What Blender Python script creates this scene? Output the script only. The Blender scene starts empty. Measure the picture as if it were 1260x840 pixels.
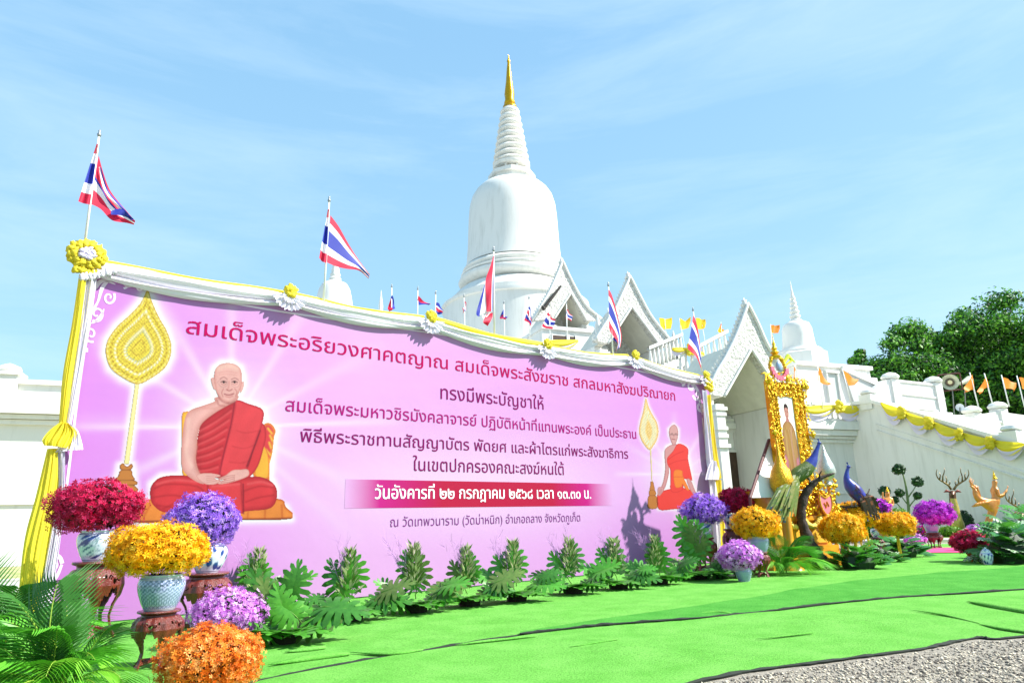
import bpy, math, random
import numpy as np
from mathutils import Vector, Matrix
rnd = random.Random(7)
nrs = np.random.RandomState(5)
sc = bpy.context.scene
COL = sc.collection
PI = math.pi
R_ = math.radians
# ---------------------------------------------------------------- camera
FPX, TILT, ROLL, EYE = 840.0, R_(14.6), R_(-1.45), 1.15
Fv = np.array([0, math.cos(TILT), math.sin(TILT)])
_u = np.array([0, -math.sin(TILT), math.cos(TILT)]); _r = np.array([1., 0, 0])
Rv = _r*math.cos(ROLL) + _u*math.sin(ROLL)
Uv = -_r*math.sin(ROLL) + _u*math.cos(ROLL)
CAM = np.array([0, 0, EYE])
cd = bpy.data.cameras.new('camera'); cam = bpy.data.objects.new('camera', cd); COL.objects.link(cam)
cd.sensor_width = 36; cd.lens = 36*FPX/1260; cd.clip_start = .1; cd.clip_end = 4000
cam.matrix_world = Matrix(((Rv[0], Uv[0], -Fv[0], 0), (Rv[1], Uv[1], -Fv[1], 0), (Rv[2], Uv[2], -Fv[2], EYE), (0, 0, 0, 1)))
sc.camera = cam
# ---------------------------------------------------------------- light
SUN_EL, SUN_AZ = R_(43), R_(97)      # azimuth clockwise from +Y (view direction) towards +X
wd = bpy.data.worlds.new('World'); sc.world = wd; wd.use_nodes = True
nt = wd.node_tree; nt.nodes.clear()
wo = nt.nodes.new('ShaderNodeOutputWorld'); bg = nt.nodes.new('ShaderNodeBackground')
sky = nt.nodes.new('ShaderNodeTexSky'); sky.sky_type = 'NISHITA'; sky.sun_disc = False
sky.sun_elevation = SUN_EL; sky.sun_rotation = SUN_AZ; sky.air_density = 1.0; sky.dust_density = 1.6; sky.ozone_density = 1.6
tc = nt.nodes.new('ShaderNodeTexCoord'); mp = nt.nodes.new('ShaderNodeMapping'); mp.inputs['Scale'].default_value = (1.1, 1.6, 6.5)
mp.inputs['Rotation'].default_value = (R_(6), R_(10), R_(15))
nz = nt.nodes.new('ShaderNodeTexNoise'); nz.inputs['Scale'].default_value = 1.7; nz.inputs['Detail'].default_value = 9; nz.inputs['Roughness'].default_value = .62; nz.inputs['Distortion'].default_value = .35
cr = nt.nodes.new('ShaderNodeValToRGB'); cr.color_ramp.elements[0].position = .44; cr.color_ramp.elements[0].color = (0, 0, 0, 1)
cr.color_ramp.elements[1].position = .8; cr.color_ramp.elements[1].color = (1, 1, 1, 1)
mu = nt.nodes.new('ShaderNodeMath'); mu.operation = 'MULTIPLY'; mu.inputs[1].default_value = .3
mx = nt.nodes.new('ShaderNodeMixRGB'); mx.inputs[2].default_value = (4.6, 5.6, 6.2, 1)
L = nt.links.new
L(tc.outputs['Generated'], mp.inputs['Vector']); L(mp.outputs[0], nz.inputs['Vector']); L(nz.outputs[0], cr.inputs[0]); L(cr.outputs[0], mu.inputs[0]); L(mu.outputs[0], mx.inputs[0])
hz = nt.nodes.new('ShaderNodeMixRGB'); hz.blend_type = 'MIX'; hz.inputs[0].default_value = .72; hz.inputs[2].default_value = (1.72, 3.45, 5.15, 1)   # thin bright tropical haze veil
sx_ = nt.nodes.new('ShaderNodeSeparateXYZ'); gr = nt.nodes.new('ShaderNodeValToRGB'); gr.color_ramp.elements[0].position = .0; gr.color_ramp.elements[0].color = (.262, .455, .56, 1); gr.color_ramp.elements[1].position = .62; gr.color_ramp.elements[1].color = (.172, .345, .515, 1)
gm = nt.nodes.new('ShaderNodeVectorMath'); gm.operation = 'SCALE'; gm.inputs['Scale'].default_value = 10.
L(tc.outputs['Generated'], sx_.inputs[0]); L(sx_.outputs['Z'], gr.inputs[0]); L(gr.outputs[0], gm.inputs[0]); L(gm.outputs[0], hz.inputs[2])
L(sky.outputs[0], hz.inputs[1]); L(hz.outputs[0], mx.inputs[1]); L(mx.outputs[0], bg.inputs[0]); bg.inputs[1].default_value = .1; L(bg.outputs[0], wo.inputs[0])
sl = bpy.data.lights.new('sun', 'SUN'); sun = bpy.data.objects.new('sun', sl); COL.objects.link(sun)
sl.energy = 4.6; sl.angle = R_(.53); sl.color = (1, .965, .9)
sdir = Vector((math.sin(SUN_AZ)*math.cos(SUN_EL), math.cos(SUN_AZ)*math.cos(SUN_EL), math.sin(SUN_EL)))
sun.rotation_euler = sdir.to_track_quat('Z', 'Y').to_euler(); sun.location = (30, -5, 40)
sc.view_settings.view_transform = 'Standard'; sc.view_settings.look = 'None'; sc.view_settings.exposure = 1.12; sc.view_settings.gamma = 1
sc.render.engine = 'CYCLES'; sc.cycles.max_bounces = 6; sc.cycles.diffuse_bounces = 3; sc.cycles.transparent_max_bounces = 8; sc.cycles.transmission_bounces = 3
sc.cycles.use_denoising = True
# ---------------------------------------------------------------- pixel to world helpers (photo pixels, 1260 x 840)
def ray(x, y):
    d = Rv*(x-630) + Uv*(420-y) + Fv*FPX
    return d/np.linalg.norm(d)
def G(x, y, z=0.):
    r = ray(x, y); return CAM + r*((z-EYE)/r[2])
def PY(x, y, Y):
    r = ray(x, y); return CAM + r*(Y/r[1])
def PL(x, y, P, ang, off=0):
    n = np.array([math.cos(ang), -math.sin(ang), 0]); r = ray(x, y)
    return CAM + r*(((np.array(P, float)-CAM)@n + off)/(r@n))
def depth(p): return float((np.array(p)-CAM)@Fv)
def proj(p):
    d = np.asarray(p, float)-CAM; z = d@Fv
    return 630+FPX*(d@Rv)/z, 420-FPX*(d@Uv)/z
# banner frame: s along, n out towards the camera side
BA = R_(50.7); B0 = G(54, 775); BE = np.array([math.sin(BA), math.cos(BA), 0]); BN = np.array([BE[1], -BE[0], 0])
def BP(s, n, z): return B0 + BE*s + BN*n + np.array([0, 0, z])
def bq(x, y, n=0.):
    p = PL(x, y, B0, BA, n); return float((p-B0)@BE), float(p[2])
def bw(x, y, n=0.): s, z = bq(x, y, n); return BP(s, n, z)
# temple frame
TA = R_(68.2); T0 = G(0, 697); TE = np.array([math.sin(TA), math.cos(TA), 0]); TN = np.array([TE[1], -TE[0], 0]); TRZ = PI/2-TA
def TP(s, n, z=0.): return T0 + TE*s + TN*n + np.array([0, 0, z])
def tq(x, y, n=0.):
    p = PL(x, y, T0, TA, n); return float((p-T0)@TE), float(p[2])
# ---------------------------------------------------------------- materials
def lin(c):
    if isinstance(c, str): c = [int(c[i:i+2], 16)/255 for i in (0, 2, 4)]
    return tuple((x/12.92 if x <= .04045 else ((x+.055)/1.055)**2.4) for x in c)
MATS = {}
def mat(name, col, rough=.6, metal=0., col2=None, nscale=8., bump=0., bscale=40., spec=.5, trans=0., coat=0., wave=None, attr=None, lo=.35, hi=.65, obj=True):
    if name in MATS: return MATS[name]
    m = bpy.data.materials.new(name); m.use_nodes = True; t = m.node_tree; b = t.nodes['Principled BSDF']; K = t.links.new
    c1 = lin(col); b.inputs['Base Color'].default_value = (*c1, 1); b.inputs['Roughness'].default_value = rough; b.inputs['Metallic'].default_value = metal
    b.inputs['Specular IOR Level'].default_value = spec; b.inputs['Coat Weight'].default_value = coat
    co = t.nodes.new('ShaderNodeTexCoord'); vec = co.outputs['Object']
    if attr:
        a = t.nodes.new('ShaderNodeVertexColor'); a.layer_name = attr; K(a.outputs[0], b.inputs['Base Color'])
    if col2 is not None:
        n = t.nodes.new('ShaderNodeTexNoise'); n.inputs['Scale'].default_value = nscale; n.inputs['Detail'].default_value = 6; n.inputs['Roughness'].default_value = .6
        r = t.nodes.new('ShaderNodeValToRGB'); r.color_ramp.elements[0].color = (*c1, 1); r.color_ramp.elements[1].color = (*lin(col2), 1)
        r.color_ramp.elements[0].position = lo; r.color_ramp.elements[1].position = hi
        K(vec, n.inputs['Vector']); K(n.outputs[0], r.inputs[0]); K(r.outputs[0], b.inputs['Base Color'])
    if bump:
        n2 = t.nodes.new('ShaderNodeTexNoise'); n2.inputs['Scale'].default_value = bscale; n2.inputs['Detail'].default_value = 4
        bp = t.nodes.new('ShaderNodeBump'); bp.inputs['Strength'].default_value = bump; bp.inputs['Distance'].default_value = .02
        K(vec, n2.inputs['Vector']); K(n2.outputs[0], bp.inputs['Height']); K(bp.outputs[0], b.inputs['Normal'])
    if trans:
        b2 = t.nodes.new('ShaderNodeBsdfTranslucent'); ms = t.nodes.new('ShaderNodeMixShader'); ms.inputs[0].default_value = trans
        src = b.inputs['Base Color'].links
        if src: K(src[0].from_socket, b2.inputs[0])
        else: b2.inputs[0].default_value = (*c1, 1)
        out = t.nodes['Material Output']; K(b.outputs[0], ms.inputs[1]); K(b2.outputs[0], ms.inputs[2]); K(ms.outputs[0], out.inputs[0])
    MATS[name] = m; return m
white = mat('white_plaster', 'dfded8', .7, col2='c4c3bb', nscale=1.6, bump=.15, bscale=25, lo=.5, hi=.86)
_t = white.node_tree; _m = _t.nodes.new('ShaderNodeMapping'); _m.inputs['Scale'].default_value = (1.6, 1.6, .22); _c = _t.nodes.new('ShaderNodeTexCoord')
_n = [n for n in _t.nodes if n.type == 'TEX_NOISE' and abs(n.inputs['Scale'].default_value-1.6) < .01][0]; _t.links.new(_c.outputs['Object'], _m.inputs[0]); _t.links.new(_m.outputs[0], _n.inputs['Vector'])   # faint rain streaks
white2 = mat('white_relief', 'e2e1db', .65, col2='b9b7ae', nscale=9, bump=1.0, bscale=7, lo=.35, hi=.6)
[setattr(n.inputs['Distance'], 'default_value', .12) for n in white2.node_tree.nodes if n.type == 'BUMP']
cream = mat('cream_soffit', 'dcdacc', .8, col2='d0cec0', nscale=2)
gold = mat('gold', 'd9a516', .28, .75, col2='c98f10', nscale=6, bump=.35, bscale=30)
goldorn = mat('gold_ornament', 'f4cc28', .3, .8, col2='d89a10', nscale=16, bump=.6, bscale=60, coat=.3)
dark = mat('dark_interior', '2b2621', .8)
brown = mat('brown_door', '4a3526', .6, col2='38271c', nscale=4)
# ---------------------------------------------------------------- mesh builder
WM = {}
class MB:
    def __init__(s): s.v = []; s.f = []; s.m = []; s.mi = 0
    def add(s, vs, fs, M=None):
        o = len(s.v)
        if M is not None: vs = [tuple(M @ Vector(v)) for v in vs]
        s.v.extend([tuple(map(float, v)) for v in vs]); s.f.extend([tuple(i+o for i in f) for f in fs]); s.m.extend([s.mi]*len(fs)); return s
    def box(s, c, d, rz=0., M=None):
        x, y, z = d[0]/2, d[1]/2, d[2]/2
        vs = [(a*x, b*y, e*z) for a in (-1, 1) for b in (-1, 1) for e in (-1, 1)]
        T = Matrix.Translation(c) @ Matrix.Rotation(rz, 4, 'Z')
        if M is not None: T = M @ T
        return s.add(vs, [(0, 1, 3, 2), (4, 6, 7, 5), (0, 4, 5, 1), (2, 3, 7, 6), (0, 2, 6, 4), (1, 5, 7, 3)], T)
    def bx(s, x0, x1, y0, y1, z0, z1): return s.box(((x0+x1)/2, (y0+y1)/2, (z0+z1)/2), (abs(x1-x0), abs(y1-y0), abs(z1-z0)))
    def tube(s, pts, r, n=8, cap=True, flat=None):
        pts = [np.array(p, float) for p in pts]; N = len(pts); rr = r if hasattr(r, '__len__') else [r]*N
        vs = []; fs = []; prev = None
        for i, p in enumerate(pts):
            t = pts[min(i+1, N-1)]-pts[max(i-1, 0)]; t = t/(np.linalg.norm(t)+1e-9)
            if prev is None:
                a = np.array([0, 0, 1.]) if abs(t[2]) < .9 else np.array([1., 0, 0])
            else: a = prev
            u = a - t*(a@t); u /= np.linalg.norm(u)+1e-9; w = np.cross(t, u); prev = u
            ra, rb = (rr[i], rr[i]) if not hasattr(rr[i], '__len__') else rr[i]
            for k in range(n):
                an = 2*PI*k/n; vs.append(p+u*(ra*math.cos(an))+w*(rb*math.sin(an)))
        for i in range(N-1):
            for k in range(n):
                k2 = (k+1) % n; fs.append((i*n+k, i*n+k2, (i+1)*n+k2, (i+1)*n+k))
        if cap: fs.append(tuple(reversed(range(n)))); fs.append(tuple(range((N-1)*n, N*n)))
        return s.add(vs, fs)
    def lathe(s, prof, n=24, c=(0, 0, 0), ph=0., cap=True):
        vs = []; fs = []
        for r, z in prof:
            for k in range(n):
                a = 2*PI*k/n+ph; vs.append((c[0]+r*math.cos(a), c[1]+r*math.sin(a), c[2]+z))
        for i in range(len(prof)-1):
            for k in range(n):
                k2 = (k+1) % n; fs.append((i*n+k, i*n+k2, (i+1)*n+k2, (i+1)*n+k))
        if cap: fs.append(tuple(reversed(range(n)))); fs.append(tuple(range((len(prof)-1)*n, len(prof)*n)))
        return s.add(vs, fs)
    def prism(s, poly, y0, y1):          # outline in x,z pushed along y
        n = len(poly); vs = [(x, y0, z) for x, z in poly]+[(x, y1, z) for x, z in poly]
        fs = [tuple(range(n)), tuple(reversed(range(n, 2*n)))]+[(i, n+i, n+(i+1) % n, (i+1) % n) for i in range(n)]
        return s.add(vs, fs)
    def ring(s, outer, inner, y0, y1):    # same count open strips joined, pushed along y
        n = len(outer)
        vs = [(x, y0, z) for x, z in outer]+[(x, y0, z) for x, z in inner]+[(x, y1, z) for x, z in outer]+[(x, y1, z) for x, z in inner]; fs = []
        for i in range(n-1):
            fs += [(i, i+1, n+i+1, n+i), (2*n+i, 3*n+i, 3*n+i+1, 2*n+i+1), (i, 2*n+i, 2*n+i+1, i+1), (n+i, n+i+1, 3*n+i+1, 3*n+i)]
        fs += [(0, n, 3*n, 2*n), (n-1, 3*n-1, 4*n-1, 2*n-1)]
        return s.add(vs, fs)
    def grid(s, fn, nu, nv, wrap=False):
        vs = [fn(i/nu, j/nv) for j in range(nv+1) for i in range(nu+(0 if wrap else 1))]; w = nu if wrap else nu+1; fs = []
        for j in range(nv):
            for i in range(nu):
                i2 = (i+1) % w; fs.append((j*w+i, j*w+i2, (j+1)*w+i2, (j+1)*w+i))
        return s.add(vs, fs)
    def ball(s, c, r, n=10, m=6, M=None):
        r = r if hasattr(r, '__len__') else (r, r, r)
        vs = [(c[0], c[1], c[2]-r[2])]; fs = []
        for j in range(1, m):
            ph = -PI/2+PI*j/m
            for k in range(n): a = 2*PI*k/n; vs.append((c[0]+r[0]*math.cos(ph)*math.cos(a), c[1]+r[1]*math.cos(ph)*math.sin(a), c[2]+r[2]*math.sin(ph)))
        vs.append((c[0], c[1], c[2]+r[2])); T = len(vs)-1
        for k in range(n):
            k2 = (k+1) % n; fs.append((0, 1+k2, 1+k)); fs.append((T, 1+(m-2)*n+k, 1+(m-2)*n+k2))
            for j in range(m-2): fs.append((1+j*n+k, 1+j*n+k2, 1+(j+1)*n+k2, 1+(j+1)*n+k))
        return s.add(vs, fs, M)
    def build(s, name, mats, par=None, smooth=False, world=False, data=None):
        if not isinstance(mats, (list, tuple)): mats = [mats]
        me = data
        if me is None:
            vs = s.v
            if world and par is not None:
                Mi = WM[par].inverted(); A = np.array(Mi); V = np.array(vs); vs = V@A[:3, :3].T+A[:3, 3]
                vs = vs.tolist()
            me = bpy.data.meshes.new(name); me.from_pydata(vs, [], s.f)
            for m in mats: me.materials.append(m)
            if len(mats) > 1: me.polygons.foreach_set('material_index', s.m)
            if smooth is True: me.shade_smooth()
            elif smooth: me.shade_smooth(); me.set_sharp_from_angle(angle=R_(smooth))
            me.update()
        o = bpy.data.objects.new(name, me); COL.objects.link(o)
        if par is not None: o.parent = par; WM[o] = WM[par]
        else: WM[o] = Matrix.Identity(4)
        return o
def tag(o, label=None, cat=None, group=None, kind=None):
    if label: o['label'] = label
    if cat: o['category'] = cat
    if group: o['group'] = group
    if kind: o['kind'] = kind
    return o
def thing(name, label, cat, loc=(0, 0, 0), rz=0., group=None):
    o = bpy.data.objects.new(name, None); COL.objects.link(o); o.empty_display_size = .2
    o.location = tuple(map(float, loc)); o.rotation_euler = (0, 0, rz)
    WM[o] = Matrix.Translation(o.location) @ Matrix.Rotation(rz, 4, 'Z')
    return tag(o, label, cat, group)
def kids(o): return [c for c in COL.objects if c.parent == o]
KID = {}
def dup(root, loc, rz=0., label=None, group=None, scale=None, tree=None):
    r = root.copy(); COL.objects.link(r); r.location = tuple(map(float, loc)); r.rotation_euler = (0, 0, rz)
    if scale is not None: r.scale = (scale,)*3 if not hasattr(scale, '__len__') else scale
    if label: r['label'] = label
    if group: r['group'] = group
    if root not in KID: KID[root] = [(c, list(c.children)) for c in root.children]
    for ch, gs in KID[root]:
        c = ch.copy(); COL.objects.link(c); c.parent = r
        for g in gs: d = g.copy(); COL.objects.link(d); d.parent = c
    WM[r] = Matrix.Translation(r.location) @ Matrix.Rotation(rz, 4, 'Z')
    return r
def npmesh(name, V, F, mats, par=None, smooth=False, mi=None, world=False, cols=None):
    """V (n,3), F (m,k) numpy arrays"""
    V = np.asarray(V, np.float64)
    if world and par is not None:
        A = np.array(WM[par].inverted()); V = V@A[:3, :3].T+A[:3, 3]
    me = bpy.data.meshes.new(name); k = F.shape[1]
    me.vertices.add(len(V)); me.vertices.foreach_set('co', V.astype(np.float32).ravel())
    me.loops.add(F.size); me.loops.foreach_set('vertex_index', F.astype(np.int32).ravel())
    me.polygons.add(len(F)); me.polygons.foreach_set('loop_start', np.arange(0, F.size, k, dtype=np.int32))
    for m in (mats if isinstance(mats, (list, tuple)) else [mats]): me.materials.append(m)
    if mi is not None: me.polygons.foreach_set('material_index', np.asarray(mi, np.int32))
    me.update(calc_edges=True)
    if cols is not None:
        a = me.color_attributes.new('Col', 'FLOAT_COLOR', 'POINT'); c = np.ones((len(V), 4), np.float32); c[:, :3] = cols; a.data.foreach_set('color', c.ravel())
    if smooth: me.shade_smooth()
    o = bpy.data.objects.new(name, me); COL.objects.link(o)
    if par is not None: o.parent = par; WM[o] = WM[par]
    else: WM[o] = Matrix.Identity(4)
    return o
def lerp(a, b, t): return a+(b-a)*t
def A3(*a): return np.array(a, float)
def smooth_path(pts, k=6):
    P = [np.array(p, float) for p in pts]; P = [2*P[0]-P[1]]+P+[2*P[-1]-P[-2]]; out = []
    for i in range(1, len(P)-2):
        for j in range(k):
            t = j/k; a, b, c, d = P[i-1], P[i], P[i+1], P[i+2]
            out.append(.5*((2*b)+(-a+c)*t+(2*a-5*b+4*c-d)*t*t+(-a+3*b-3*c+d)*t**3))
    out.append(P[-2]); return out
# ---------------------------------------------------------------- the setting: ground
def sheet(name, pts, z, m, kind='structure'):
    b = MB(); b.add([(p[0], p[1], z) for p in pts], [tuple(range(len(pts)))]); o = b.build(name, m); tag(o, kind=kind); return o
gravel = mat('gravel_ground', 'bdb5a6', .95, col2='8a8478', nscale=38, bump=1.0, bscale=90, lo=.3, hi=.7)
t = gravel.node_tree; b_ = t.nodes['Principled BSDF']
vo = t.nodes.new('ShaderNodeTexVoronoi'); vo.inputs['Scale'].default_value = 34; co_ = t.nodes.new('ShaderNodeTexCoord'); t.links.new(co_.outputs['Object'], vo.inputs['Vector'])
hs = t.nodes.new('ShaderNodeMixRGB'); hs.blend_type = 'MULTIPLY'; hs.inputs[0].default_value = .6
bw_ = t.nodes.new('ShaderNodeRGBToBW'); rp = t.nodes.new('ShaderNodeValToRGB'); rp.color_ramp.elements[0].color = (.35, .34, .33, 1); rp.color_ramp.elements[1].color = (1, .97, .92, 1)
t.links.new(vo.outputs['Color'], bw_.inputs[0]); t.links.new(bw_.outputs[0], rp.inputs[0]); t.links.new(rp.outputs[0], hs.inputs[2])
t.links.new(b_.inputs['Base Color'].links[0].from_socket, hs.inputs[1]); t.links.new(hs.outputs[0], b_.inputs['Base Color'])
sheet('ground', [(-900, -300), (900, -300), (900, 1500), (-900, 1500)], 0, gravel)
lawn_m = mat('lawn_grass', '6c9a26', .9, col2='8fae3a', nscale=3, bump=.9, bscale=120)
dry_m = mat('dry_grass', '8f9a55', .95, col2='b5a985', nscale=2.2, bump=.8, bscale=60, lo=.4, hi=.6)
conc = mat('concrete', 'b9b6ae', .85, col2='a5a198', nscale=3, bump=.2, bscale=60)
sheet('dry_grass_verge', [TP(-20, .6), TP(14, .6), TP(14, 9.5), TP(-20, 9.5)][::1], .004, dry_m)
b = MB(); b.bx(-22, 16, -10.2, -9.7, 0, .1); b.bx(-22, 16, -13.5, -10.2, 0, .05); o = b.build('footpath', conc); o.location = T0; o.rotation_euler = (0, 0, TRZ); tag(o, kind='structure')
sheet('lawn', [G(900, 667), G(1150, 667), G(1500, 659), TP(60, -1), TP(28, 5)], .006, lawn_m)
kp = [G(880, 669), G(1040, 668), G(1150, 666.5), G(1240, 664), G(1500, 658)]
b = MB(); b.tube([(p[0], p[1], .03) for p in kp], [(.1, .16)]*5, 6); tag(b.build('lawn_kerb', conc), kind='structure')
# artificial turf carpets
def turf_mat(name, c1, c2):
    m = mat(name, c1, .92, col2=c2, nscale=2.3, spec=.1, lo=.34, hi=.66)
    t = m.node_tree; b_ = t.nodes['Principled BSDF']; co = t.nodes.new('ShaderNodeTexCoord')
    n = t.nodes.new('ShaderNodeTexNoise'); n.inputs['Scale'].default_value = 55; n.inputs['Detail'].default_value = 5
    r = t.nodes.new('ShaderNodeValToRGB'); r.color_ramp.elements[0].position = .34; r.color_ramp.elements[0].color = (.55, .55, .5, 1); r.color_ramp.elements[1].position = .6; r.color_ramp.elements[1].color = (1.08, 1.05, 1.05, 1)
    x = t.nodes.new('ShaderNodeMixRGB'); x.blend_type = 'MULTIPLY'; x.inputs[0].default_value = .75
    t.links.new(co.outputs['Object'], n.inputs['Vector']); t.links.new(n.outputs[0], r.inputs[0]); t.links.new(b_.inputs['Base Color'].links[0].from_socket, x.inputs[1]); t.links.new(r.outputs[0], x.inputs[2]); t.links.new(x.outputs[0], b_.inputs['Base Color'])
    bp = t.nodes.new('ShaderNodeBump'); bp.inputs['Strength'].default_value = .7; bp.inputs['Distance'].default_value = .02
    n3 = t.nodes.new('ShaderNodeTexNoise'); n3.inputs['Scale'].default_value = 170; n3.inputs['Detail'].default_value = 3
    t.links.new(co.outputs['Object'], n3.inputs['Vector']); t.links.new(n3.outputs[0], bp.inputs['Height']); t.links.new(bp.outputs[0], b_.inputs['Normal'])
    return m
turf1 = turf_mat('turf_light', '62ab42', '76bb54'); turf2 = turf_mat('turf_fresh', '459634', '58a642')
blk = mat('black_backing', '1c241c', .9)
def carpet(name, front, back, z, m, edge=True, amp=.012, seed=1, nu=90, nv=30):
    """front and back are lists of ground pixels, left to right; sheet with small wrinkles and a dark cut edge along the front"""
    f = smooth_path([G(*p) for p in front], 8); k = smooth_path([G(*p) for p in back], 8)
    f = np.array(f); k = np.array(k)
    def samp(P, u):
        x = u*(len(P)-1); i = min(int(x), len(P)-2); return P[i]+(P[i+1]-P[i])*(x-i)
    rs = np.random.RandomState(seed); ph = rs.rand(6)*9; fr = rs.rand(6, 2)*np.array([1.4, 2.4])+.3
    def fn(u, v):
        p = samp(f, u)*(1-v)+samp(k, u)*v
        w = sum(math.sin(p[0]*fr[i, 0]*1.7+p[1]*fr[i, 1]*1.7+ph[i]) for i in range(6))/6
        e = min(1, 8*v+.15)
        return (p[0], p[1], z+max(0, w)*amp*e+(.004 if v > 0 else 0))
    b = MB(); b.grid(fn, nu, nv); o = b.build(name, m, smooth=True); tag(o, kind='structure')
    if edge:
        b = MB()
        pts = [np.array(fn(i/nu, 0)) for i in range(nu+1)]; r = rs
        b.tube([p+np.array([0, 0, -.002+.002*r.rand()]) for p in pts], [(.008+.012*r.rand()**3+.006*math.sin(i*.3)**2, .012+.02*r.rand()**3) for i, _ in enumerate(pts)], 5); e = b.build('cut_edge', blk, o); WM[e] = WM[o]
    return o
carpet('green_carpet', [(-300, 1010), (100, 905), (320, 838), (480, 808), (640, 782), (840, 750), (905, 742), (1060, 718), (1260, 703), (1500, 690)], [(-260, 790), (60, 768), (300, 740), (520, 715), (700, 700), (880, 684), (1000, 677), (1100, 670.5), (1260, 668), (1500, 664)], .008, turf1, seed=2)
carpet('green_carpet', [(-400, 1250), (300, 1000), (860, 840), (1010, 816), (1130, 800), (1200, 786), (1260, 784), (1500, 752)], [(-300, 1012), (100, 908), (320, 840), (480, 809.6), (640, 783.6), (840, 753), (1000, 742), (1060, 736), (1260, 722), (1500, 706)], .012, turf1, seed=4, amp=.02)
carpet('green_carpet', [(640, 783), (740, 772), (905, 759), (1060, 741), (1260, 727), (1500, 710)], [(640, 780.5), (760, 762), (905, 741), (1060, 716), (1260, 699), (1500, 686)], .03, turf2, seed=6, amp=.022, nv=14)
pinkc = mat('pink_carpet', 'e0447c', .9, bump=.4, bscale=150)
o = sheet('pink_carpet', [G(1000, 682), G(1260, 680), G(1260, 674), G(1000, 675.5)], .032, pinkc)
# wrinkles: raised folds in the turf
def fold(pts, r):
    b = MB(); P = smooth_path([G(*p) for p in pts], 5); n = len(P)
    b.tube([(p[0], p[1], .03) for p in P], [(r*math.sin(PI*(i+.3)/(n+.6)), r*2.6*math.sin(PI*(i+.3)/(n+.6))) for i in range(n)], 8); tag(b.build('carpet_fold', turf1, smooth=True), kind='structure')
fold([(1190, 742), (1215, 747), (1260, 755), (1330, 768)], .028)
fold([(1205, 771), (1235, 777), (1275, 783)], .014)
fold([(1120, 753), (1160, 759), (1205, 770)], .01)
fold([(860, 757), (885, 756), (905, 759)], .02)
fold([(560, 797), (600, 792), (660, 786)], .012); fold([(330, 822), (390, 812), (430, 808)], .03); fold([(350, 806), (400, 800)], .02); fold([(430, 806), (480, 808), (520, 803)], .016); fold([(700, 800), (760, 790)], .008); fold([(930, 790), (1000, 782)], .008)
# loose stones on the gravel
b = []; 
def pebbles(n):
    V = []; F = []; o = 0
    oc = np.array([(1, 0, 0), (-1, 0, 0), (0, 1, 0), (0, -1, 0), (0, 0, 1), (0, 0, -1)], float)
    fc = [(0, 2, 4), (2, 1, 4), (1, 3, 4), (3, 0, 4), (2, 0, 5), (1, 2, 5), (3, 1, 5), (0, 3, 5)]; mi = []
    for i in range(n):
        px = nrs.uniform(820, 1330); py = nrs.uniform(788, 900); p = G(px, py)
        lim = np.interp(px, [860, 1010, 1130, 1200, 1260, 1340], [842, 819, 803, 789, 787, 777])
        if py < lim: continue
        r = .005+.009*nrs.rand()**2; q = oc*np.array([r*nrs.uniform(.8, 1.6), r*nrs.uniform(.8, 1.4), r*nrs.uniform(.5, .9)])+nrs.randn(6, 3)*r*.18
        a = nrs.rand()*6; c, s = math.cos(a), math.sin(a); q = q@np.array([[c, s, 0], [-s, c, 0], [0, 0, 1]])+np.array([p[0], p[1], r*.4])
        V.append(q); F += [(x+o, y+o, z+o) for x, y, z in fc]; mi += [nrs.randint(3)]*8; o += 6
    return np.concatenate(V), np.array(F), mi
V, F, mi = pebbles(14000)
tag(npmesh('loose_gravel', V, F, [mat('pebble_light', 'cfc3ac', .9), mat('pebble_grey', '9a9284', .9), mat('pebble_dark', '6a6258', .9)], mi=mi), kind='stuff')
# ---------------------------------------------------------------- temple
def TT(name, label, cat, s, n, group=None): return thing(name, label, cat, TP(s, n), TRZ, group)
# local coordinates inside a temple thing: x along the wall, y away from the camera, z up
t_ = TT('terrace_wall', 'long white terrace wall with stepped cornice behind the pink banner', 'wall', 0, 0)
XE = 40.54
b = MB(); b.bx(-6, XE, .2, 1.2, 0, 4.95); b.build('wall_body', white, t_)
b = MB(); b.bx(-6, XE, .02, 1.3, 4.95, 5.12); b.bx(-6, XE, -.12, 1.3, 5.14, 5.3); b.bx(-6, XE, -.3, 1.3, 5.32, 5.62); b.build('cornice', white, t_)
b = MB(); b.bx(-6, 26, .05, .6, 5.64, 6.1); b.bx(-6, 26, .15, .6, 6.1, 6.45); b.bx(-6, 26, .02, .65, 6.45, 6.62); b.build('parapet', white, t_)
b = MB(); b.bx(-6, XE, .1, 1.2, 0, .55); b.bx(-6, XE, .12, 1.2, 2.1, 2.2); b.build('plinth', white, t_)
for sx in (-5.5, -.75, 5, 11, 17, 23):
    b = MB(); b.bx(sx-.4, sx+.4, -.1, .7, 5.64, 6.75); b.bx(sx-.5, sx+.5, -.18, .78, 6.75, 6.86); b.lathe([(.3, 6.86), (.42, 6.98), (.36, 7.1), (.14, 7.2), (.02, 7.24)], 14, (sx, .3, 0)); b.build('post', white, t_, smooth=35)
b = MB(); b.bx(33.2, XE+1.3, -.45, 2.4, 5.64, 6.12); b.build('ledge', white, t_)
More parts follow.
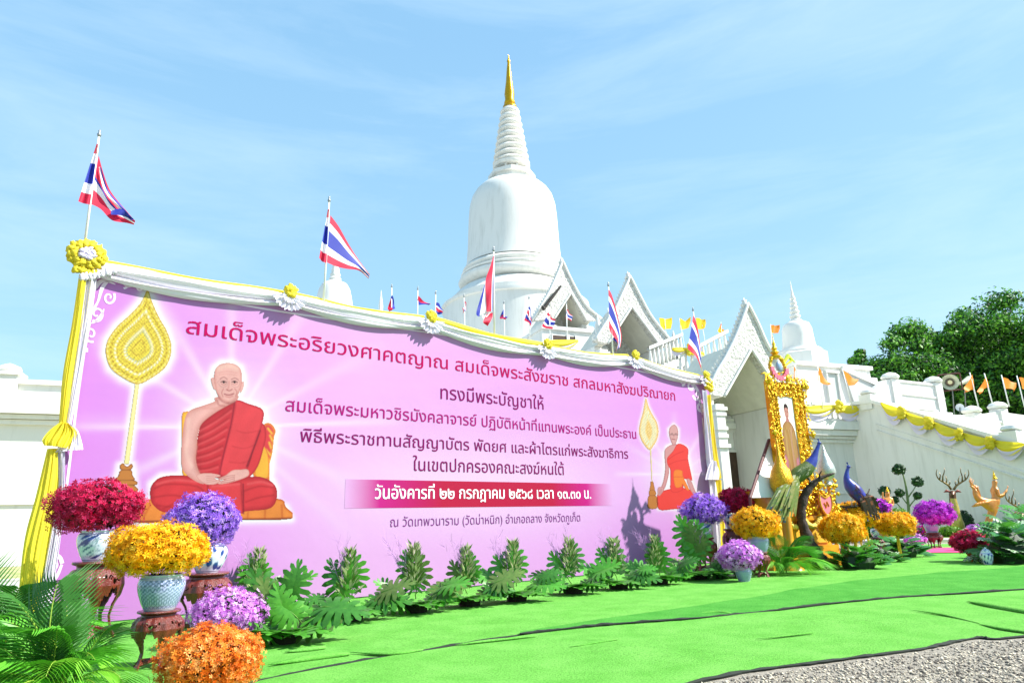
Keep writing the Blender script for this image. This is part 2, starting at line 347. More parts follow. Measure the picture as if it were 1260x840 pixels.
# terrace floor (hidden behind parapet) and main podium
b = MB(); b.bx(-6, 60, 1.25, 30, 0, 5.5); b.build('terrace_fill', white, t_)
def balustrade(name, label, s0, s1, n, z0, h, step=.42, group=None):
    t = TT(name, label, 'balustrade', s0, n, group); w = s1-s0
    b = MB(); b.bx(0, w, -.12, .12, h-.16, h); b.build('handrail', white, t).location = (0, 0, z0)
    b = MB(); b.bx(0, w, -.12, .12, 0, .14); b.build('base_rail', white, t).location = (0, 0, z0)
    b = MB(); b.lathe([(.05, .14), (.09, .2), (.05, .26), (.085, .42), (.1, .55), (.05, h-.25), (.08, h-.16)], 8)
    first = None; k = int(w/step)
    for i in range(k):
        if first is None: o = b.build('baluster', white, t, smooth=True); first = o.data
        else: o = b.build('baluster', white, t, data=first)
        o.location = ((i+.5)*w/k, 0, z0)
    return t
balustrade('terrace_balustrade', 'white turned balustrade on the ledge right of the gold picture frame', 33.6, 41.6, .2, 6.12, 1.05)
# right flank: stair wall coming forward, dropping to the right
t_ = TT('stair_flank_wall', 'tall grey shaded wall under the stairs with sloping rail at right', 'wall', XE, 0)
def fz(n): return 7.0-.43*(n-1.6)
pr = [(-.2, 0), (18.2, 0), (18.2, .2), (1.6, 7.0), (-.2, 7.1)]
b = MB(); M = Matrix.Rotation(-PI/2, 4, 'Z')
def flank(prof, x0, x1, name, m, par):
    b = MB(); n = len(prof); vs = [(x0, -a, z) for a, z in prof]+[(x1, -a, z) for a, z in prof]
    fs = [tuple(range(n)), tuple(reversed(range(n, 2*n)))]+[(i, n+i, n+(i+1) % n, (i+1) % n) for i in range(n)]
    b.add(vs, fs); return b.build(name, m, par)
flank(pr, 0, .6, 'wall_body', white, t_)
for dz, th, ex in ((-.0, .22, .14), (-1.25, .1, .06), (-1.55, .06, .09)):
    flank([(1.6, 7+dz), (18, fz(18)+dz), (18, fz(18)+dz+th), (1.6, 7+dz+th)], -ex, .6+ex, 'moulding', white, t_)
flank([(-.2, 7.1+.01), (1.6, 7.01), (1.6, 7.22), (-.2, 7.3)], -.15, .75, 'landing_cap', white, t_)
b = MB(); b.bx(.62, 6.5, -18, 0, 0, .2)
for i in range(26): b.bx(.62, 6.5, -18+i*.66, 0, .2+i*.25, .45+i*.25)
b.build('stair_steps', white, t_)
for k, n_ in enumerate((1.2, 8.6)):
    b = MB(); z = fz(max(n_, 1.6)); b.bx(-.1, .7, -n_-.4, -n_+.4, z-.3, z+.55); b.lathe([(.35, 0), (.5, .1), (.42, .25), (.15, .36), (.02, .4)], 12, (.3, -n_, z+.55)); b.build('newel_post', white, t_, smooth=35)
# parapets beyond the stair, photo upper right
def parapet(name, label, n, outline, posts, lines, m=white, hcap=.5):
    pts = [tq(x, y, n) for x, y in outline]; s0 = min(p[0] for p in pts)
    t = TT(name, label, 'parapet wall', s0, n)
    b = MB(); b.prism([(s-s0, z) for s, z in pts], 0, .5); b.build('wall_body', m, t)
    for i, (xa, ya, xb, yb) in enumerate(lines):
        sa, za = tq(xa, ya, n); sb, zb = tq(xb, yb, n); b = MB(); b.prism([(sa-s0, za), (sb-s0, zb), (sb-s0, zb+.12), (sa-s0, za+.12)], -.07, .57); b.build('moulding', m, t)
    for x, yt, yb in posts:
        s1, zt = tq(x, yt, n); s2, z2 = tq(x, yb, n); s1 -= s0
        b = MB(); b.bx(s1-.32, s1+.32, -.12, .62, z2, zt-hcap); b.lathe([(.3, 0), (.52, .08), (.56, .2), (.4, .38), (.12, hcap-.02), (.02, hcap)], 14, (s1, .25, zt-hcap)); b.build('post', m, t, smooth=35)
    return t
parapet('upper_parapet', 'white upper parapet with ball capped posts left of the loudspeaker', -1.2, [(1050, 560), (1052, 503), (1086, 468), (1098, 466), (1152, 472), (1168, 530), (1168, 560)], [(1098, 457, 505), (1151, 462, 520)], [(1098, 484, 1158, 491), (1098, 469, 1153, 475), (1098, 500, 1160, 507)])
parapet('lower_parapet', 'grey shaded parapet with two domed posts below the orange flags at far right', 1.5, [(1196, 560), (1197, 511), (1228, 506), (1300, 516), (1300, 560)], [(1199, 498, 545), (1231, 493, 540)], [(1199, 526, 1230, 520), (1230, 520, 1300, 530)])
b = MB(); t_ = TT('stair_lamp', 'small white box lamp behind the yellow bunting at far right', 'lamp', tq(1252, 533, 4)[0], 4); z = tq(1252, 537, 4)[1]
b.box((0, 0, z), (.9, .5, .35)); b.box((.2, 0, z+.22), (.7, .4, .1)); b.build('lamp_body', mat('lamp_white', 'dfe6e6', .5), t_)
# ---- gabled porches
def gable(name, label, n, ax, ay, left, right, oa, ol, orr, depth_, zb, door=None, boards=.45, fin=.5, teeth=44, side=True):
    """ax,ay apex pixel; left/right outer curve pixels from apex down; oa,ol,orr inner opening pixels"""
    sA, zA = tq(ax, ay, n); t = TT(name, label, 'gabled porch', sA, n)
    P = lambda x, y: (tq(x, y, n)[0]-sA, tq(x, y, n)[1])
    Lo = [P(*p) for p in left]; Ro = [P(*p) for p in right]; ap = (0, zA); ia = P(*oa); il = P(*ol); ir = P(*orr)
    k = len(Lo)
    outer = [np.array(p) for p in smooth_path([(x, z) for x, z in reversed(Lo)]+[ap], 5)]; o2 = [np.array(p) for p in smooth_path([ap]+Ro, 5)][1:]
    m1, m2 = len(outer), len(o2)
    inner = [np.array(il)+(np.array(ia)-np.array(il))*i/(m1-1) for i in range(m1)]+[np.array(ia)+(np.array(ir)-np.array(ia))*(i+1)/m2 for i in range(m2)]
    outer = outer+o2
    b = MB(); b.ring([tuple(p) for p in outer], [tuple(p) for p in inner], -.3, .15); b.build('bargeboard', white2, t)
    b = MB()      # raised rim along both edges of the board
    for seq, off in ((outer, .05), (inner, .05)):
        b.tube([(p[0], -.33, p[1]) for p in seq], .09 if seq is outer else .07, 6)
    b.build('board_rim', white, t, smooth=True)
    b = MB()      # flame tips
    L_ = np.cumsum([0]+[np.linalg.norm(outer[i+1]-outer[i]) for i in range(len(outer)-1)])
    for i in range(teeth):
        d = (i+.5)/teeth*L_[-1]; j = min(np.searchsorted(L_, d)-1, len(outer)-2); tt = (d-L_[j])/(L_[j+1]-L_[j]); p = outer[j]*(1-tt)+outer[j+1]*tt
        tg = outer[j+1]-outer[j]; tg /= np.linalg.norm(tg); nn = np.array([-tg[1], tg[0]]); s_ = .17*boards/.45
        q = p+nn*s_+np.array([0, s_*.6]); a, c = p-tg*s_*.35, p+tg*s_*.35
        b.add([(a[0], -.2, a[1]), (c[0], -.2, c[1]), (q[0], -.05, q[1]), (a[0], .05, a[1]), (c[0], .05, c[1])], [(0, 1, 2), (3, 2, 4), (0, 2, 3), (1, 4, 2)])
    o = b.build('flame_tips', white, t); tag(o, kind='stuff')
    b = MB(); b.lathe([(.16, 0), (.22, .12), (.1, .25), (.14, .35), (.05, fin*.6), (.01, fin)], 8, (0, -.07, zA-.1)); b.build('finial', white, t, smooth=True)
    # roof slabs and soffits
    D = depth_
    for e, q in ((-1, il), (1, ir)):
        b = MB(); b.add([(ia[0], .16, ia[1]), (q[0], .16, q[1]), (q[0], D, q[1]), (ia[0], D, ia[1]), (ia[0], .16, ia[1]+.5), (q[0]+e*.45, .16, q[1]), (q[0]+e*.45, D, q[1]), (ia[0], D, ia[1]+.5)], [(0, 1, 2, 3), (4, 7, 6, 5), (0, 4, 5, 1), (3, 2, 6, 7), (1, 5, 6, 2)]); b.build('roof_slope', cream, t)
    zt = min(il[1], ir[1])
    b = MB(); b.prism([(il[0], zt-.02), (ir[0], zt-.02), (ir[0], ir[1]), ia, (il[0], il[1])], D-.3, D-.02); b.build('tympanum', white2, t)
    b = MB(); b.bx(il[0], ir[0], D-.45, D, zb, zt-.02); b.build('back_wall', white, t)
    b = MB(); b.bx(il[0], ir[0], D-.75, D-.46, zt-.75, zt-.45); b.bx(il[0], ir[0], D-.65, D-.46, zt-.43, zt-.2); b.build('inner_cornice', white, t)
    for e, q, qo in ((-1, il, outer[0]), (1, ir, outer[-1])):
        xo = q[0]+e*.48
        b = MB(); x0, x1 = sorted((q[0]+e*.02, xo)); b.bx(x0, x1, -.25, .45, zb, q[1]-.35)
        for dz, ex in ((-.5, .1), (-.75, .05), (-1.4, .06), (-1.75, .05), (-2.2, .09)): b.bx(x0-ex, x1+ex, -.25-ex, .45+ex, q[1]+dz-.14, q[1]+dz+.02)
        b.bx(x0-.12, x1+.12, -.36, .5, zb, zb+.5)
        b.build('column', white, t)
        if side: b = MB(); b.bx(x0, x1, .47, D, zb, q[1]-.02); b.build('side_wall', white, t)
    if door:
        PD = lambda x, y: (tq(x, y, n-D+.5)[0]-sA, tq(x, y, n-D+.5)[1]); x0, z0 = PD(door[0], door[1]); x1, z1 = PD(door[2], door[3])
        b = MB(); b.bx(x0, x1, D-.52, D-.44, zb, z0); b.build('doorway', brown, t)
        b = MB(); b.bx(x0-.12, x0-.002, D-.56, D-.44, zb, z0+.12); b.bx(x1+.002, x1+.12, D-.56, D-.44, zb, z0+.12); b.bx(x0, x1, D-.56, D-.44, z0+.002, z0+.12); b.build('door_frame', white, t)
    return t
gable('entrance_porch', 'large white entrance porch with lace bargeboard and dark doorway beside the banner', 4,
      915, 376, [(908, 395), (899, 418), (887, 442), (874, 464), (866, 486)], [(927, 400), (938, 425), (952, 448), (968, 470), (984, 492)], (919, 431), (886, 489), (962, 497), 4.2, 0, door=(888, 556, 911, 556), fin=.5)
gable('second_gable', 'middle white pointed gable with open shaded front above the banner', -4,
      772, 342, [(763, 362), (753, 383), (741, 401), (729, 420)], [(783, 364), (796, 388), (811, 408), (828, 428)], (774, 379), (745, 424), (809, 427), 2.8, 5.5, boards=.4)
gable('upper_gable', 'highest white gable with small dark window in front of the great bell', -10,
      690, 323, [(683, 340), (674, 360), (664, 377), (652, 396)], [(699, 343), (709, 362), (721, 380), (738, 394)], (700, 362), (680, 393), (720, 396), 2.8, 5.5, boards=.4)
# small dark window strip and corner pinnacles by the upper gable
t_ = TT('window_block', 'white block with a dark slit window under the upper gable', 'window block', tq(696, 410, -9)[0], -9)
s0 = tq(696, 410, -9)[0]
def tl(x, y, n): s, z = tq(x, y, n); return s-s0, z
b = MB(); x0, z1 = tl(668, 404, -9); x1, z0 = tl(730, 440, -9); b.bx(x0, x1, .1, 4, 5.5, z1); b.bx(x0-.1, x1+.1, -.05, 4, z1, z1+.22); b.build('wall_body', white, t_)
x0, z1 = tl(680, 412, -9); x1, z0 = tl(708, 419, -9); b = MB(); b.bx(x0, x1, .02, .11, z0, z1); b.build('window', brown, t_)
for xa, xb_ in ((x0-.06, x0-.002), ((x0+x1)/2+.2, (x0+x1)/2+.4), (x1+.002, x1+.06)): b = MB(); b.bx(xa, xb_, -.02, .12, z0-.1, z1+.1); b.build('window_jamb', white, t_)
for i, (x, yt, yb, n, w) in enumerate(((748, 378, 425, -7, .3), (735, 386, 430, -6, .3), (828, 406, 440, -3, .3), (731, 405, 440, -5, .2), (469, 357, 385, -6, .16))):
    s, z = tq(x, yt, n); t_ = TT('pinnacle', ['slim white pinnacle behind the middle gable', 'short white pinnacle between the two upper gables', 'white pinnacle at right foot of the middle gable', 'small white curled pinnacle left of the middle gable', 'lone white spike rising over the banner left of the great stupa'][i], 'pinnacle', s, n)
    zb = 5.5; b = MB(); b.lathe([(w*1.6, zb), (w*1.6, z-2.4), (w*2, z-2.3), (w*1.2, z-2.0), (w*1.5, z-1.5), (w*.7, z-1.1), (w*.8, z-.9), (w*.25, z-.3), (.01, z)], 10); b.build('shaft', white, t_, smooth=40)
# sloping stair rails between porch and middle gable
for i, (n, pa, pb, lab) in enumerate(((-1.5, (836, 470), (898, 436), 'grey sloping stair balustrade rising behind the entrance porch'), (-2.5, (800, 458), (842, 440), 'white balustrade with yellow cloth between the gables'))):
    (s1, z1), (s2, z2) = tq(*pa, n), tq(*pb, n); t_ = TT('stair_balustrade', lab, 'balustrade', s1, n, 'stair balustrades')
    w = s2-s1; h = 1.3
    b = MB(); b.add([(0, -.1, z1+h), (w, -.1, z2+h), (w, -.1, z2+h+.2), (0, -.1, z1+h+.2), (0, .15, z1+h), (w, .15, z2+h), (w, .15, z2+h+.2), (0, .15, z1+h+.2)], [(0, 1, 2, 3), (4, 7, 6, 5), (0, 4, 5, 1), (3, 2, 6, 7)]); b.build('handrail', white, t_)
    b = MB(); b.add([(0, 0, 5.5), (w, 0, 5.5), (w, 0, z2+.15), (0, 0, z1+.15), (0, .3, 5.5), (w, .3, 5.5), (w, .3, z2+.15), (0, .3, z1+.15)], [(0, 1, 2, 3), (4, 7, 6, 5), (3, 2, 6, 7), (0, 3, 7, 4), (1, 5, 6, 2)]); b.build('rail_wall', white, t_)
    k = 9; first = None; b = MB(); b.lathe([(.06, .1), (.1, .3), (.13, .5), (.06, h-.15), (.09, h)], 7)
    for j in range(k):
        o = b.build('baluster', white, t_, smooth=True, data=first); first = o.data; u = (j+.5)/k; o.location = (w*u, .05, lerp(z1, z2, u))
# ---- the great stupa
CS, CN = 28.5, -22
t_ = TT('great_stupa', 'great white bell shaped stupa with ringed spire and gold tip', 'stupa', CS, CN)
def cz(y):
    x = 622+.016*y
    p = PL(x, y, T0, TA, CN); s = float((p-T0)@TE); q = TP(CS, CN, p[2]); return float(p[2])
def cr_(w, y): return w/2/FPX*depth(TP(CS, CN, cz(y)))
def prof(seq): return [(cr_(w, y), cz(y)) for w, y in seq]
b = MB(); b.lathe(prof([(17, 133), (17, 131), (12, 129), (14, 127), (11, 122), (12.5, 116), (8, 100), (5, 84), (3, 77), (4.4, 75), (2, 72.5), (.5, 67)]), 24); b.build('gold_spire', gold, t_, smooth=50)
ys = np.linspace(204, 133, 10)
for i in range(9):
    a, c = ys[i], ys[i+1]; wa = np.interp(a, [133, 204], [20, 43]); wc = np.interp(c, [133, 204], [20, 43])
    b = MB(); b.lathe(prof([(wa*.84, a), (wa*1.02, a-.14*(a-c)), (wa*1.07, a-.36*(a-c)), (wa*.98, a-.6*(a-c)), (wc*.78, a-.72*(a-c)), (wc*.78, c)]), 32); b.build('spire_ring', white, t_, smooth=60)
b = MB(); b.lathe(prof([(44, 208), (46, 206.5), (46, 204.2), (38, 204)]), 24); b.lathe(prof([(31, 214), (31, 208.2)]), 8); b.build('spire_collar', white, t_, smooth=40)
b = MB()
for k in range(8):
    a = 2*PI*k/8; r = cr_(37, 211)
    b.lathe([(r*.07, cz(214)), (r*.07, cz(208.2))], 8, (r*math.cos(a)*.95, r*math.sin(a)*.95, 0))
b.build('collar_pillars', white, t_, smooth=40)
b = MB(); b.lathe(prof([(50, 232), (50, 220.5), (58, 220), (58, 216), (48, 214)]), 8, ph=PI/8); b.build('neck_slab', white, t_)
b = MB(); b.lathe(prof([(119, 330), (116, 322), (112.5, 305), (110.5, 288), (108, 268), (105, 255), (99, 245), (90, 238), (78, 232.5), (66, 229.5), (52, 228)]), 64); b.build('bell', white, t_, smooth=60)
for seq in (((118, 340), (125, 337.5), (127, 335), (124, 332.5), (116, 331)), ((122, 344.5), (131, 343), (132, 341), (127, 339.5)), ((118, 357), (134, 353.5), (138, 349), (134, 345), (124, 344)), ((158, 372), (144, 364), (130, 358.5), (120, 357))):
    b = MB(); b.lathe(prof(seq), 64); b.build('base_moulding', white, t_, smooth=50)
b = MB(); b.lathe([(cr_(160, 372), cz(383)), (cr_(160, 372), cz(372))], 64); b.build('drum', white, t_, smooth=50)
b = MB(); b.lathe([(cr_(176, 378), 12.6), (cr_(176, 378), cz(384)), (cr_(181, 378), cz(383)), (cr_(181, 378), cz(380)), (cr_(160, 372)+.02, cz(379))], 64); b.build('round_plinth', white, t_, smooth=40)
b = MB(); b.bx(-8, 8, -8, 8, 5.5, 12.6); b.bx(-8.3, 8.3, -8.3, 8.3, 12.3, 12.7); b.build('podium', white, t_)
def small_stupa(name, label, n, xb, seqs, R, zb, oct_=True):
    """seqs: list of (x, y) axis pixel rows with pixel width"""
    s0 = tq(xb[0], xb[1], n)[0]; t = TT(name, label, 'stupa', s0, n)
    def z_(y): return float(PL(xb[0]-(xb[1]-y)*.13*(xb[0]-546)/437, y, T0, TA, n)[2])
    def r_(w, y): return w/2/FPX*depth(TP(s0, n, z_(y)))
    for nm, seg, k in seqs:
        b = MB(); b.lathe([(r_(w, y), z_(y)) for w, y in seg], k, ph=PI/8 if k == 8 else 0); b.build(nm, white, t, smooth=50 if k > 8 else False)
    return t, z_, r_, s0
rings = []
ysr = np.linspace(397, 364, 7)
for i in range(6):
    w = np.interp(ysr[i], [364, 397], [4.5, 14]); d = ysr[i]-ysr[i+1]
    rings.append(('spire_ring', [(w*.8, ysr[i]), (w*1.05, ysr[i]-d*.2), (w*1.05, ysr[i]-d*.5), (w*.76, ysr[i]-d*.75), (w*.74, ysr[i]-d)], 16))
t_, z_, r_, s0 = small_stupa('corner_stupa', 'smaller white bell stupa with ringed spire beside the entrance porch', -4, (984, 433),
    rings+[('needle', [(4, 364), (2.4, 358), (.6, 346)], 12), ('bell', [(42, 431), (38, 425), (36, 415), (34.5, 405), (30, 399.5), (22, 397)], 32), ('base_moulding', [(54, 437), (55, 434.5), (49, 431)], 32), ('octagon', [(66, 462), (66, 438), (60, 436.5)], 8)], 1, 5)
b = MB(); z1 = tq(1000, 461, -4)[1]; b.bx(-2.6, 3.4, -2.2, 3.5, 5.5, z1); b.bx(-2.75, 3.55, -2.35, 3.6, z1-.02, z1+.22); b.build('tower_body', white, t_)
b = MB(); b.bx(3.45, 4.9, -1.2, 3, 5.5, z1-.5); b.bx(3.4, 5.05, -1.3, 3.1, z1-.5, z1-.25); b.build('tower_wing', white, t_)
for x0, x1 in ((-.35, .45), (2.1, 2.7)):
    b = MB(); b.bx(x0, x1, -2.26, -2.19, z1-2.4, z1-.45); b.build('window_recess', mat('grey_recess', 'b5bdb8', .8), t_)
    for xa, xb_, za_, zb_, yo in ((x0-.1, x0-.003, z1-2.5, z1-.4, -2.36), (x1+.003, x1+.1, z1-2.5, z1-.4, -2.36), (x0-.14, x1+.14, z1-.397, z1-.25, -2.4)): b = MB(); b.bx(xa, xb_, yo, -2.19, za_, zb_); b.build('window_surround', white, t_)
t_, z_, r_, s0 = small_stupa('far_corner_stupa', 'small white stupa dome peeking over the banner below the second flag', -10, (411, 372),
    [('spire', [(13, 346), (15, 343), (11, 341), (13, 338), (9, 335), (10.5, 332), (7, 329), (8, 326), (5, 322), (6, 318), (3, 312), (1, 300)], 16), ('bell', [(52, 395), (46, 378), (42, 366), (37, 356), (30, 350), (14, 346)], 24)], 1, 5)
b = MB(); b.bx(-2, 2, -2, 2, 5.5, z_(397)); b.build('tower_body', white, t_)
# small roof slab behind right
s0, z0 = tq(1038, 456, -1.6); s1, z1 = tq(1078, 475, -1.6); s2, z2 = tq(1052, 497, -1.6)
t_ = TT('eave_roof', 'small tilted white roof slab with grey underside behind the upper parapet', 'roof', s0, -1.6)
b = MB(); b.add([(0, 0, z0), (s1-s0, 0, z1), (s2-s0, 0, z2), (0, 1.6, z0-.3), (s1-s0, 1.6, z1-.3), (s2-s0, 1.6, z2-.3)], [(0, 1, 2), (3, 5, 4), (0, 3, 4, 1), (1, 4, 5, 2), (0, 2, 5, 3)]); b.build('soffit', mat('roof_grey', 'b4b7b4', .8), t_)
b = MB(); b.add([(-.1, -.1, z0+.02), (s1-s0, -.1, z1+.02), (s1-s0, -.1, z1+.32), (-.1, -.1, z0+.32), (-.1, 1.7, z0+.02), (s1-s0, 1.7, z1+.02), (s1-s0, 1.7, z1+.32), (-.1, 1.7, z0+.32)], [(0, 1, 2, 3), (4, 7, 6, 5), (3, 2, 6, 7), (0, 4, 5, 1), (0, 3, 7, 4), (1, 5, 6, 2)]); b.build('fascia', white, t_)
b = MB(); b.bx(-.6, 1.4, .5, 1.5, 5.5, z2-.35); b.build('support', white, t_)

t_ = thing('dark_sliver', 'thin black gutter bar lying along the left slope of the upper gable', 'gutter', TP(*tq(679, 365, -9.5)[:1], -9.5)); b = MB()  # plain black bar stands in for a dark strip on the slope
g_ = [PL(x, y, T0, TA, -9.4) for x, y in ((690, 352), (679, 366), (670, 378), (668, 379))]; b.tube(g_, [.07, .11, .12, .2], 6); b.build('sliver_bar', dark, t_, world=True)
# ---------------------------------------------------------------- the banner
BRZ = PI/2-BA
KB = 2.15          # light level of the sunlit banner plane: print colours are written as photographed and divided by it
def pc(r, g, b_): return np.array(lin((r/255, g/255, b_/255)))/KB
ban = thing('event_banner', 'huge pink purple printed banner with Thai lettering and two seated monks', 'banner', B0, BRZ)
printm = mat('printed_vinyl', 'ffffff', .5, attr='Col', spec=.2, bump=.6, bscale=1.1)
def inpoly(X, Y, P):
    P = np.asarray(P, float); r = np.zeros(X.shape, bool); n = len(P)
    for i in range(n):
        x1, y1 = P[i]; x2, y2 = P[(i+1) % n]
        if y1 == y2: continue
        c = ((Y >= min(y1, y2)) & (Y < max(y1, y2))); r ^= c & (X < x1+(Y-y1)*(x2-x1)/(y2-y1))
    return r
def segd(X, Y, P, closed=True):
    P = np.asarray(P, float); d = np.full(X.shape, 1e9); n = len(P)
    for i in range(n if closed else n-1):
        a = P[i]; b = P[(i+1) % n]; v = b-a; L2 = v@v+1e-9; t = np.clip(((X-a[0])*v[0]+(Y-a[1])*v[1])/L2, 0, 1)
        d = np.minimum(d, np.hypot(X-a[0]-v[0]*t, Y-a[1]-v[1]*t))
    return d
def cr2(P, k=4, closed=True):
    P = [np.array(p, float) for p in P]; n = len(P); out = []
    for i in range(n if closed else n-1):
        a, b, c, d = (P[(i-1) % n], P[i], P[(i+1) % n], P[(i+2) % n]) if closed else (P[max(i-1, 0)], P[i], P[i+1], P[min(i+2, n-1)])
        for j in range(k):
            t = j/k; out.append(.5*((2*b)+(-a+c)*t+(2*a-5*b+4*c-d)*t*t+(-a+3*b-3*c+d)*t**3))
    if not closed: out.append(P[-1])
    return out
class Paint:
    def __init__(s, X, Y): s.X = X; s.Y = Y; s.C = np.ones(X.shape+(3,)); s.A = np.zeros(X.shape)
    def fill(s, P, col, edge=None, w=6., sm=True, soft=1.):
        P = cr2(P) if sm else P; ins = inpoly(s.X, s.Y, P); d = segd(s.X, s.Y, P); a = np.clip(np.where(ins, d, -d)/soft+.5, 0, 1)
        c = pc(*col)[None, None, :]*np.ones(s.C.shape)
        if edge is not None: t = np.clip(d/w, 0, 1)[..., None]**.7; c = pc(*edge)*(1-t)+c*t
        s.C = np.where((s.A < .02)[..., None] & (a > 0)[..., None], c, s.C*(1-a[..., None])+c*a[..., None]); s.A = np.maximum(s.A, a); return ins
    def line(s, P, w, col, al=1., m=None, sm=True):
        P = cr2(P, closed=False) if sm else P; d = segd(s.X, s.Y, P, False); a = al*np.exp(-(d/w)**2)
        if m is not None: a = a*m
        s.C = s.C*(1-a[..., None])+pc(*col)*a[..., None]
    def mesh(s, px, py, name, y=-.004, alpha=True):
        H, W = s.X.shape; base = B0-BN*y
        n = np.array([math.cos(BA), -math.sin(BA), 0]); D = Rv[None, None]*(px-630)[..., None]+Uv*(420-py)[..., None]+Fv*FPX
        t = ((base-CAM)@n)/(D@n); P = CAM+D*t[..., None]
        idx = np.arange(H*W).reshape(H, W); F = np.stack([idx[:-1, :-1], idx[1:, :-1], idx[1:, 1:], idx[:-1, 1:]], -1).reshape(-1, 4)
        if alpha:
            k = (s.A[:-1, :-1]+s.A[1:, 1:]+s.A[1:, :-1]+s.A[:-1, 1:]).reshape(-1)/4 > .5; F = F[k]
            used = np.unique(F); mp_ = np.zeros(H*W, int); mp_[used] = np.arange(len(used)); V = P.reshape(-1, 3)[used]; C = s.C.reshape(-1, 3)[used]; F = mp_[F]
        else: V = P.reshape(-1, 3); C = s.C.reshape(-1, 3)
        return npmesh(name, V, F, printm, ban, cols=C, world=True)
def zgrid(x0, x1, y0, y1, st, ox, oy, k):
    px, py = np.meshgrid(np.arange(x0, x1+st, st), np.arange(y0, y1+st, st)); return px, py, (px-ox)*k, (py-oy)*k
# silhouettes in zoom coordinates
M1 = (160, 420, 3.652)
body1 = [(95, 640), (140, 605), (235, 600), (232, 560), (232, 470), (240, 380), (262, 320), (320, 285), (380, 265), (385, 235), (368, 195), (366, 165), (380, 120), (410, 98), (460, 98), (495, 118), (508, 160), (508, 195), (490, 235), (478, 262), (560, 290), (598, 308), (610, 370), (655, 400), (640, 480), (630, 610), (655, 660), (650, 720), (700, 745), (722, 795), (20, 812), (60, 725), (95, 710)]
M2 = (770, 470, 4.941)
body2 = [(200, 770), (193, 680), (225, 640), (240, 560), (235, 430), (250, 390), (290, 372), (265, 320), (262, 285), (290, 258), (318, 285), (318, 330), (310, 370), (370, 400), (385, 480), (402, 590), (425, 660), (440, 700), (420, 760), (360, 768)]
fan1 = [(275, 72), (290, 110), (312, 160), (338, 205), (354, 250), (353, 290), (335, 330), (295, 362), (243, 386), (192, 364), (152, 332), (136, 285), (142, 240), (172, 195), (215, 155), (252, 115)]
M3 = (80, 330, 2.71)
fan2 = [(122, 95), (140, 150), (165, 200), (190, 245), (200, 300), (190, 350), (170, 385), (147, 412), (120, 390), (95, 350), (80, 300), (88, 240), (105, 180)]
# backdrop
ns, nz_ = 420, 150
S, Z = np.meshgrid(np.linspace(-.12, 14.02, ns), np.linspace(.03, 4.66, nz_))
P = B0+BE*S[..., None]+np.array([0, 0, 1.])*Z[..., None]; d_ = P-CAM; zz = d_@Fv; PX = 630+FPX*(d_@Rv)/zz; PYY = 420-FPX*(d_@Uv)/zz
left = pc(226, 140, 240); mid = pc(247, 184, 250); right = pc(238, 160, 248); u = np.clip(PX/880, 0, 1)[..., None]
C = np.where(u < .5, left+(mid-left)*(u/.5)**1.2, mid+(right-mid)*((u-.5)/.5))
g = np.exp(-(((PX-590)/210)**2+((PYY-600)/60)**2))[..., None]*.75; C = C*(1-g)+pc(255, 222, 255)*g
wv = (np.sin(PYY*.55+np.sin(PX*.02)*3)*.5+np.sin(PYY*.23+PX*.01))*.012*np.exp(-((PYY-440)/60)**2); C = C*(1+wv[..., None])
def rays(cx, cy, R, angs, w, C):
    dx, dy = PX-cx, PYY-cy; r = np.hypot(dx, dy); a = np.arctan2(-dy, dx)
    for an, ww, st in angs:
        da = np.abs((a-R_(an)+PI) % (2*PI)-PI); s_ = np.exp(-(da/R_(ww))**2)*np.clip(1-r/(R*1.0), 0, 1)**.6*st*(r > 5); C = C*(1-s_[..., None])+pc(255, 240, 255)*s_[..., None]
    s_ = np.exp(-(r/w)**2)[..., None]*.9; return C*(1-s_)+pc(255, 250, 255)*s_
C = rays(285, 525, 215, [(90, 3, .6), (120, 3.2, .6), (58, 3, .5), (148, 3, .6), (28, 3, .4), (180, 1.6, .95), (178, 4, .35), (2, 1.6, .95), (205, 3.5, .6), (335, 3.5, .45), (318, 3, .3)], 62, C)
C = rays(832, 583, 78, [(92, 3.5, .6), (125, 4, .5), (58, 4, .6), (180, 2.6, .9), (0, 2.6, .9), (30, 4, .4), (150, 4, .4), (270, 4, .5)], 34, C)
for M_, bd, wd_, al in ((M1, body1, 5.5, 1.), (M2, body2, 2.6, .9), (M3, fan1, 7.5, 1.), (M2, fan2, 2.2, .7), (M3, [(246, 386), (232, 386), (200, 650), (180, 655), (160, 760), (240, 760), (225, 650), (215, 650)], 5, .9)):
    X = (PX-M_[0])*M_[2]; Y = (PYY-M_[1])*M_[2]; near = (np.abs(X-350) < 900) & (np.abs(Y-400) < 900)
    dd = np.where(inpoly(X, Y, bd), 0, segd(X, Y, bd))/M_[2]; s_ = (al*np.exp(-(dd/wd_)**2))[..., None]; C = C*(1-s_)+pc(255, 252, 255)*s_
idx = np.arange(ns*nz_).reshape(nz_, ns); F = np.stack([idx[:-1, :-1], idx[:-1, 1:], idx[1:, 1:], idx[1:, :-1]], -1).reshape(-1, 4)
npmesh('printed_sheet', P.reshape(-1, 3), F, printm, ban, cols=C.reshape(-1, 3), world=True)
b = MB(); b.bx(-.12, 14.02, .012, .05, .03, 4.66); b.build('backing_board', mat('backing', 'b9b4ac', .8), ban)
for i in range(11):
    b = MB(); b.bx(i*1.385, i*1.385+.06, .052, .12, 0, 4.6); b.build('frame_post', mat('steel_grey', '8c8f92', .5, .6), ban)
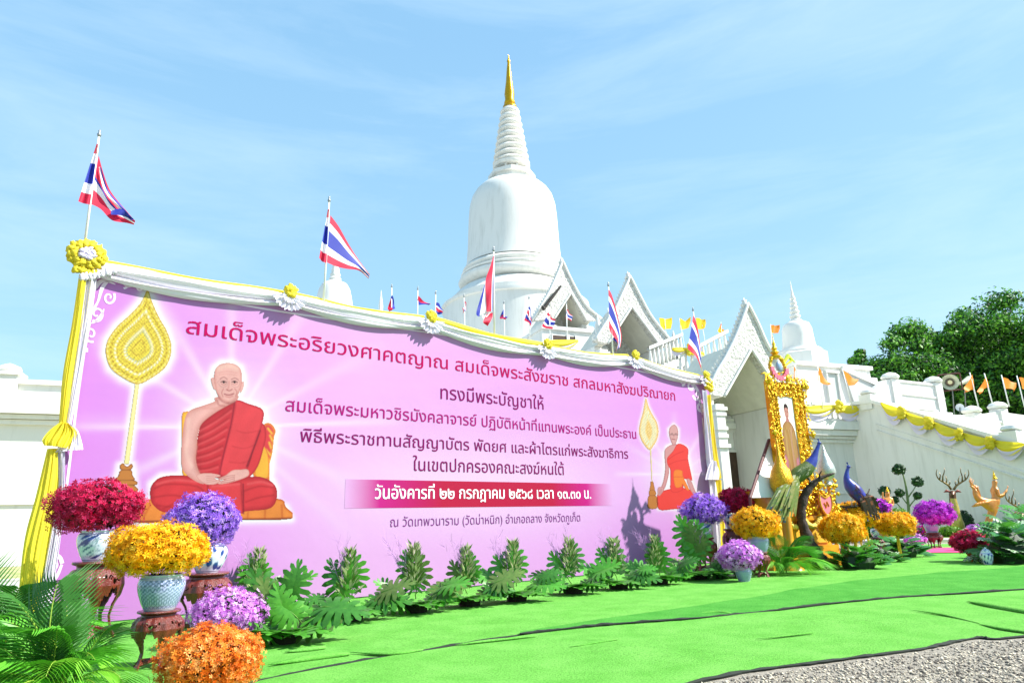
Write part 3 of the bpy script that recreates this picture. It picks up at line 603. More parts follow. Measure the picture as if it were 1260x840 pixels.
def ribbon(paths, name, m, y=-.004):
    """flat printed strokes; paths = list of (pixel points, width in metres or list)"""
    b = MB()
    for pts, w in paths:
        q = np.array([bq(*p) for p in cr2(pts, 5, False)]); n = len(q)
        for i in range(n):
            t = q[min(i+1, n-1)]-q[max(i-1, 0)]; t /= np.linalg.norm(t)+1e-9; ww = np.interp(i/(n-1), np.linspace(0, 1, len(w)), w) if hasattr(w, '__len__') else w
            a = q[i]+np.array([-t[1], t[0]])*ww/2; c = q[i]-np.array([-t[1], t[0]])*ww/2; b.v += [(a[0], y, a[1]), (c[0], y, c[1])]
            if i: k = len(b.v); b.f.append((k-4, k-3, k-1, k-2)); b.m.append(0)
    return b.build(name, m, ban)
pwhite = mat('print_white', 'd6c4d8', .45)
def spiral(cx, cy, r, a0, turns, sq=.85, dirn=1):
    return [(cx+r*(1-.8*i/14)*math.cos(a0+dirn*turns*2*PI*i/14)*sq, cy+r*(1-.8*i/14)*math.sin(a0+dirn*turns*2*PI*i/14)) for i in range(15)]
lw = .03
ribbon([([(104, 430), (94, 500), (83, 590), (74, 650), (69, 671)], lw), ([(104, 428), (104, 433)], .08), ([(69, 670), (68, 676)], .08),
        ([(60, 735), (60, 722), (70, 708), (76, 694)], [.01, .04, .04, .03]), (spiral(66, 693, 13, 0, 1.3, .8, -1), [.045, .035, .02]),
        (spiral(112, 411, 10, 1.2, 1.2), [.03, .025, .02]), (spiral(119, 386, 10, 2.2, 1.2, .9, -1), [.03, .025, .02]), ([(106, 402), (110, 388), (120, 372), (127, 352), (142, 338)], [.02, .05, .025, .05, .02]),
        (spiral(134, 366, 9, -.6, 1.2), [.03, .02]), (spiral(152, 346, 9, PI/2, 1.1, .9, -1), [.03, .02]), (spiral(171, 353, 9, PI, 1.1, .9), [.03, .02]), ([(142, 338), (158, 352), (174, 344), (186, 356), (204, 357)], [.02, .045, .02, .035, .015]), ([(108, 372), (118, 352), (128, 345), (142, 350)], [.01, .06, .05, .01]), ([(112, 398), (122, 392), (128, 380)], [.01, .05, .01]), ([(150, 340), (160, 338), (168, 342)], [.01, .05, .01])], 'border_scroll', pwhite)
ribbon([([(200, 357), (280, 372), (350, 384), (440, 397), (520, 408), (600, 421), (700, 440), (800, 459), (836, 466)], .03)], 'border_line', pwhite)
ribbon([([(864, 514), (868, 550), (872, 590), (876, 630)], .035), (spiral(862, 500, 6, .5, 1.1), [.09, .05]), (spiral(858, 486, 6, PI, 1.1, .9, -1), [.09, .05]), (spiral(850, 474, 6, 0, 1.1), [.08, .05]), (spiral(839, 469, 5, PI/2, 1.1, .9, -1), [.07, .04]), ([(836, 464), (848, 468), (858, 480), (861, 494), (864, 510)], [.05, .1, .12, .1, .03])], 'border_scroll', pwhite)
# gold and white fans (flat print)
def paint_fan(M_, fan, box, st, handle, base, gcol, wcol, rings, name, sc_):
    px, py, X, Y = zgrid(*box, st, *M_); p = Paint(X, Y)
    if handle is not None: p.fill(handle, (250, 240, 170), (225, 195, 110), 4*sc_, sm=False)
    for q in base: p.fill(q, (205, 130, 60), (120, 60, 30), 5*sc_, soft=1.5)
    F_ = cr2(fan); ins = inpoly(X, Y, F_); d = segd(X, Y, F_); c = pc(*gcol[0])*np.ones(X.shape+(3,))
    nz0 = (np.sin(X*.55/sc_)*np.sin(Y*.5/sc_)+np.sin((X+Y)*.33/sc_)*.6+nrs.randn(*X.shape)*.8)
    c = c*(1+.2*nz0[..., None]); e = np.clip(d/(9*sc_), 0, 1)[..., None]; c = pc(*gcol[1])*(1-e)+c*e
    ang = np.arctan2(Y-np.mean([q[1] for q in F_]), X-np.mean([q[0] for q in F_]))
    for d0, w, wc in rings:
        a = np.exp(-((d-d0*sc_)/(w*sc_))**2)*(.55+.45*np.cos(ang*46+d*.25)); c = c*(1-a[..., None])+pc(*wc)*a[..., None]
    a = np.clip(np.where(ins, d, -d)+.5, 0, 1); p.C = np.where(a[..., None] > .01, c, p.C); p.A = np.maximum(p.A, a); p.mesh(px, py, name)
paint_fan(M3, fan1, (126, 218, 352, 606), .8, [(234, 384), (248, 384), (214, 652), (197, 652)],
          [[(182, 660), (192, 648), (206, 660), (222, 650), (226, 662), (216, 672), (190, 672)], [(186, 672), (220, 672), (226, 690), (230, 706), (168, 706), (178, 690)], [(166, 706), (232, 706), (236, 722), (160, 722)], [(168, 722), (228, 722), (240, 745), (154, 745)]],
          [(236, 212, 70), (205, 160, 50)], None, [(6, 3, (255, 240, 150)), (17, 3, (180, 140, 40)), (31, 3.4, (255, 254, 235)), (38, 2, (190, 150, 60)), (52, 3, (200, 165, 60)), (64, 4, (250, 250, 240)), (70, 2, (150, 185, 175)), (88, 3, (190, 150, 50))], 'ceremonial_fan_print', 1.)
paint_fan(M2, fan2, (785, 812, 488, 626), .5, [(147, 410), (155, 410), (163, 606), (157, 606)],
          [[(150, 604), (166, 604), (172, 625), (176, 655), (145, 655), (150, 625)], [(146, 655), (176, 655), (186, 680), (172, 690), (148, 690), (140, 676)], [(140, 690), (184, 690), (196, 720), (190, 765), (136, 765), (134, 720)]],
          [(250, 214, 140), (235, 180, 110)], None, [(18, 7, (235, 250, 225)), (32, 7, (225, 245, 225)), (48, 4, (240, 190, 90))], 'small_fan_print', 1.)
# seated elderly monk
px, py, X, Y = zgrid(163, 360, 445, 644, .62, *M1); p = Paint(X, Y)
p.fill([(20, 812), (60, 725), (100, 705), (300, 700), (650, 702), (700, 742), (724, 796), (400, 800)], (240, 140, 60), (190, 80, 30), 14)
for i in range(9): p.line([(60+i*78, 790), (90+i*74, 735)], 5, (200, 85, 35), .6)
p.line([(25, 808), (370, 802), (722, 794)], 4, (120, 40, 40), .8)
p.fill([(240, 600), (236, 520), (232, 340), (250, 315), (270, 325), (300, 420), (300, 600)], (250, 190, 60), (225, 130, 40), 10)
p.fill([(596, 380), (632, 368), (655, 400), (648, 430), (640, 500), (626, 560), (624, 628), (560, 620), (560, 500)], (225, 60, 70), (240, 160, 50), 16)
for i in range(7): p.line([(610+rnd.random()*30, 390+i*32), (640-rnd.random()*20, 412+i*32)], 5, (250, 200, 70), .8)
p.fill([(585, 470), (620, 500), (622, 610), (560, 600)], (248, 180, 60), (230, 90, 50), 8)
skin, sk2, sk3 = (238, 178, 172), (214, 140, 132), (252, 206, 194)
robe, rb2, rb3 = (224, 54, 64), (168, 26, 40), (240, 92, 98)
p.fill([(92, 700), (95, 650), (130, 612), (200, 600), (300, 606), (420, 625), (560, 605), (630, 625), (660, 665), (655, 720), (620, 752), (520, 762), (500, 772), (420, 760), (180, 770), (110, 740)], robe, rb2, 26)
p.fill([(350, 640), (500, 628), (508, 772), (430, 768), (345, 720)], (228, 60, 70), rb2, 10, sm=False)
for q in ([(110, 660), (170, 640), (300, 650), (345, 690)], [(105, 700), (200, 690), (330, 720)], [(150, 750), (230, 720), (330, 735)], [(520, 720), (580, 700), (645, 690)], [(515, 670), (580, 650), (640, 655)], [(120, 735), (190, 745), (260, 765)]): p.line(q, 5, rb2, .55)
for q in ([(120, 640), (200, 622), (300, 630)], [(530, 640), (590, 630), (640, 645)], [(370, 650), (490, 640)]): p.line(q, 6, rb3, .6)
p.line([(508, 640), (510, 772)], 4, (130, 10, 40), .8); p.line([(348, 645), (345, 720)], 3, rb2, .7)
# right-hand cloth over arm
p.fill([(560, 380), (600, 370), (612, 420), (600, 480), (575, 560), (535, 610), (520, 590), (540, 500)], robe, rb2, 10)
# torso robe
p.fill([(478, 264), (430, 290), (380, 320), (325, 365), (308, 410), (300, 470), (296, 540), (320, 600), (420, 612), (520, 580), (560, 470), (592, 380), (598, 308), (530, 278)], (210, 44, 58), rb2, 30)
for i in range(7):
    a = (455-i*10, 300+i*42); c = (312-i*2, 392+i*30); p.line([a, ((a[0]+c[0])/2, (a[1]+c[1])/2+6), c], 4.5, rb2, .6); p.line([(a[0], a[1]+12), ((a[0]+c[0])/2, (a[1]+c[1])/2+17), (c[0], c[1]+11)], 5, rb3, .5)
p.fill([(478, 262), (540, 282), (598, 308), (594, 370), (570, 440), (530, 560), (505, 590), (400, 600), (420, 500), (450, 380), (468, 300)], (232, 66, 76), (180, 30, 48), 12)
p.line([(470, 270), (452, 380), (422, 500), (402, 598)], 4, (150, 16, 46), .8)
for q in ([(480, 400), (520, 410), (580, 400)], [(460, 470), (510, 480), (560, 465)], [(445, 540), (500, 545), (535, 535)]): p.line(q, 4, rb2, .3)
p.line([(585, 400), (560, 470), (525, 560)], 4, (120, 10, 40), .8)
# chest, arm, hands
p.fill([(385, 250), (478, 240), (482, 262), (430, 292), (380, 322), (325, 366), (306, 412), (300, 470), (296, 530), (312, 590), (340, 598), (330, 640), (270, 612), (235, 570), (230, 500), (236, 420), (246, 350), (268, 310), (330, 286), (380, 268)], skin, sk2, 24)
p.line([(262, 350), (258, 430), (254, 500), (275, 560)], 10, sk3, .5); p.line([(300, 470), (292, 540), (315, 600)], 5, sk2, .6)
p.line([(330, 300), (380, 300), (420, 285)], 6, sk2, .35); p.line([(390, 262), (400, 285), (425, 290)], 5, (170, 90, 90), .5); p.line([(455, 250), (440, 275)], 4, (170, 90, 90), .5)
p.fill([(300, 598), (350, 590), (400, 598), (404, 606), (380, 614), (405, 625), (385, 640), (345, 642), (310, 622)], skin, sk2, 6)
p.fill([(530, 575), (534, 600), (500, 618), (440, 636), (400, 640), (396, 630), (430, 618), (405, 622), (398, 614), (430, 600), (460, 578), (500, 574)], skin, sk2, 6)
for k in range(4): p.line([(400+k*3, 616+k*6), (440+k*6, 604+k*8), (470, 600+k*7)], 1.8, (170, 90, 90), .7); p.line([(345, 604+k*9), (390, 602+k*8)], 1.6, (180, 100, 95), .5)
# head
p.fill([(368, 192), (364, 168), (372, 160), (382, 175), (388, 212), (378, 215)], skin, sk2, 5); p.fill([(500, 190), (510, 178), (512, 200), (500, 228), (494, 222)], skin, sk2, 4)
p.fill([(440, 96), (405, 102), (382, 128), (378, 168), (384, 212), (398, 246), (420, 266), (445, 272), (470, 262), (488, 236), (500, 200), (504, 160), (496, 122), (472, 102)], skin, sk2, 12)
p.line([(400, 122), (440, 108), (480, 122)], 12, (250, 205, 190), .6)
for q in ([(405, 168), (420, 160), (436, 168)], [(456, 170), (472, 164), (486, 172)]): p.line(q, 2.5, (150, 90, 90), .7)
for cx in (421, 470):
    p.line([(cx-12, 182), (cx, 178), (cx+12, 183)], 3, (90, 45, 55), .85); p.line([(cx-11, 190), (cx, 194), (cx+11, 190)], 2, (170, 100, 100), .6); p.fill([(cx-4, 178), (cx+4, 178), (cx+4, 187), (cx-4, 187)], (60, 35, 40), soft=1.5)
p.line([(392, 184), (408, 172), (434, 174), (440, 186), (430, 202), (408, 202), (398, 190)], 1.5, (190, 140, 140), .6); p.line([(456, 176), (478, 172), (494, 182), (484, 204), (462, 202), (454, 188)], 1.5, (190, 140, 140), .6)
p.line([(446, 180), (443, 205), (438, 214)], 3.5, sk2, .6); p.line([(434, 216), (446, 221), (458, 215)], 3, (160, 80, 80), .8); p.line([(424, 236), (445, 240), (466, 234)], 2.8, (150, 55, 65), .9); p.line([(430, 246), (446, 250), (460, 244)], 4, (200, 120, 115), .6)
p.line([(420, 212), (412, 230), (418, 248)], 2.5, (195, 115, 110), .7); p.line([(470, 212), (480, 226), (474, 246)], 2.5, (195, 115, 110), .7); p.line([(400, 140), (440, 134), (482, 142)], 2, sk2, .4); p.line([(402, 150), (440, 146), (480, 152)], 2, sk2, .35)
p.line([(392, 240), (412, 266), (445, 278), (470, 270)], 5, (165, 85, 85), .6)
_n = np.sin(X*.031+np.sin(Y*.02)*2)*np.cos(Y*.027+1)*.05+np.sin(X*.09+Y*.05)*.025+nrs.randn(*X.shape)*.035; p.C *= (1+_n[..., None]); p.C[:] = np.clip(p.C, 0, 1); p.mesh(px, py, 'elderly_monk_print')
# second monk
px, py, X, Y = zgrid(807, 862, 519, 629, .45, *M2); p = Paint(X, Y); ro2, rd2 = (250, 70, 62), (205, 30, 40)
p.fill([(235, 430), (248, 396), (292, 376), (330, 390), (300, 470), (268, 490), (262, 560), (240, 640), (215, 672), (206, 690), (196, 668), (212, 640), (228, 600), (240, 520)], (222, 160, 160), (185, 105, 110), 8)
p.fill([(192, 682), (250, 652), (330, 640), (400, 655), (444, 690), (452, 740), (400, 768), (300, 770), (202, 772)], ro2, rd2, 8)
p.fill([(320, 372), (378, 402), (380, 470), (404, 585), (395, 596), (350, 590), (345, 655), (275, 662), (272, 540), (254, 500), (252, 460), (286, 420)], ro2, rd2, 6)
p.fill([(292, 540), (342, 536), (348, 570), (385, 650), (370, 655), (345, 620), (340, 635), (300, 635)], (255, 140, 50), (230, 100, 40), 6)
p.line([(288, 575), (345, 575)], 3, (230, 90, 40), .8); p.line([(258, 470), (300, 440), (350, 420)], 3, rd2, .6); p.line([(262, 500), (310, 480), (370, 470)], 3, rd2, .5)
p.fill([(370, 590), (395, 594), (425, 665), (440, 690), (420, 692), (390, 650)], (222, 160, 160), (185, 105, 110), 5)
p.fill([(196, 640), (225, 636), (232, 656), (206, 690), (194, 680)], (222, 160, 160), (190, 110, 110), 5); p.line([(210, 650), (204, 678)], 1.6, (160, 90, 90), .6); p.line([(218, 650), (212, 676)], 1.6, (160, 90, 90), .6)
p.fill([(290, 258), (268, 275), (263, 310), (272, 350), (288, 382), (304, 372), (316, 340), (318, 295), (308, 266)], (225, 170, 168), (180, 105, 110), 7)
p.line([(266, 318), (284, 318), (290, 320), (298, 318), (318, 320)], 2.4, (80, 50, 60), .8); p.line([(280, 345), (300, 348)], 2.4, (150, 50, 60), .9); p.line([(278, 312), (284, 311)], 2.4, (60, 30, 40), .8); p.line([(302, 312), (308, 312)], 2.4, (60, 30, 40), .8); p.line([(293, 318), (292, 334)], 2, (185, 110, 110), .7)
p.mesh(px, py, 'second_monk_print')
# date strip
(s0, za), (s1, zb) = bq(425, 590), bq(752, 594.6); zlo = bq(580, 623.5)[1]; zhi = bq(580, 592)[1]
n = 120; ss = np.linspace(s0, s1, n); pk, ma, re_ = pc(247, 190, 250), pc(222, 24, 150), pc(208, 6, 70); cc = []
for q in np.linspace(0, 1, n): cc.append(pk*(1-q/.1)+ma*(q/.1) if q < .1 else ma*(1-(q-.1)/.2)+re_*((q-.1)/.2) if q < .3 else re_ if q < .72 else re_*(1-(q-.72)/.16)+ma*((q-.72)/.16) if q < .88 else ma*(1-(q-.88)/.12)+pk*((q-.88)/.12))
V = [B0+BE*s+BN*.003+np.array([0, 0, z]) for z in (zlo, zhi) for s in ss]; F = np.array([(i, i+1, n+i+1, n+i) for i in range(n-1)])
npmesh('date_strip', np.array(V), F, printm, ban, cols=np.array(cc+cc), world=True)
# ---- lettering: glyph outlines filled by winding number into thin flat runs
def outlines(s):
    c = bpy.data.curves.new('t', 'FONT'); c.body = s; o = bpy.data.objects.new('t', c); COL.objects.link(o); bpy.context.view_layer.update()
    cv = o.to_curve(bpy.context.evaluated_depsgraph_get()); segs = []
    for sp in cv.splines:
        B = sp.bezier_points; n = len(B)
        if n: 
            pts = []
            for i in range(n):
                a, c1, c2, d = B[i].co.xy, B[i].handle_right.xy, B[(i+1) % n].handle_left.xy, B[(i+1) % n].co.xy
                for k in range(5):
                    t = k/5; pts.append(a*(1-t)**3+c1*3*t*(1-t)**2+c2*3*t*t*(1-t)+d*t**3)
        else: pts = [q.co.xy for q in sp.points]
        pts = np.array([(q[0], q[1]) for q in pts]); segs.append(np.concatenate([pts, np.roll(pts, -1, 0)], 1))
    o.to_curve_clear(); bpy.data.objects.remove(o); bpy.data.curves.remove(c)
    return np.concatenate(segs)
XH = float(outlines('ม')[:, 1].max())
def text_runs(s, rows_per_xh=26, fat=0.):
    S_ = outlines(s); x0, x1 = S_[:, 0].min(), S_[:, 0].max(); h = XH/rows_per_xh; y0, y1 = S_[:, 1].min(), S_[:, 1].max(); runs = []
    yv = y0+h*.5
    while yv < y1:
        m = ((S_[:, 1] <= yv) & (S_[:, 3] > yv)) | ((S_[:, 3] <= yv) & (S_[:, 1] > yv)); q = S_[m]
        if len(q):
            xs = q[:, 0]+(yv-q[:, 1])*(q[:, 2]-q[:, 0])/(q[:, 3]-q[:, 1]); dr = np.where(q[:, 3] > q[:, 1], 1, -1); o = np.argsort(xs); w = 0; st = 0
            for i in o:
                if w == 0: st = xs[i]
                w += dr[i]
                if w == 0:
                    a, b2 = st-fat, xs[i]+fat
                    if runs and runs[-1][2] == yv and a <= runs[-1][1]: runs[-1][1] = b2
                    else: runs.append([a, b2, yv])
        yv += h
    return runs, x0, x1, h
def lettering(s, pl, pr, xh_px, m, y=-.006, fat=.002, name='lettering'):
    runs, x0, x1, h = text_runs(s, fat=fat); (sa, z1), (sb, z2) = bq(*pl), bq(*pr); z = (z1+z2)/2
    xa, xb = pl[0], pl[1]; zt = bq(pl[0], pl[1]-xh_px)[1]; kz = (zt-z1)/XH; ks = (sb-sa)/(x1-x0); A = np.array(runs)
    a = sa+(A[:, 0]-x0)*ks; c = sa+(A[:, 1]-x0)*ks; zl = z+(A[:, 2]-h*.5)*kz; zh = z+(A[:, 2]+h*.5)*kz
    lo_ = np.stack([a, np.full_like(a, y), zl], 1); V = np.stack([lo_, np.stack([c, np.full_like(a, y), zl], 1), np.stack([c, np.full_like(a, y), zh], 1), np.stack([a, np.full_like(a, y), zh], 1)], 1).reshape(-1, 3)
    return npmesh(name, V, np.arange(len(V)).reshape(-1, 4), m, ban)
tm1 = mat('ink_magenta', '98104a', .8, spec=.02); tm2 = mat('ink_plum', '6c1450', .8, spec=.02); tm3 = mat('ink_white', 'e4dfe4', .45); tm4 = mat('ink_mauve', '6c2a70', .8, spec=.02)
lettering('สมเด็จพระอริยวงศาคตญาณ สมเด็จพระสังฆราช สกลมหาสังฆปริณายก', (229, 408), (831, 494), 15.5, tm1, fat=.003)
lettering('ทรงมีพระบัญชาให้', (542, 490.5), (669, 503.5), 12.8, tm2)
lettering('สมเด็จพระมหาวชิรมังคลาจารย์ ปฏิบัติหน้าที่แทนพระองค์ เป็นประธาน', (351, 504.3), (783, 540.3), 12.6, mat('ink_rose', '8c1460', .8, spec=.02))
lettering('พิธีพระราชทานสัญญาบัตร พัดยศ และผ้าไตรแก่พระสังฆาธิการ', (369, 543), (773, 564), 12.6, tm2)
lettering('ในเขตปกครองคณะสงฆ์หนใต้', (508, 579), (694, 583.5), 12.4, tm2)
lettering('วันอังคารที่ ๒๒ กรกฎาคม ๒๕๖๘ เวลา ๑๓.๓๐ น.', (461, 612.6), (727, 613.6), 12.6, tm3, fat=.012, y=-.009)
lettering('ณ วัดเทพวนาราม (วัดม่าหนิก) อำเภอถลาง จังหวัดภูเก็ต', (480, 646.8), (714, 641.6), 9.0, tm4, fat=-.01)
# ---------------------------------------------------------------- cloth
wcloth = mat('white_cloth', 'e9e6f0', .8, trans=.18, bump=.2, bscale=90); ycloth = mat('yellow_cloth', 'f3e13a', .7, trans=.35, bump=.25, bscale=60)
lcloth = mat('lilac_white_cloth', 'd9d2ea', .8, trans=.18)
fred = mat('flag_red', 'd0123f', .6, trans=.3); fwhite = mat('flag_white', 'ece8ee', .6, trans=.3); fblue = mat('flag_blue', '1e2f9c', .6, trans=.25)
forange = mat('flag_orange', 'f08a1c', .6, trans=.35); fyel = mat('flag_yellow', 'f2c417', .6, trans=.35); polew = mat('pole_white', 'e6e6e2', .4); metal = mat('grey_metal', '9a9c9c', .35, .7)
def strip(par, name, m, Lp, Rp, P0, dirn, n0, amp, k, ang0=0., nu=36, nv=30, world=True, nofs=None):
    """pleated cloth between two pixel paths on the plane through P0; pleats run along the paths"""
    Lq = cr2(Lp, 8, False); Rq = cr2(Rp, 8, False); N = dirn
    def at(Q, u): x = u*(len(Q)-1); i = min(int(x), len(Q)-2); return Q[i]+(Q[i+1]-Q[i])*(x-i)
    b = MB()
    def fn(v, u):
        q = at(Lq, u)*(1-v)+at(Rq, u)*v; p_ = bw(q[0], q[1], n0)
        return p_+BN*(amp*(.5+.5*math.sin(2*PI*k*v+ang0+1.6*math.sin(u*3+k)))+amp*.4*math.sin(2*PI*k*2.3*v+u*4)+(.06*math.sin(PI*v)))
    b.grid(fn, nv, nu); return b.build(name, m, par, smooth=True, world=True)
def swag_local(b, x0, x1, z0, z1, th, sag, y0, bulge, folds, nu=34, nv=16, ph=0., thend=.35):
    def fn(u, v):
        x = lerp(x0, x1, u); arc = 4*u*(1-u); t = th*(thend+(1-thend)*arc); zt = lerp(z0, z1, u)-sag*arc
        return (x, y0-bulge*math.sin(PI*min(1, v*1.02))*(0.5+.5*arc)-.012*math.sin(2*PI*folds*v+ph+2*arc), zt-t*v+.01*math.sin(9*u+v*7))
    b.grid(fn, nu, nv)
rosp = [(105, 321), (355, 366), (528, 396), (671, 429), (779, 442), (866, 466)]
rs_ = [bq(*q, .06) for q in rosp]
names = ['first from the left', 'second from the left', 'in the middle', 'fourth from the left', 'rightmost']
for i in range(5):
    (sa, za), (sb, zb) = rs_[i], rs_[i+1]; sa += .06; sb -= .06
    t_ = thing('banner_swag', 'white and yellow cloth swag along the banner top, '+names[i], 'cloth swag', BP(sa, 0, 0), BRZ, 'cloth swags along the banner top')
    za2 = za+(.03 if i else -.02); zb2 = zb+.02; L_ = sb-sa
    b = MB(); swag_local(b, 0, L_, za2+.04, zb2+.04, .21, .03 if i else .0, -.04, .1, 3.5, ph=i, thend=.55); b.build('white_drape', wcloth, t_, smooth=True)
    b = MB(); swag_local(b, 0, L_, za2-.1, zb2-.1, .13, .055, -.03, .09, 2, ph=i+1, thend=.5); b.build('under_drape', wcloth, t_, smooth=True)
    b = MB(); swag_local(b, 0, L_, za2+.11, zb2+.11, .12 if i not in (2,) else .2, .05 if i else .02, .03 if i != 2 else -.05, .09, 2, ph=i, thend=.6); b.build('yellow_drape', ycloth, t_, smooth=True)
def crumple(b, c, r, seed, n=9, m=6):
    rs = np.random.RandomState(seed); o = len(b.v); b.ball(c, r, n, m)
    for i in range(o, len(b.v)): v = np.array(b.v[i]); d = v-np.array(c); b.v[i] = tuple(np.array(c)+d*(1+.8*(rs.rand()-.5)))
def frill(b, cx, cz, r0, r1, a0, a1, k, y, amp, drop=0.):
    def fn(u, v):
        a = lerp(a0, a1, u); r = lerp(r0, r1*(1+.05*math.sin(k*2*PI*u*1.7)), v); return (cx+r*math.cos(a), y-amp*v*(1+math.sin(2*PI*k*u))-.03*v, cz+r*math.sin(a))
    b.grid(fn, int(k*6), 5)
rosl = ['big yellow and white rosette at the top left corner of the banner', 'small yellow rosette over a white frill under the second flag', 'small yellow rosette with white frill left of the hanging red flag', 'yellow rosette with white frill below the row of tiny flags', 'yellow rosette with white frill under the middle gable', 'yellow rosette at the top right corner of the banner']
for i, (s, z) in enumerate(rs_):
    t_ = thing('rosette', rosl[i], 'rosette', BP(s, .05, 0), BRZ, 'cloth rosettes on the banner edge'); big = i == 0
    if big:
        b = MB()
        for ring, rr, nn, sz in ((0, .19, 15, .055), (1, .145, 12, .05)):
            for k in range(nn): a = 2*PI*k/nn+ring*.2; crumple(b, (rr*math.cos(a), -.07-.03*ring, z+.07+rr*.85*math.sin(a)), sz, k*7+ring)
        b.build('yellow_ruffle', ycloth, t_, smooth=True)
        b = MB()
        for k in range(14): crumple(b, (.09*math.cos(k*2.4)*math.sqrt(k/14), -.13, z+.07+.08*math.sin(k*2.4)*math.sqrt(k/14)), .035, k)
        b.build('white_centre', lcloth, t_, smooth=True)
        b = MB()
        for k in range(9): crumple(b, (-.1+.035*k, -.08, z-.17+.01*math.sin(k)), .045, k+50)
        b.build('yellow_collar', ycloth, t_, smooth=True)
        b = MB()
        for k in range(9): crumple(b, (-.02+.045*k, -.1, z-.27+.022*k), (.032, .04, .06), k+90)
        b.build('white_frill', wcloth, t_, smooth=True)
    else:
        b = MB()
        for k in range(11): crumple(b, (.085*math.cos(k*2.4)*math.sqrt(k/11), -.1, z+.09+.085*math.sin(k*2.4)*math.sqrt(k/11)), .05, k+i*11)
        if i == 5:
            for k in range(8): crumple(b, (.06+.1*math.sin(k*2.1), -.1, z-.05-.035*k), .06, k+200)
        b.build('yellow_ruffle', ycloth, t_, smooth=True)
        b = MB(); frill(b, 0, z+.04, .03, .28, -PI*.98, -PI*.02, 9, -.05, .03); frill(b, 0, z+.02, .02, .15, -PI*.95, -PI*.05, 7, -.09, .025); b.build('white_frill', wcloth, t_, smooth=True)
# side drapes
t_ = thing('left_side_drape', 'yellow and white curtain tied in a knot down the left banner edge', 'curtain', BP(-.1, .05, 0), BRZ)
strip(t_, 'yellow_panel', ycloth, [(97, 338), (88, 400), (77, 462), (72, 528)], [(107, 340), (99, 400), (90, 462), (80, 530)], B0, BN, .1, .016, 2.5)
strip(t_, 'white_panel', wcloth, [(106, 340), (98, 400), (89, 462), (79, 530)], [(119, 342), (111, 400), (101, 455), (86, 530)], B0, BN, .07, .03, 2)
strip(t_, 'yellow_panel', ycloth, [(58, 552), (44, 610), (29, 670), (20, 765)], [(72, 552), (72, 600), (60, 670), (42, 768)], B0, BN, .1, .02, 4)
strip(t_, 'white_panel', wcloth, [(70, 552), (70, 600), (58, 670), (40, 768)], [(80, 556), (79, 610), (73, 670), (58, 770)], B0, BN, .07, .04, 2.5)
def puff(name, m, pts, par, n0, k):
    Lp = pts[0]; Rp = pts[1]; o = strip(par, name, m, Lp, Rp, B0, BN, n0, .035, k, nu=24, nv=44); return o
puff('yellow_knot', ycloth, ([(74, 519), (60, 530), (52, 541), (54, 548)], [(84, 521), (94, 532), (90, 546), (86, 552)]), t_, .17, 4)
puff('white_knot', wcloth, ([(80, 522), (80, 540), (70, 552), (66, 557)], [(86, 521), (96, 530), (101, 545), (102, 553)]), t_, .12, 4)
t_ = thing('right_side_drape', 'narrow yellow and white curtain down the right banner edge', 'curtain', BP(13.9, .05, 0), BRZ)
strip(t_, 'yellow_panel', ycloth, [(867, 486), (869, 520), (874, 560), (880, 590)], [(873, 486), (877, 520), (882, 560), (886, 588)], B0, BN, .12, .03, 2)
strip(t_, 'white_panel', wcloth, [(862, 480), (865, 520), (868, 560), (872, 585)], [(868, 482), (871, 520), (876, 560), (881, 588)], B0, BN, .08, .04, 2)
puff('white_knot', wcloth, ([(874, 566), (870, 578), (868, 590)], [(879, 568), (884, 580), (884, 590)]), t_, .16, 3)
strip(t_, 'yellow_panel', ycloth, [(879, 590), (881, 630), (884, 690)], [(886, 590), (890, 630), (893, 690)], B0, BN, .1, .03, 2)
strip(t_, 'white_panel', wcloth, [(870, 588), (874, 630), (880, 690)], [(880, 590), (884, 630), (887, 690)], B0, BN, .07, .04, 2)
# ---------------------------------------------------------------- flags
STR = [(fred, 1), (fwhite, 1), (fblue, 2), (fwhite, 1), (fred, 1)]
def flag(name, label, pole, patches, plane, ez, group, pr=.018, cat='flag', wave=.03, rz=0., finial=True, org=(0, 0, 1)):
    """pole=(top px, bottom px); patches=[(columns of (top px, bottom px), stripes, offset)]; plane(x,y,off)->world"""
    ox, oy, k = org; Zp = lambda q: (ox+q[0]/k, oy+q[1]/k)
    pa, pb = plane(*Zp(pole[0]), 0.), plane(*Zp(pole[1]), 0.); t = thing(name, label, cat, pb, rz, group)
    b = MB(); b.tube([pb, pa], [pr, pr*.8], 8); b.build('pole', polew, t, smooth=True, world=True)
    if finial: b = MB(); b.lathe([(pr*.9, 0), (pr*1.7, pr*2), (pr*.6, pr*4), (pr*1.1, pr*5), (.001, pr*7)], 8, tuple(pa)); b.build('finial', metal, t, smooth=True, world=True)
    for ci, (cols, stripes, off) in enumerate(patches):
        T = cr2([Zp(c[0]) for c in cols], 6, False); Bt = cr2([Zp(c[1]) for c in cols], 6, False); n = len(T); tot = sum(w for _, w in stripes); rows = [0.]; mi = []
        for j, (m_, w) in enumerate(stripes):
            for q in range(2): rows.append(rows[-1]+w/tot/2); mi.append(j)
        b = MB(); mats_ = []; mids = []
        for m_, w in stripes:
            if m_ not in mats_: mats_.append(m_)
            mids.append(mats_.index(m_))
        for r_ in rows:
            for i in range(n):
                u = i/(n-1); q = T[i]*(1-r_)+Bt[i]*r_; p_ = plane(q[0], q[1], off+wave*math.sin(u*7+r_*3+ci)*(.3+u)); b.v.append(tuple(p_))
        for a in range(len(rows)-1):
            for i in range(n-1): b.f.append((a*n+i, a*n+i+1, (a+1)*n+i+1, (a+1)*n+i)); b.m.append(mids[mi[a]])
        b.build('cloth', mats_, t, smooth=True, world=True)
    return t
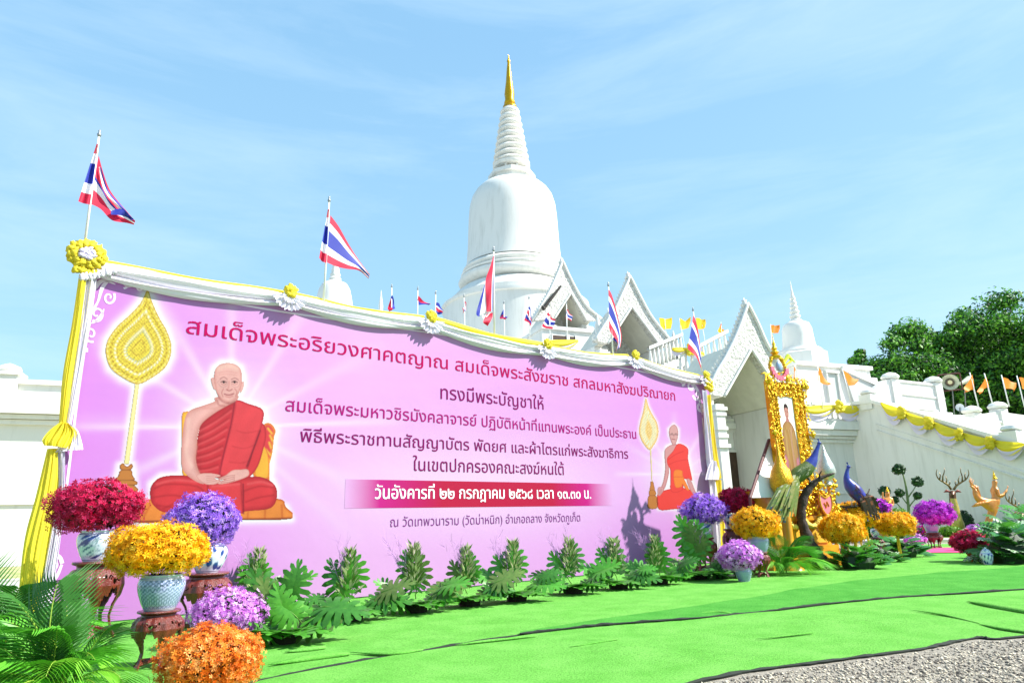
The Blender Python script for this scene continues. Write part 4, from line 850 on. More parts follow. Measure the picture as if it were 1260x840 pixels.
bpl = lambda x, y, o: bw(x, y, .03+o)
R1, W1, U1 = fred, fwhite, fblue
GF = 'national flags standing on the banner top'
flag('national_flag', 'Thai national flag on the top left corner of the banner, folded by wind', ((140, 38), (60, 640)), [
    ([((128, 75), (28, 388)), ((132, 75), (60, 400)), ((137, 75), (92, 405))], STR, .03),
    ([((139, 140), (92, 400)), ((165, 235), (150, 430)), ((205, 335), (210, 490)), ((290, 440), (290, 505)), ((338, 495), (330, 515))], [(R1, 2.2), (U1, .35), (W1, 1), (R1, 1.6)], -.02),
    ([((152, 205), (140, 200)), ((192, 330), (165, 320)), ((262, 410), (235, 415)), ((322, 480), (290, 462))], [(U1, 1), (W1, 1.2)], .02),
    ([((205, 440), (205, 460)), ((265, 430), (268, 466)), ((330, 485), (325, 490))], [(U1, 1)], .05)], bpl, 0, GF, org=(90, 160, 4.42))
flag('national_flag', 'Thai national flag flying right above the small stupa dome, second from the left', ((140, 50), (102, 740)), [
    ([((132, 95), (72, 432)), ((136, 95), (92, 458)), ((141, 95), (122, 465))], STR, .03),
    ([((149, 140), (122, 462)), ((205, 215), (190, 492)), ((270, 330), (262, 508)), ((345, 450), (345, 520)), ((420, 548), (412, 576))], STR, -.02)], bpl, 0, GF, org=(380, 240, 5.6))
flag('national_flag', 'Thai national flag hanging limp with red fold before the great stupa', ((435, 62), (441, 730)), [
    ([((434, 95), (440, 95)), ((405, 190), (438, 190)), ((372, 290), (434, 300)), ((374, 420), (430, 410)), ((380, 540), (428, 535))], [(R1, 4), (W1, .5), (U1, .5)], .03),
    ([((362, 330), (376, 330)), ((325, 450), (380, 450)), ((297, 550), (380, 540)), ((315, 578), (345, 562))], [(U1, .6), (W1, 1)], 0),
    ([((428, 545), (380, 560)), ((424, 590), (352, 620)), ((388, 652), (378, 645))], [(R1, 1)], .02), ([((380, 535), (340, 560)), ((400, 545), (360, 610)), ((420, 545), (372, 605))], [(W1, 1)], .0)], bpl, 0, GF, org=(540, 300, 6.46))
flag('national_flag', 'Thai national flag hanging in a slim curl in front of the middle gable', ((912, 22), (962, 745)), [
    ([((914, 50), (920, 450)), ((945, 100), (940, 500)), ((985, 230), (985, 560)), ((1030, 420), (1012, 610)), ((1048, 540), (1000, 660)), ((1035, 640), (985, 690))], [(R1, 1), (W1, .8), (U1, 2), (W1, 1), (R1, 1.3)], .03),
    ([((958, 565), (975, 580)), ((985, 535), (985, 590)), ((1002, 560), (1000, 608))], [(U1, 1)], 0)], bpl, 0, GF, org=(640, 350, 8.4))
flag('national_flag', 'Thai national flag at the top right corner of the banner', ((160, 20), (236, 540)), [
    ([((162, 50), (113, 345)), ((186, 110), (150, 376)), ((206, 205), (192, 420)), ((229, 380), (229, 515))], [(R1, 1.2), (W1, .8), (U1, 2.2), (W1, .9), (R1, 1)], .03)], bpl, 0, GF, org=(830, 380, 7))
tpl = lambda n: (lambda x, y, o: PL(x, y, T0, TA, n)+TN*o)
smf = [(482, 358, 'leftmost'), (514, 361, 'second from left'), (536, 366, 'third from left'), (571, 370, 'fourth from left'), (620, 378, 'just right of the limp big flag'), (651, 372, 'left of the upper gable'), (676, 381, 'at left foot of the upper gable'), (697, 378, 'inside the upper gable opening')]
shp = [[([((0, 4), (-2, 12)), ((3, 12), (-5, 22)), ((4, 22), (-3, 25))], [(U1, 1), (R1, 1.3)], 0)],
       [([((0, 2), (-1, 14)), ((6, 8), (3, 14)), ((16, 13), (14, 14))], [(R1, 1), (U1, 1)], 0)],
       [([((0, 6), (0, 18)), ((5, 8), (4, 21)), ((9, 16), (8, 20))], [(U1, 1), (W1, .4), (R1, 1), (U1, .8)], 0)],
       [([((0, 0), (0, 13)), ((3, 4), (-2, 9)), ((2, 12), (-1, 15))], STR, 0)],
       [([((0, 2), (-1, 14)), ((-3, 8), (-5, 14)), ((4, 12), (2, 15))], [(U1, 1.4), (R1, 1)], 0)],
       [([((0, 4), (-6, 22)), ((2, 10), (-2, 24)), ((3, 20), (2, 30))], [(U1, .6), (W1, .3), (R1, .8), (W1, .3), (U1, .8), (R1, .6)], 0)],
       [([((-2, 3), (-9, 20)), ((2, 8), (-3, 23)), ((7, 12), (4, 24))], [(R1, .6), (W1, .6), (U1, 1), (W1, .5), (R1, .6)], 0)],
       [([((0, 2), (-1, 13)), ((3, 5), (2, 15)), ((7, 10), (6, 18))], STR, 0)]]
for i, (x, y, lab) in enumerate(smf):
    n = -1.5 if i < 4 else -2.5
    flag('small_flag', 'tiny Thai flag on a thin pole, '+lab, ((x, y-4), (x+(1 if x > 560 else -.5), y+52)), [([((x+a[0], y+a[1]), (x+c[0], y+c[1])) for a, c in cols], st_, o) for cols, st_, o in shp[i]], tpl(n), 0, 'tiny national flags on the terrace', pr=.03, wave=.08)
yf = [(818, 398, 'yellow', 'single yellow flag right of the middle gable'), (843, 398, 'yellow', 'yellow flag left of the big flag at the banner right corner'), (862, 398, 'yellow', 'yellow flag just right of the big flag at the banner right corner'), (887, 404, 'oy', 'small yellow and orange flag on a thin pole left of the entrance porch'),
      (930, 408, 'orange', 'orange flag edge showing on the right slope of the entrance porch'), (953, 405, 'orange', 'small square orange flag above the royal emblem'), (978, 460, 'orange', 'narrow orange pennant just above the gold frame'), (1010, 460, 'orange', 'limp orange flag in front of the corner stupa tower'), (1042, 464, 'orange', 'orange flag leaning right beside the upper parapet'),
      (1194, 470, 'orange', 'orange flag right of the loudspeaker, leftmost of four'), (1211, 472, 'orange', 'knotted orange flag, second of four at right'), (1240, 470, 'orange', 'spread orange flag with blue mark, third of four at right'), (1255, 470, 'orange', 'orange flag cut by the right edge of the view')]
ys_ = {0: [((-7, -7), (-5, 8)), ((0, -6), (1, 7)), ((8, -7), (8, 7))], 1: [((-7, -7), (-6, 7)), ((0, -3), (-1, 7)), ((6, -8), (5, 5))], 2: [((-6, -7), (-5, 6)), ((0, -6), (1, 7)), ((5, -5), (6, 5))], 3: [((0, -6), (-4, 3)), ((1, -4), (0, 6)), ((3, 2), (3, 6))],
       4: [((-2, -7), (-3, -2)), ((2, -2), (2, 6)), ((4, 6), (4, 8))], 5: [((-5, -5), (-4, 3)), ((0, -5), (0, 5)), ((5, -5), (5, 5))], 6: [((-1, -10), (-2, 8)), ((1, -2), (1, 8)), ((3, 7), (3, 8))], 7: [((-4, -9), (-3, 8)), ((2, -1), (5, 13)), ((11, 12), (9, 14))], 8: [((-6, -9), (2, 10)), ((5, -2), (6, 10)), ((13, 3), (10, 9))],
       9: [((2, -10), (5, 9)), ((-4, 2), (-1, 10)), ((-8, 10), (-7, 13))], 10: [((2, -9), (6, 4)), ((-2, -2), (1, 6)), ((-5, 6), (-3, 9)), ((-10, 10), (-5, 13))], 11: [((-7, -6), (-3, 8)), ((2, -3), (3, 8)), ((9, 1), (8, 12))], 12: [((-1, -6), (3, 8)), ((5, -5), (9, 9)), ((12, -4), (15, 9))]}
for i, (x, y, c, lab) in enumerate(yf):
    cols = [((x+a[0], y+a[1]), (x+d[0], y+d[1])) for a, d in ys_[i]]; st_ = [(fyel, 1)] if c == 'yellow' else [(forange, 1), (fyel, 1)] if c == 'oy' else [(forange, 1)]
    if i >= 9: pt = {9: ((1193, 458), (1204, 500)), 10: ((1211, 459), (1223, 503)), 11: ((1232, 461), (1242, 500)), 12: ((1251, 462), (1262, 505))}[i]; n = -.5; pr = .04
    elif i < 4: pt = {0: ((818, 392), (822, 440)), 1: ((836, 392), (845, 440)), 2: ((864, 400), (871, 440)), 3: ((887, 396), (890, 440))}[i]; n = -6; pr = .02
    elif i < 6: pt = ((x-5 if i == 5 else x-2, y-6), (x-1, y+60)); n = 1.5 if i == 5 else -6; pr = .025
    else: pt = ((x-3, y-12), (x+1, y+45)); n = .6; pr = .03
    if i in (6, 7, 8): pt = ({6: (978, 448), 7: (1006, 450), 8: (1036, 453)}[i], {6: (979, 505), 7: (1013, 505), 8: (1050, 505)}[i])
    flag('temple_flag', lab, pt, [(cols, st_, 0)], tpl(n), 0, 'yellow and orange temple flags', pr=pr, wave=.1, finial=False)
# ---- bunting on terrace and stair rail
def bunting(name, label, knots, plane, sag, group, th=9, trim=5, kn=True):
    pa = plane(*knots[0], 0); t = thing(name, label, 'bunting', pa, 0, group)
    for i in range(len(knots)-1):
        (x0, y0), (x1, y1) = knots[i], knots[i+1]
        for nm, m, a, c, o in (('white_trim', lcloth, .25, 1.35, .02), ('yellow_cloth', ycloth, 0, 1., .08)):
            b = MB()
            def fn(u, v):
                arc = 4*u*(1-u); x = lerp(x0, x1, u); yy = lerp(y0, y1, u)+arc*sag*lerp(a, c, v)+lerp(a, c, v)*th*.35*(1 if nm[0] == 'y' else 1); return plane(x, yy, o+.1*math.sin(PI*v)*arc+.04*math.sin(v*11+u*4))
            b.grid(fn, 20, 9); b.build(nm, m, t, smooth=True, world=True)
        if kn and i:
            b = MB()
            for k in range(5): q = plane(x0+[0, -1.5, 1.5, -2, 2.5][k], y0+[0, 4, 4, 8, 8][k], .25); crumple(b, tuple(q), [.2, .15, .15, .13, .13][k], i*5+k)
            b.build('yellow_knot', ycloth, t, smooth=True, world=True)
    return t
bunting('rail_bunting', 'long yellow and white bunting sloping down the stair rail at right', [(1085, 494), (1113, 505), (1147, 517), (1184, 531), (1222, 541), (1262, 545)], lambda x, y, o: PL(x, y, TP(XE-.2, 0), TA+PI/2)-TE*o, 14, 'yellow bunting')
bunting('terrace_bunting', 'yellow and white bunting hung on the balustrade behind the gold frame', [(985, 500), (1028, 498), (1060, 500), (1085, 494)], tpl(.45), 11, 'yellow bunting', kn=True)
bunting('upper_bunting', 'short yellow bunting below the dark slit window over the banner', [(672, 419), (711, 418)], tpl(-1.5), 8, 'yellow bunting')
bunting('side_bunting', 'pale yellow bunting on the small balustrade right of the middle gable', [(826, 428), (846, 428), (866, 434)], tpl(-1.5), 5, 'yellow bunting')
# ---------------------------------------------------------------- flowers, pots and stools
def petal_mats(name, a, b_, c): return [mat(name+'_deep', a, .6, trans=.25, spec=.2), mat(name, b_, .6, trans=.25, spec=.2), mat(name+'_pale', c, .6, trans=.25, spec=.2)]
PM = {'red': petal_mats('petal_red', '9a0a34', 'c01048', 'd83c70'), 'yellow': petal_mats('petal_yellow', 'e69c00', 'f5b60c', 'f9d038'), 'violet': petal_mats('petal_violet', '8250c8', 'a06ee0', 'c29cf0'),
      'lilac': petal_mats('petal_lilac', 'c060d0', 'dd8ee8', 'f0c4f4'), 'orange': petal_mats('petal_orange', 'd8600c', 'f08628', 'f8ac60'), 'magenta': petal_mats('petal_magenta', 'a018b0', 'c42cd0', 'dc60e4')}
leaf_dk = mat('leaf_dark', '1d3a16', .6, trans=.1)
def stars(C, N, size, rs, petals=5, width=.34, cup=.35):
    """flat star florets at centres C with normals N"""
    n = len(C); N = N/np.linalg.norm(N, axis=1)[:, None]; r = rs.randn(n, 3); T = np.cross(N, r); T /= np.linalg.norm(T, axis=1)[:, None]; B = np.cross(N, T)
    V = []; F = []; sz = size*rs.uniform(.7, 1.25, n)[:, None]; base = 0
    for k in range(petals):
        a = 2*PI*k/petals; d = T*math.cos(a)+B*math.sin(a); w = -T*math.sin(a)+B*math.cos(a); jl = rs.uniform(.75, 1.15, (n, 1)); h = cup*rs.uniform(.2, 1.4, (n, 1))
        V.append(np.stack([C, C+(d*.55*jl+w*width*.5+N*h*.4)*sz, C+(d*jl+N*h*.8)*sz, C+(d*.55*jl-w*width*.5+N*h*.4)*sz], 1))
    V = np.stack(V, 1).reshape(-1, 3); F = np.arange(len(V)).reshape(-1, 4); return V, F
def bouquet(color, label, c, rx, rz, n, fs, seed, ry=None, group='flower bouquets', low=-.8, petals=5, name='flower_bouquet', foot=None):
    rs = np.random.RandomState(seed); ry = ry or rx*.9; t = thing(name, label, 'flowers', c, 0, group); n = int(n*1.9); fs = fs*.74
    P = []; 
    while len(P) < n:
        v = rs.randn(3); v /= np.linalg.norm(v)
        if v[2] < low: continue
        P.append(v)
    P = np.array(P); ph = rs.rand(8)*6.3
    lump = .98+.085*np.sin(P[:, 0]*5+ph[0])*np.sin(P[:, 1]*6+ph[1])+.04*np.sin(P[:, 2]*7+ph[2])+.05*np.sin(P[:, 0]*11+ph[3])
    rad = lump*(.74+.3*rs.rand(n)**.7)*np.where(rs.rand(n) < .08, 1.09, 1); Q = P*rad[:, None]; C = Q*np.array([rx, ry, rz]); Nn = P/np.array([rx, ry, rz])*rx+rs.randn(n, 3)*.45
    V, F = stars(C, Nn, fs, rs, petals, .4); m = rs.choice(3, n, p=[.3, .45, .25]); mi = np.tile(m[:, None], (1, petals)).ravel()
    o = npmesh('florets', V, F, PM[color], t, mi=mi); tag(o, kind='stuff')
    # leaves and stems inside
    k = max(30, n//8); v = rs.randn(k, 3); v /= np.linalg.norm(v, axis=1)[:, None]; v[:, 2] = np.where(v[:, 2] < low, -v[:, 2], v[:, 2]); C2 = v*np.array([rx, ry, rz])*.66
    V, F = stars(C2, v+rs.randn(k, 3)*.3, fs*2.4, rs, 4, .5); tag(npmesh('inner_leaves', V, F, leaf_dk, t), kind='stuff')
    b = MB()
    for j in range(7):
        a = rs.rand()*6.3; b.tube([(0, 0, -rz*1.0), (rx*.45*math.cos(a), ry*.45*math.sin(a), -rz*.1), (rx*.6*math.cos(a), ry*.6*math.sin(a), rz*.3)], fs*.12, 4)
    b.build('stems', leaf_dk, t); return t
# blue and white porcelain: pattern printed into the glaze by vertex colour
def porcelain(kind, seed=0):
    nu, nv = 168, 56; prof = {'bowl': [(.62, 0), (.66, .04), (.78, .2), (.95, .5), (1.0, .72), (.94, .88), (.86, .94), (.9, .97), (.9, 1.), (.82, 1.), (.78, .9)], 'jar': [(.55, 0), (.6, .05), (.78, .25), (.97, .55), (1.0, .75), (.9, .9), (.72, .96), (.74, 1.0), (.66, 1.0), (.6, .9)]}[kind if kind == 'jar' else 'bowl']
    r = np.interp(np.linspace(0, 1, nv+1), np.linspace(0, 1, len(prof)), [p[0] for p in prof]); z = np.interp(np.linspace(0, 1, nv+1), np.linspace(0, 1, len(prof)), [p[1] for p in prof])
    r = np.convolve(np.pad(r, 2, 'edge'), [.1, .2, .4, .2, .1], 'valid'); u = np.arange(nu)/nu; A = u*2*PI
    V = np.stack([np.outer(r, np.cos(A)), np.outer(r, np.sin(A)), np.outer(z, np.ones(nu))], -1).reshape(-1, 3)
    U, Z = np.meshgrid(u, z); rs = np.random.RandomState(seed); base = np.array(lin('b4bce0' if kind == 'lattice' else 'd6d8ee')); blue = np.array(lin('1f3c86')); C = np.ones(U.shape+(3,))*base
    if kind == 'lattice':
        a = np.abs(((U*26+Z*9) % 1)-.5); c = np.abs(((U*26-Z*9) % 1)-.5); m = np.clip(1-np.minimum(a, c)/.24, 0, 1)*(Z < .86); C = C*(1-m[..., None])+np.array(lin('1d4668'))*m[..., None]
        m = ((Z > .86) | (Z < .06))[..., None]*.85; C = C*(1-m)+np.array(lin('c2ccd4'))*m
    else:
        f = sum(np.sin(2*PI*(U*k1)+Z*k2+p)*w for k1, k2, p, w in [(rs.randint(2, 5), rs.uniform(-9, 9), rs.rand()*6, 1), (rs.randint(4, 9), rs.uniform(-22, 22), rs.rand()*6, 1.), (rs.randint(7, 13), rs.uniform(-30, 30), rs.rand()*6, .8), (rs.randint(10, 19), rs.uniform(-50, 50), rs.rand()*6, .6)])
        m = np.clip((f-.55)*2.2, 0, 1)*(Z > .1)*(Z < .88); m = np.maximum(m, np.exp(-((f-.1)/.12)**2)*.6*(Z > .12)*(Z < .86)); m = np.maximum(m, (np.abs(Z-.9) < .012)*.9); m = np.maximum(m, (np.abs(Z-.06) < .012)*.9)
        C = C*(1-m[..., None])+blue*m[..., None]
    idx = np.arange(nu*(nv+1)).reshape(nv+1, nu); F = np.stack([idx[:-1], np.roll(idx[:-1], -1, 1), np.roll(idx[1:], -1, 1), idx[1:]], -1).reshape(-1, 4)
    return V, F, C.reshape(-1, 3)
porc = mat('porcelain_glaze', 'ffffff', .12, attr='Col', spec=.6, coat=.5); soil = mat('soil', '2a2018', .95)
PORC = {k: porcelain(k, s) for k, s in (('lattice', 0), ('bowl', 3), ('jar', 8))}
def pot(kind, label, c, r, h, rot=0., group='blue and white porcelain pots'):
    t = thing('porcelain_pot', label, 'pot', c, rot, group); V, F, C = PORC[kind]
    npmesh('vessel', V*np.array([r, r, h]), F, porc, t, smooth=True, cols=C)
    b = MB(); b.lathe([(r*.8, h*.9), (.001, h*.93)], 16, cap=False); b.build('soil', soil, t); return t
wood = mat('carved_rosewood', '74281c', .3, col2='5c2018', nscale=7, bump=.5, bscale=38, coat=.35)
def stool(label, c, r, h, rot=0., proto=[None], group='carved rosewood flower stools'):
    if proto[0] is not None: return dup(proto[0], c, rot, label, group, scale=(r, r, h))
    t = thing('carved_stool', label, 'stool', c, rot, group); t.scale = (r, r, h); proto[0] = t
    P_ = [(0, .86), (.04, .84), (.12, .72), (.28, .64), (.42, .74), (.55, .92), (.68, 1.0), (.8, .96), (.88, .8), (.92, .7)]
    rr = lambda z: float(np.interp(z, [p[0] for p in P_], [p[1] for p in P_])); NL = 5; per = 2*PI/NL
    def solid(a, z):           # a in -per/2..per/2 from the leg centre
        x = abs(a)/(per/2)
        if z > .5:
            arch = .5+.17*max(0, (x-.42)/.58)**.8+.035*math.sin(x*17)*(x > .42)
            if z < arch: return False
            if .7 < z < .86:   # pierced scroll work
                q = math.hypot((x-.72)/.15, (z-.775)/.05); q2 = math.hypot((x-.98)/.1, (z-.74)/.04); q3 = math.hypot((x-.45)/.07, (z-.8)/.03)
                if .55 < q < 1 and not (a > 0) ^ (z > .775) or q < .22 or q2 < 1 or q3 < 1: return False
            return True
        w = float(np.interp(z, [0, .05, .12, .2, .35, .5], [.2, .26, .15, .13, .2, .42])); return x < w*(1+.08*math.sin(z*60))
    def shell(z0, z1, a0, a1, na, nz, wrap):
        b = MB(); zs = np.linspace(z0, z1, nz+1); as_ = np.linspace(a0, a1, na+1); nn = na if wrap else na+1; th = .075
        for z in zs:
            for i in range(nn):
                a = as_[i]; la = (a+per/2) % per-per/2; g = 1+.025*math.cos(la/per*2*PI*3)*(.5 < z < .9); b.v.append((rr(z)*g*math.cos(a), rr(z)*g*math.sin(a), z))
        K = len(b.v)
        for z in zs:
            for i in range(nn): a = as_[i]; b.v.append(((rr(z)-th)*math.cos(a), (rr(z)-th)*math.sin(a), z))
        ok = np.zeros((nz, na), bool)
        for j in range(nz):
            for i in range(na):
                a = (as_[i]+as_[i+1])/2; ok[j, i] = solid((a+per/2) % per-per/2, (zs[j]+zs[j+1])/2)
        for j in range(nz):
            for i in range(na):
                if not ok[j, i]: continue
                i2 = (i+1) % nn if wrap else i+1; a, c_, d, e = j*nn+i, j*nn+i2, (j+1)*nn+i2, (j+1)*nn+i
                b.f += [(a, c_, d, e), (K+e, K+d, K+c_, K+a)]
                if j == 0 or not ok[j-1, i]: b.f.append((a, K+a, K+c_, c_))
                if j == nz-1 or not ok[j+1, i]: b.f.append((e, d, K+d, K+e))
                il = (i-1) % na; ir = (i+1) % na
                if (i == 0 and not wrap) or not ok[j, il]: b.f.append((a, e, K+e, K+a))
                if (i == na-1 and not wrap) or not ok[j, ir]: b.f.append((c_, K+c_, K+d, d))
        b.m = [0]*len(b.f); return b
    shell(.5, .9, 0, 2*PI, 160, 26, True).build('apron', wood, t, smooth=30)
    L_ = shell(0, .5, -per*.3, per*.3, 26, 30, False); o = L_.build('leg', wood, t, smooth=30)
    for k in range(1, NL): c2 = MB().build('leg', wood, t, data=o.data); c2.rotation_euler = (0, 0, k*per)
    b = MB(); b.lathe([(.68, .88), (.66, .93), (.7, .95), (.82, .965), (.84, .98), (.82, 1.), (.3, 1.)], 40); b.build('stool_top', wood, t, smooth=40)
    b = MB()
    for k in range(NL): a = k*per; b.tube([(.66*math.cos(a), .66*math.sin(a), .1), (0, 0, .13)], .04, 6)
    o = b.build('stretcher', wood, t); b = MB(); b.ball((0, 0, .14), (.16, .16, .05), 12, 6); b.build('hub', wood, t); return t
def mpp(p): return depth(p)/FPX
def above(p, y):
    """height above ground point p seen at pixel row y (same vertical line)"""
    lo, hi = 0., 60.
    for _ in range(40):
        m = (lo+hi)/2
        if proj(np.array(p)+A3(0, 0, m))[1] > y: lo = m
        else: hi = m
    return lo
def pot_set(foot, y_top, stool_w, y_pot, pot_w, pot_kind, bq_, col, labs, n, fs, seed):
    """foot px of stool (or pot when stool_w is None); y rows of stool top and pot rim; bq_=(cx,cy,halfw,halfh) of the flowers"""
    p = G(*foot); k = mpp(p)
    z0 = 0.012
    if stool_w: hs = above(p, y_top); stool(labs[0], p+A3(0, 0, .012), stool_w/2*k/1.0, hs-.012, rot=seed*.7+BA); z0 = hs+.002
    zp = above(p, y_pot)
    pot(pot_kind, labs[1], p+A3(0, 0, z0), pot_w/2*k, zp-z0, rot=seed)
    zc = above(p, bq_[1]); kk = mpp(p+A3(0, 0, zc)); q = PY(bq_[0], bq_[1], p[1])
    return bouquet(col, labs[2], q, bq_[2]*kk, bq_[3]*kk, n, fs, seed)
S_ = pot_set
S_((108, 786), 690, 66, 652, 52, 'bowl', (118, 624, 53, 34), 'red', ('carved dark red stool nearest the left drape, under the crimson flowers', 'white pot with blue dragon scrolls under the crimson bouquet at left', 'crimson red bouquet at the far left before the banner'), 1500, .05, 1)
S_((249, 777), 704, 62, 668, 46, 'jar', (250, 641, 44, 33), 'violet', ('carved red stool behind the yellow flowers, under the violet bouquet', 'blue floral jar half hidden under the left violet bouquet', 'violet bouquet covering the knees of the large printed monk'), 1200, .045, 2)
S_((189, 822), 750, 60, 706, 56, 'lattice', (195, 677, 60, 33), 'yellow', ('carved red stool in front at left, nearest the camera', 'pot with blue crosshatch lattice under the big yellow bouquet', 'large golden yellow bouquet between crimson and violet ones at left'), 1900, .042, 3)
S_((283, 796), None, None, 770, 40, 'bowl', (282, 754, 46, 29), 'lilac', (None, 'pot hidden under the pink lilac flowers at left', 'pink lilac bouquet on the ground behind the orange one'), 1600, .032, 4)
S_((259, 866), None, None, 836, 46, 'bowl', (258, 812, 59, 42), 'orange', (None, 'pot hidden under the orange flowers at the lower edge', 'orange bouquet at the bottom edge of the view'), 2100, .03, 5)
S_((869, 703), 661, 32, 643, 25, 'bowl', (865, 628, 27, 19), 'violet', ('carved stool mostly behind a split leaf at the right banner corner', 'blue flowered white pot under the right violet bouquet', 'violet bouquet at the lower right corner of the banner'), 800, .06, 6)
S_((906, 700), 650, 26, 632, 20, 'jar', (907, 617, 23, 17), 'red', ('carved stool behind the right yellow bouquet, under crimson flowers', 'small blue pot under the right crimson bouquet', 'crimson bouquet just right of the banner end'), 700, .07, 7)
S_((938, 710), 679, 24, 660, 26, 'lattice', (930, 644, 28, 20), 'yellow', ('carved stool under the yellow bouquet right of the banner', 'bluish lattice pot under the yellow bouquet right of the banner', 'yellow bouquet in a bluish pot left of the leafless trunk'), 900, .06, 8)
S_((916, 716), None, None, 698, 20, 'lattice', (909, 684, 25, 18), 'lilac', (None, 'small blue and white pot standing on the turf under lilac flowers', 'pink lilac bouquet standing low right of the banner'), 800, .05, 9)
S_((1151, 675), 655, 21, 642, 18, 'lattice', (1149, 632, 22, 16), 'magenta', ('small dark stool alone on the turf below the magenta bouquet', 'bluish pot under the magenta bouquet at right', 'bright magenta bouquet in front of the deer statue'), 700, .09, 10)
S_((1083, 683), 661, 22, 650, 14, 'bowl', (1081, 625, 13, 10), 'magenta', ('dark stool between the golden flower domes', 'small pot among the golden flower domes', 'small magenta bouquet beside the golden statuette'), 350, .09, 11)
# terracotta pot with deep red flowers, lidded vase
p = G(1200, 691); k = mpp(p); t_ = thing('terracotta_pot', 'terracotta pot with crimson flowers at right beside the lidded jar', 'pot', p+A3(0, 0, .01))
b = MB(); b.lathe([(.09, 0), (.13, .14), (.155, .24), (.165, .25), (.165, .28), (.14, .28), (.13, .22), (.001, .22)], 24); b.build('vessel', mat('terracotta', 'a5522c', .8, col2='8a4022', nscale=5), t_, smooth=40)
bouquet('red', 'low dark crimson bouquet in a terracotta pot at right', PY(1194, 667, p[1]), 22*k, 13.5*k, 600, .07, 12, ry=20*k)
bouquet('lilac', 'small pink lilac bouquet behind the crimson one at right', PY(1201, 651, G(1201, 678)[1]), 12*k*1.1, 7*k, 260, .06, 13)
bouquet('lilac', 'small lilac bouquet low beside the right golden flower dome', PY(1126, 664, G(1126, 677)[1]), 12*k*1.3, 7.5*k*1.2, 260, .07, 14)
bouquet('violet', 'small violet bouquet between the golden flower domes', PY(1089, 668, G(1089, 680)[1]), 7*k*1.3, 8*k, 200, .06, 15)
bouquet('violet', 'violet flowers cut by the right edge among big leaves', PY(1262, 672, G(1262, 690)[1]), 8*k, 8*k, 200, .05, 16)
bouquet('orange', 'orange flowers among the big leaves at the right edge', PY(1254, 661, G(1254, 684)[1]), 8*k, 4.5*k, 160, .05, 17)
p = G(1216, 695); k = mpp(p); t_ = thing('lidded_jar', 'small blue and white lidded temple jar on the turf at right', 'jar', p+A3(0, 0, .01)); V, F, C = PORC['jar']
npmesh('vessel', V*np.array([7.5*k, 7.5*k, 15*k]), F, porc, t_, smooth=True, cols=C)
b = MB(); b.lathe([(5.6*k, 15*k), (5.4*k, 16*k), (3.4*k, 18*k), (1.2*k, 19*k), (1.3*k, 20*k), (.2*k, 20.8*k)], 20); b.build('lid', mat('lid_porcelain', 'd5dde2', .15, col2='5a74a8', nscale=30, lo=.5, hi=.56), t_, smooth=50)
# golden flower domes on stems over clumps of leaves
for i, (cx, cy, w, h, fx, fy, lab) in enumerate(((1049, 634, 31, 16, 1062, 690, 'rear golden flower dome beside the blue peacock'), (1037, 651, 25, 20, 1046, 698, 'front golden flower dome right of the leafless trunk'), (1102, 645, 24, 15, 1110, 688, 'right golden flower dome on a yellow stem'))):
    p = G(fx, fy); kk = mpp(p); q = PY(cx, cy, p[1]); t_ = bouquet('yellow', lab, q, w*kk, h*kk, 1100, .075, 20+i, low=-.8, group='golden flower domes', name='flower_dome', ry=w*kk*.8)
    b = MB(); ym = mat('yellow_stem', 'd8b01c', .7)
    for j in range(5 if i != 2 else 2): a = j*1.9; o_ = (7*kk*math.cos(a)*(i != 2), 4*kk*math.sin(a)); b.tube([(p[0]-q[0]+o_[0]*1.5, o_[1], -q[2]), (p[0]-q[0]+o_[0]*1.5, o_[1], -h*kk*.4)], 1.1*kk, 6)
    b.build('stem', ym, t_)
